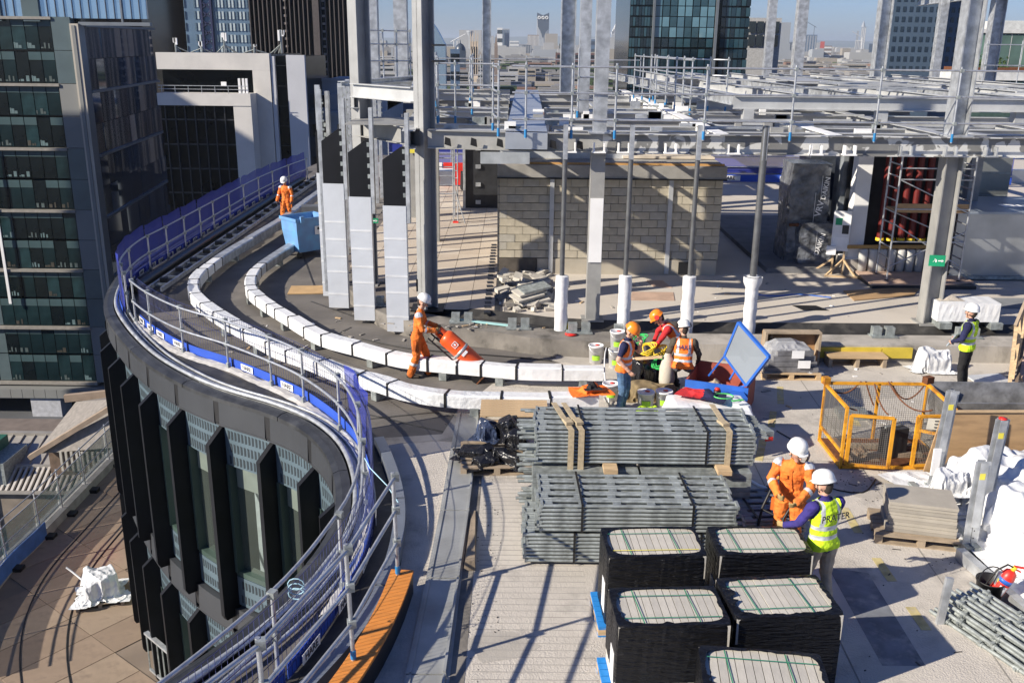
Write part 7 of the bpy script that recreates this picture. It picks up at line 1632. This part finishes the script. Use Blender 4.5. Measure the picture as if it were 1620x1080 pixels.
for k in range(9): MB().lathe([(0, 0), (.12, 0), (.13, .6), (.11, .64), (0, .64)], 14, (-.2+k*.27, -.35, 0)).build('white_cylinder', mat('dirty_white', (.5, .5, .48), .5, 0, .1, 3), t)
MB().box(-.6, 2.6, .5, .6, 0, 3.8).build('dark_backing', darkst, t)
MB().bar((-.7, -.4, .7), (2.4, -.4, .74), .06, .1).build('shelf_board', mat('ochre_board', (.42, .26, .09), .7), t)
# dark box stack around
tag(MB().box(9.6, 10.15, 27.9, 28.6, .6, 3.9).build('stacked_cartons', mat('carton_grey', (.2, .22, .24), .6, 0, .4, 3)), 'grey stacked cartons left of the red tubes', 'cartons')
# rooftop duct units, silver
t = thing('duct_unit', 'large low silver clad duct unit at the right edge behind the white wrapped block', 'duct unit', (14.4, 27.6, .6))
q = MB(); q.box(-1.95, 3.5, -1.2, 1.6, 0, 1.75); q.build('casing', silverins, t); q = MB(); q.box(-2.0, 3.55, -1.25, 1.65, 1.752, 1.82); q.build('lid', mat('blue_grey_lid', (.32, .37, .43), .4, .4, .1, 1), t); q = MB(); q.box(-2.02, 3.6, -1.28, 1.65, -.1, -.003); q.build('base', galvd, t)
MB().box(-.3, .3, -.4, 0, 1.823, 1.84).build('white_patch', textw, t)
t = thing('duct_unit', 'upright silver clad duct box standing behind the low silver duct unit', 'duct unit', (14.1, 30.2, .6)); q = MB(); q.box(-1.3, 1.6, 0, 2.2, 0, 3.7); q.build('casing', mat('dull_silver', (.26, .27, .26), .4, .6, .25, 1), t)
for k in range(5): MB().box(-1.31+.0, 1.6, -.03, -.005, .7*k+.3, .7*k+.33).build('seam', galvd, t)
t = thing('black_steel_stair', 'black steel stair and rails behind the silver ducts at the right edge', 'stair', (18, 30, .46))
for k in range(9): MB().bar((-1.4+k*.3, 0, 3.4-k*.35), (-1.4+k*.3, 1.2, 3.4-k*.35), .28, .05).build('tread', darkst, t)
for y in (0, 1.2):
    MB().bar((-1.6, y, 4.6), (1.3, y, 1.2), .06).build('handrail', darkst, t); MB().bar((-1.6, y, 3.5), (1.3, y, .1), .06, .25).build('stringer', darkst, t)
    for k in range(6): MB().bar((-1.5+k*.5, y, 3.4-k*.58), (-1.5+k*.5, y, 4.5-k*.58), .04).build('baluster', darkst, t)
# boards and hatch on the upper floor
tag(MB().prism([(8.9, 23.9), (10.7, 24.5), (11.3, 25.5), (8.95, 24.9)], .465, .49).build('plywood_sheet', plym), 'brown plywood sheet with a pointed end lying before the platform pad', 'board')
t = thing('platform_pad', 'low pinkish plywood pad under the mobile scaffold', 'platform', (11, 26, .465))
MB().box(-1.15, 1.7, -.75, .85, 0, .1).build('black_base', darkst, t); MB().prism([(-1.2, -.8), (.9, -.7), (1.8, -.4), (1.75, .9), (-1.1, .9)], .102, .13).build('ply_top', plyp, t)
tag(MB().prism([(7.15, 23.4), (7.75, 23.4), (7.95, 22.95), (7.3, 22.95)], .461, .472).build('black_hatch', blackm), 'flat black hatch cover on the pale upper floor', 'hatch')
tag(MB().prism([(3.05, 23.75), (4.2, 23.75), (4.3, 24.6), (3.2, 24.6)], .461, .475).build('brown_board', plyp), 'brown board lying on the upper floor before the blockwork', 'board')
tag(MB().prism([(3.85, 25.2), (4.35, 25.1), (4.2, 25.9), (3.75, 25.9)], .461, .475).build('small_brown_board', plyp), 'small brown board lying close to the foot of the blockwork', 'board')
tag(MB().prism([(10.8, 23.4), (15, 23.2), (15, 24.4), (11, 24.3)], .461, .475).build('grey_mat', mat('mat_grey', (.2, .21, .22), .8)), 'large dark grey mat on the upper floor behind the white wrapped block', 'mat')
tag(MB().bar((-1.45, 21.9, .45), (.05, 21.35, .45), .1, .03).build('turquoise_board', mat('turquoise', (.35, .6, .6), .5)), 'pale turquoise strip lying along the kerb behind the gas bottle', 'strip')
t = tag(MB().lathe([(0, 0), (.14, 0), (.14, .02), (0, .02)], 16).build('red_disc', red), 'flat red disc lying on the dark kerb', 'disc'); t.location = (1.35, 20.8, .425)
t = tag(MB().add([(-.1, 0, 0), (.1, 0, 0), (0, .03, .17)], [(0,1,2)]).add([(-.1, .04, 0), (.1, .04, 0), (0, .03, .17)], [(2,1,0)]).build('yellow_marker', yellowp), 'small yellow triangular marker standing on the dark kerb', 'marker'); t.location = (1.3, 21.2, .42)
tag(MB().tube([(.2, 24.4, .85), (5.3, 24.1, .85)], .02, 6).build('floor_pipe', tubem), 'thin grey tube strung between the wrapped posts above the upper floor', 'tube') if False else None
# exit signs
def sign(label, x, y, z, rz=0, yel=False, w_=.34, h_=.13):
    t = thing('exit_sign', label, 'exit sign', (x, y, z), rz); MB().box(-w_/2, w_/2, -.01, 0, -h_/2, h_/2).build('plate', greenp, t)
    q = MB(); q.box(.02, .12, -.016, -.012, -.012, .012); q.add([(.1, -.016, -.035), (.15, -.016, 0), (.1, -.016, .035)], [(0,1,2)]); q.build('arrow', textw, t)
    q = MB(); q.box(-.04, -.01, -.016, -.012, -.035, .03); q.bar((-.09, -.014, -.03), (-.05, -.014, .02), .014, .004); q.cbox((-.05, -.014, .04), (.02, .004, .02)); q.build('running_figure', textw, t); return t
sign('green running figure exit sign on the shaded column left of the nearest one', -3.75, 24.95, 2.25); sign('green running figure exit sign high between the fin and the nearest column', -3.6, 35.1, 3.55, 0, False, .5, .18)
sign('green running figure exit sign on the nearest right column', 9.88, 21.66, 2.05, R(-8), False, .36, .26)
tag(MB().box(-3.85, -3.5, 35.12, 35.16, 2.9, 3.3).build('yellow_notice', yellst), 'yellow notice on the pale column under the exit sign', 'notice')
# caster trolley handle (front man) -> hand barrow
t = thing('sack_barrow', 'black tubular barrow handles with orange grips held by the orange coverall man', 'barrow', (3.75, 12.1, 0))
g0 = [(-.42, .55, .5), (-.3, .2, .62), (-.16, -.1, .92), (.02, -.02, 1.12)]
def wp(l): return [Vector(p) for p in l]
q = MB(); q.tube([(-.3, -.15, .0), (-.22, -.12, .62), (-.02, .05, .98), (.1, .1, 1.02)], .019, 8); q.build('handle_tube', blackm, t)
q = MB(); q.tube([(-.08, -.45, .0), (0, -.42, .62), (.2, -.3, .9), (.3, -.25, .93)], .019, 8); q.build('handle_tube', blackm, t)
MB().tube([(-.22, -.12, .6), (0, -.42, .6)], .015, 6).build('cross_tube', blackm, t)
MB().tube([(-.02, .05, .98), (.1, .1, 1.02)], .025, 8).build('grip', mat('grip_orange', (.8, .4, .08), .6), t); MB().tube([(.2, -.3, .9), (.33, -.24, .935)], .025, 8).build('grip', MATS['grip_orange'], t)
# ================================================================ PEOPLE
import numpy as np
def cone_pts(q, a, b, ra, rb, n=10):
    a, b = Vector(a), Vector(b); d = b-a; L = d.length
    if L < 1e-6: d = Vector((0, 0, 1)); L = 1e-6
    d = d/L; pts, rs = [], []
    for k in range(4): t = math.pi/2*k/4; pts.append(a-d*ra*math.cos(t)); rs.append(max(.0008, ra*math.sin(t)))
    pts.append(a); rs.append(ra); pts.append(b); rs.append(rb)
    for k in range(3, -1, -1): t = math.pi/2*k/4; pts.append(b+d*rb*math.cos(t)); rs.append(max(.0008, rb*math.sin(t)))
    q.tube(pts, rs, n)
def person(label, loc, rz, p, S, group=None):
    t = thing('person', label, 'person', loc, rz, group)
    V = Vector; pel = V(p.get('pel', (0, 0, .95))); nk = V(p.get('neck', (0, .0, 1.47))); hd = V(p.get('head', (0, .03, 1.64)))
    look = V(p.get('look', (0, 1, -.2))).normalized(); bulk = p.get('bulk', 1.0)
    sp = (nk-pel).normalized(); sw = p.get('sw', .185); lat = V(p.get('lat', (1, 0, 0))); lat = (lat-sp*lat.dot(sp)).normalized(); fr = sp.cross(lat)*-1
    if fr.dot(V((0, 1, 0))) < 0 and abs(sp.z) > .5: fr = -fr
    q = MB(); bones = []
    def bone(a, b, ra, rb, tag): cone_pts(q, a, b, ra, rb); bones.append((V(a), V(b), (ra+rb)/2, tag))
    # torso: elliptical rings lofted from seat to shoulders
    Lt = (nk-pel).length; n = 18; rings = []
    prof = [(-.17, .06, .05), (-.13, .14, .1), (-.05, .168, .118), (.06, .165, .112), (.22, .15, .1), (.42, .152, .105), (.62, .172, .118), (.78, .185, .118), (.9, .175, .098), (.98, .12, .075), (1.03, .06, .05)]
    for f, wx, wy in prof:
        c = pel+sp*(Lt*f); wx *= bulk*(sw/.185)**.5; wy *= bulk
        rings.append([c+lat*wx*math.cos(2*math.pi*k/n)+fr*wy*math.sin(2*math.pi*k/n)+fr*.012 for k in range(n)])
    q.add([v for g in rings for v in g], [(i*n+k, i*n+(k+1) % n, (i+1)*n+(k+1) % n, (i+1)*n+k) for i in range(len(rings)-1) for k in range(n)]+[tuple(range(n))[::-1], tuple(range((len(rings)-1)*n, len(rings)*n))])
    bones.append((pel, pel+sp*Lt*.2, .13*bulk, 'hips')); bones.append((pel+sp*Lt*.25, pel+sp*Lt*.85, .15*bulk, 'torso'))
    bone(nk-sp*.05, nk.lerp(hd, .55), .058, .052, 'neck')
    # head: skull, jaw, nose, ears
    up = (V((0, 0, 1))-look*look.z).normalized() if abs(look.z) < .95 else V((0, 0, 1)); rt = look.cross(up).normalized(); up = rt.cross(look)
    cone_pts(q, hd+up*.035-look*.02, hd+up*.02+look*.015, .093, .088, 14); bones.append((hd, hd+up*.03, .1, 'skin'))
    cone_pts(q, hd-up*.05+look*.03, hd-up*.085+look*.05, .062, .04); bones.append((hd-up*.05+look*.03, hd-up*.085+look*.05, .05, 'skin'))
    cone_pts(q, hd+look*.098+up*.0, hd+look*.115-up*.025, .012, .016, 6)
    for s in (-1, 1): cone_pts(q, hd+rt*.088*s-up*.0, hd+rt*.093*s-up*.03-look*.01, .016, .012, 6)
    for side, s in (('R', 1), ('L', -1)):
        sh = pel+sp*(Lt*.88)+lat*sw*s*bulk**.5; el = V(p['el'+side]); wr = V(p['wr'+side]); lr = S.get('arm', 1.0)
        bone(sh, sh.lerp(el, .35), .072*lr, .06*lr, 'arm'); bones.pop(); bone(sh, el, .062*lr, .05*lr, 'arm'); bone(el, wr, .047*lr, .034*lr*S.get('cuff', 1.0), 'fore')
        hdv = V(p.get('h'+side, wr+(wr-el).normalized()*.1)); hv = (hdv-wr).normalized(); pn = V(p.get('pn'+side, (-s, .2, -.1))); pn = (pn-hv*pn.dot(hv)).normalized(); wd = hv.cross(pn).normalized(); curl = p.get('curl', .6)
        for k in (-1, -.3, .4, 1): cone_pts(q, wr+hv*.02+wd*.016*k, wr+hv*.082+wd*.03*k, .017, .015, 6)
        bones.append((wr+hv*.02, wr+hv*.2, .028, 'hand'))
        for k, L in ((-1.15, .062), (-.38, .074), (.38, .07), (1.15, .055)):
            b0 = wr+hv*.088+wd*.029*k; m1 = b0+(hv*math.cos(curl*.8)+pn*math.sin(curl*.8))*L*.55; m2 = m1+(hv*math.cos(curl*2)+pn*math.sin(curl*2))*L*.5
            cone_pts(q, b0, m1, .0135, .0125, 6); cone_pts(q, m1, m2, .0125, .011, 6)
        ts = -1 if wd.dot(V((0, 0, 1))) > 0 else 1
        tb = wr+hv*.03-wd*.03*ts*-1*1; cone_pts(q, tb, tb+(hv*.5+pn*.6+wd*.6*ts)*.05, .015, .013, 6); cone_pts(q, tb+(hv*.5+pn*.6+wd*.6*ts)*.05, tb+(hv*.75+pn*.7+wd*.45*ts)*.085, .013, .011, 6)
        hip = pel+lat*.088*s*bulk-sp*.04; kn = V(p['kn'+side]); an = V(p['an'+side]); toe = V(p.get('toe'+side, an+V((.02*s, .17, -.045)))); lg = S.get('leg', 1.0)
        bone(hip, kn, .1*lg, .072*lg, 'thigh'); bone(kn, an, .066*lg, .055*lg, 'shin'); bone(an-V((0, .05, .03)), an-V((0, .0, .03)), .048, .05, 'foot'); bone(an-V((0, 0, .035)), toe, .05, .038, 'foot')
    me0 = q.mesh('tmp', skinm); ob = bpy.data.objects.new('tmp', me0); C.objects.link(ob)
    md = ob.modifiers.new('r', 'REMESH'); md.mode = 'VOXEL'; md.voxel_size = .0105; md.adaptivity = 0
    ms_ = ob.modifiers.new('s', 'SMOOTH'); ms_.iterations = 2; ms_.factor = .4
    dg = bpy.context.evaluated_depsgraph_get(); me = bpy.data.meshes.new_from_object(ob.evaluated_get(dg)); bpy.data.objects.remove(ob); me.name = 'body'
    nv = len(me.vertices); co = np.empty(nv*3, np.float32); me.vertices.foreach_get('co', co); co = co.reshape(-1, 3); no = np.empty(nv*3, np.float32); me.vertices.foreach_get('normal', no); no = no.reshape(-1, 3)
    def nearest(P):
        best = np.full(len(P), 1e9); idx = np.zeros(len(P), int); tt = np.zeros(len(P))
        for i, (a, b, r_, tg) in enumerate(bones):
            a_ = np.array(a); d = np.array(b)-a_; t_ = np.clip(((P-a_)@d)/max(d@d, 1e-9), 0, 1); dist = np.linalg.norm(P-(a_+t_[:, None]*d), axis=1)-r_
            m_ = dist < best; best[m_] = dist[m_]; idx[m_] = i; tt[m_] = t_[m_]
        return idx, tt
    vi, vt = nearest(co); tags = [b[3] for b in bones]
    cloth_v = np.array([tags[i] in ('torso', 'hips', 'arm', 'fore', 'thigh', 'shin') for i in vi])
    # creases in the cloth
    seed = len(label)*.37; amp = S.get('fold', .009)
    for k in range(nv):
        if cloth_v[k]:
            c = co[k]; w1 = noise.noise(Vector((c[0]*9+seed, c[1]*9, c[2]*14))); w2 = noise.noise(Vector((c[0]*20+seed, c[1]*20, c[2]*28))); f = amp*(w1+.5*w2)
            extra = .012 if (tags[vi[k]] in ('shin', 'fore') and S.get('baggy')) else 0
            co[k] += no[k]*(f+extra)
    me.vertices.foreach_set('co', co.ravel()); me.update()
    npoly = len(me.polygons); ce = np.empty(npoly*3, np.float32); me.polygons.foreach_get('center', ce); ce = ce.reshape(-1, 3); fi, ft = nearest(ce)
    mats = []; 
    def mid(m):
        if m not in mats: mats.append(m)
        return mats.index(m)
    out = np.zeros(npoly, np.int32); spn = np.array(sp); pln = np.array(pel); latn = np.array(lat); tor = ((ce-pln)@spn)/Lt
    for k in range(npoly):
        tg = tags[fi[k]]; f = ft[k]; m = skinm
        if tg == 'neck': m = S.get('collar', skinm) if f < .45 else skinm
        elif tg == 'torso': m = S['top']
        elif tg == 'hips': m = S['top'] if tor[k] > S.get('hem', -.3) else S['leg_m']
        elif tg == 'arm': m = S['sleeve'] if f < S.get('short', 2) else skinm
        elif tg == 'fore': m = (S['sleeve'] if S.get('short', 2) > 1 else skinm)
        elif tg == 'hand': m = S.get('glove', skinm)
        elif tg in ('thigh', 'shin'): m = S['leg_m']
        elif tg == 'foot': m = S.get('boot', bootm)
        if S.get('bands'):
            if tg == 'fore' and .12 < f < .34: m = reflect
            if tg == 'shin' and .35 < f < .5: m = reflect
            if tg == 'arm' and f < .1: m = reflect
        out[k] = mid(m)
    me.materials.clear()
    for m in mats: me.materials.append(m)
    me.polygons.foreach_set('material_index', out); me.polygons.foreach_set('use_smooth', np.ones(npoly, bool)); me.update()
    put('body', me, t)
    if S.get('vest'):
        lx = (ce-pln)@latn; keep = []
        for k in range(npoly):
            if tags[fi[k]] in ('torso', 'hips') and -.12 < tor[k] < 1.0: keep.append(k)
            elif tags[fi[k]] == 'thigh' and -.12 < tor[k] < 1 and ft[k] < .15: keep.append(k)
        mp = {}; vs = []; fs = []; mi = []
        frn = np.array(fr)
        for k in keep:
            po = me.polygons[k]; f_ = []
            for v in po.vertices:
                if v not in mp:
                    mp[v] = len(vs); c = co[v]; h_ = ((c-pln)@spn)/Lt; bl = .016+.014*max(0, .35-h_)+.004*noise.noise(Vector((c[0]*14, c[1]*14, c[2]*9))); vs.append(tuple(c+no[v]*bl))
                f_.append(mp[v])
            h_ = tor[k]; x_ = abs(lx[k]); st = (.12 < h_ < .22) or (.36 < h_ < .46) or (.085 < x_ < .135 and h_ > .46); 
            fs.append(f_); mi.append(1 if st else 0)
        vm = bpy.data.meshes.new('vest'); vm.from_pydata(vs, [], fs); vm.materials.append(S['vest']); vm.materials.append(reflect); vm.polygons.foreach_set('material_index', mi); vm.polygons.foreach_set('use_smooth', [True]*len(fs)); vm.update(); vo = put('vest', vm, t)
        if S.get('back'):
            txt, sz, mt = S['back']; c = pel+sp*(Lt*.72)-fr*(.118*bulk+.06); M = frame((c.x, c.y, c.z), lat, sp); M = M @ Matrix.Translation((0, 0, 0))
            lettering(txt, sz, mt, t, M)
    if S.get('baggy'):      # zip, belt, chest pocket flaps and a harness strap
        f0 = pel+fr*(.128*bulk+.016)
        MB().bar(f0+sp*Lt*.02, f0+sp*Lt*.86-fr*.015, .014, .008, fr).build('zip', MATS['soiled_orange_coverall'], t)
        for s in (-1, 1): MB().bar(f0+lat*s*.05+sp*Lt*.66, f0+lat*s*.125+sp*Lt*.65-fr*.02, .05, .012, fr).build('pocket_flap', MATS['soiled_orange_coverall'], t)
        for s in (-1, 1): MB().bar(pel+lat*s*.185*bulk-sp*.12, pel+lat*s*.19*bulk-sp*.3, .06, .1, lat).build('thigh_pocket', MATS['soiled_orange_coverall'], t)
    # helmet
    Hm = MB(); r0 = .128; prof = [(r0*1.0, -.015), (r0*1.07, -.01), (r0*1.07, .0), (r0*1.0, .01), (r0*.99, .04), (r0*.93, .075), (r0*.78, .108), (r0*.55, .13), (r0*.28, .142), (0, .146)]
    Hm.lathe(prof, 24); Hm.v = [(x, y*1.12, z) for x, y, z in Hm.v]; nb = len(Hm.v)
    Hm.add([(-.09, .12, .004), (.09, .12, .004), (.06, .168, -.012), (-.06, .168, -.012), (0, .18, -.013), (-.09, .12, .012), (.09, .12, .012), (.06, .168, -.004), (-.06, .168, -.004), (0, .18, -.005)], [(3,4,2,1,0), (5,6,7,9,8), (0,1,6,5), (1,2,7,6), (2,4,9,7), (4,3,8,9), (3,0,5,8)])
    M = Matrix.LocRotScale(hd+up*.07-look*.01, frame((0, 0, 0), rt, look).to_3x3().to_quaternion(), None); Hm.xf(M); Hm.build('helmet', S.get('helmet', helw), t)
    q = MB(); q.lathe([(.12, -.024), (.124, -.012), (.112, -.01), (.11, -.024)], 20); q.v = [(x, y*1.12, z) for x, y, z in q.v]; q.xf(M); q.build('helmet_band', blackm, t)
    if S.get('muffs'):
        for s in (-1, 1): q = MB(); q.tube([hd+rt*s*.1+up*.08, hd+rt*s*.15+up*.1], .05, 12); q.build('ear_muff', S['muffs'], t)
    q = MB(); 
    for s in (-1, 1): q.tube([hd+rt*s*.1+up*.06+look*.01, hd+rt*s*.085-up*.04+look*.03, hd-up*.115+look*.05], .005, 4)
    q.build('chin_strap', blackm, t)
    q = MB()
    for s in (-1, 1): q.cbox(tuple(hd+rt*s*.034+look*.1+up*.012), (.022, .01, .01))
    q.bar(hd+look*.1-up*.052-rt*.02, hd+look*.1-up*.052+rt*.02, .008, .01); q.build('eyes_and_mouth', hairm, t)
    q = MB(); cone_pts(q, hd-look*.06+up*.01, hd-look*.05-up*.04, .068, .055); q.build('hair', hairm, t)
    return t
def std(**k):
    p = dict(elR=(.24, .0, 1.14), wrR=(.25, .1, .9), elL=(-.24, .0, 1.14), wrL=(-.25, .1, .9), knR=(.11, .03, .5), anR=(.12, -.02, .09), knL=(-.11, .03, .5), anL=(-.12, -.02, .09)); p.update(k); return p
cov = dict(top=hiorange, sleeve=hiorange, leg_m=hiorange, leg=1.18, arm=1.2, cuff=1.15, bands=True, baggy=True, collar=hiorange, fold=.014)
person('person in orange coveralls and white helmet walking behind the blue wheeled bin', (-8.75, 36.4, 0), R(165), std(look=(-.1, 1, -.55), head=(0, .06, 1.63), elR=(.27, .05, 1.15), wrR=(.27, .2, .93), elL=(-.28, .02, 1.15), wrL=(-.3, .14, .92), knR=(.1, .14, .5), anR=(.11, .16, .09), anL=(-.1, -.2, .12), knL=(-.1, -.02, .5)), dict(cov, glove=gloveg))
person('person in soiled orange coveralls and white helmet tipping the orange gas bottle trolley', (-1.98, 19.0, 0), R(-90), std(pel=(0, -.02, .94), neck=(0, .06, 1.46), head=(0, .12, 1.63), look=(0, 1, -.55), elR=(.25, .12, 1.12), wrR=(.16, .36, 1.08), hR=(.12, .46, 1.1), elL=(-.24, .14, 1.14), wrL=(-.1, .38, 1.1), hL=(-.08, .48, 1.1), knR=(.1, -.02, .5), anR=(.1, -.16, .09), knL=(-.1, .16, .5), anL=(-.1, .2, .09), curl=1.0), dict(cov, top=hiorange_d, sleeve=hiorange, leg_m=hiorange_d, glove=glovem))
person('person in navy t-shirt, orange vest, jeans and orange helmet with a hand to the face', (2.12, 17.05, 0), R(-112), std(pel=(0, 0, .96), neck=(0, .05, 1.48), head=(0, .11, 1.64), look=(.1, 1, -.75), bulk=1.1, elR=(.29, -.02, 1.16), wrR=(.25, .18, .96), elL=(-.28, .22, 1.2), wrL=(-.1, .3, 1.46), hL=(-.06, .26, 1.56), knR=(.12, .04, .5), knL=(-.12, .06, .5)), dict(top=navy, sleeve=navy, short=.75, leg_m=jeans, vest=vestor, helmet=helo, leg=1.08, arm=1.05))
person('person in red hooded top, orange vest and orange helmet with red ear muffs bending forward', (3.4, 18.65, 0), R(84), std(pel=(0, -.12, .92), neck=(0, .26, 1.3), head=(0, .4, 1.42), look=(-.1, .8, -.75), lat=(1, 0, 0), elR=(.26, .38, 1.1), wrR=(.12, .46, .9), elL=(-.27, .34, 1.08), wrL=(-.14, .42, .88), knR=(.12, .04, .48), knL=(-.12, .1, .48), curl=1.1), dict(top=redcl, sleeve=redcl, short=3, leg_m=blackc, vest=vestor, helmet=helo, muffs=red, arm=1.15, collar=redcl))
person('person crouching with back turned in brown hooded top, orange vest and white helmet', (3.42, 17.95, 0), R(-12), std(pel=(0, -.1, .72), neck=(0, .0, 1.23), head=(-.03, .06, 1.4), look=(-.5, 1, -.35), bulk=1.08, elR=(.3, .06, .92), wrR=(.3, .24, .74), elL=(-.3, .02, .9), wrL=(-.34, .12, .66), knR=(.2, .3, .5), anR=(.2, .02, .1), knL=(-.22, .28, .46), anL=(-.26, .0, .1)), dict(top=brownc, sleeve=brownc, leg_m=mat('grey_trousers', (.12, .12, .13), .9, 0, .2, 8), vest=vestor, muffs=blackm, glove=gloveg, arm=1.15, collar=brownc, back=('HARE', .12, mat('vest_print', (.02, .03, .1), .7))))
t6 = person('person in yellow vest, dark jumper and black trousers holding a clipboard', (9.35, 18.55, 0), R(44), std(neck=(0, .0, 1.48), head=(0, .04, 1.65), look=(.1, 1, .05), bulk=1.12, elR=(.3, .02, 1.16), wrR=(.16, .26, 1.06), elL=(-.3, .02, 1.16), wrL=(-.14, .26, 1.02)), dict(top=navy, sleeve=navy, leg_m=blackc, vest=vestye, arm=1.2, hem=-.12, boot=blackc))
cb = tag(MB().cbox((0, 0, 0), (.22, .02, .3), 0, .5).build('clipboard', mat('clip_grey', (.3, .35, .4), .5)), 'grey clipboard held at waist height by the person in the yellow vest on the right', 'clipboard'); cb.location = (9.14, 18.78, 1.02); cb.rotation_euler = (0, 0, R(44))
person('person in clean orange coveralls and white helmet looking down while gripping the barrow handles', (3.84, 11.78, 0), R(158), std(neck=(0, .05, 1.45), head=(-.03, .1, 1.6), look=(-.6, .75, -.3), elR=(.27, .12, 1.18), wrR=(.14, .34, 1.08), hR=(.1, .42, 1.05), elL=(-.27, .14, 1.14), wrL=(-.12, .34, 1.0), hL=(-.08, .4, .97), curl=1.1, bulk=1.05), dict(cov, glove=glovem))
person('person seen from behind in yellow vest and beige trousers, hand on the slab pack', (3.88, 10.47, 0), R(22), std(neck=(0, .03, 1.5), head=(-.02, .08, 1.67), look=(-.25, 1, -.3), bulk=1.1, elR=(.25, .12, 1.22), wrR=(.1, .3, 1.16), elL=(-.31, .12, 1.2), wrL=(-.38, .26, 1.12), hL=(-.42, .34, 1.1), knR=(.1, .0, .5), anR=(.1, -.12, .09), knL=(-.12, .1, .5), anL=(-.12, .04, .09)), dict(top=purplen, sleeve=purplen, leg_m=beige, vest=vestye, glove=glovem, arm=1.15, leg=1.08, back=('PRATER', .12, textm)))
# ================================================================ HAZE
b = MB(); b.box(-14100, 14100, -700, 26100, -44, 150)
hz = bpy.data.materials.new('air'); hz.use_nodes = True; t_ = hz.node_tree; t_.nodes.clear()
pv = t_.nodes.new('ShaderNodeVolumePrincipled'); pv.inputs['Color'].default_value = (.8, .9, 1, 1); pv.inputs['Density'].default_value = .00009; pv.inputs['Anisotropy'].default_value = .2
mo = t_.nodes.new('ShaderNodeOutputMaterial'); t_.links.new(pv.outputs[0], mo.inputs['Volume'])
stuff(b.build('haze', hz))
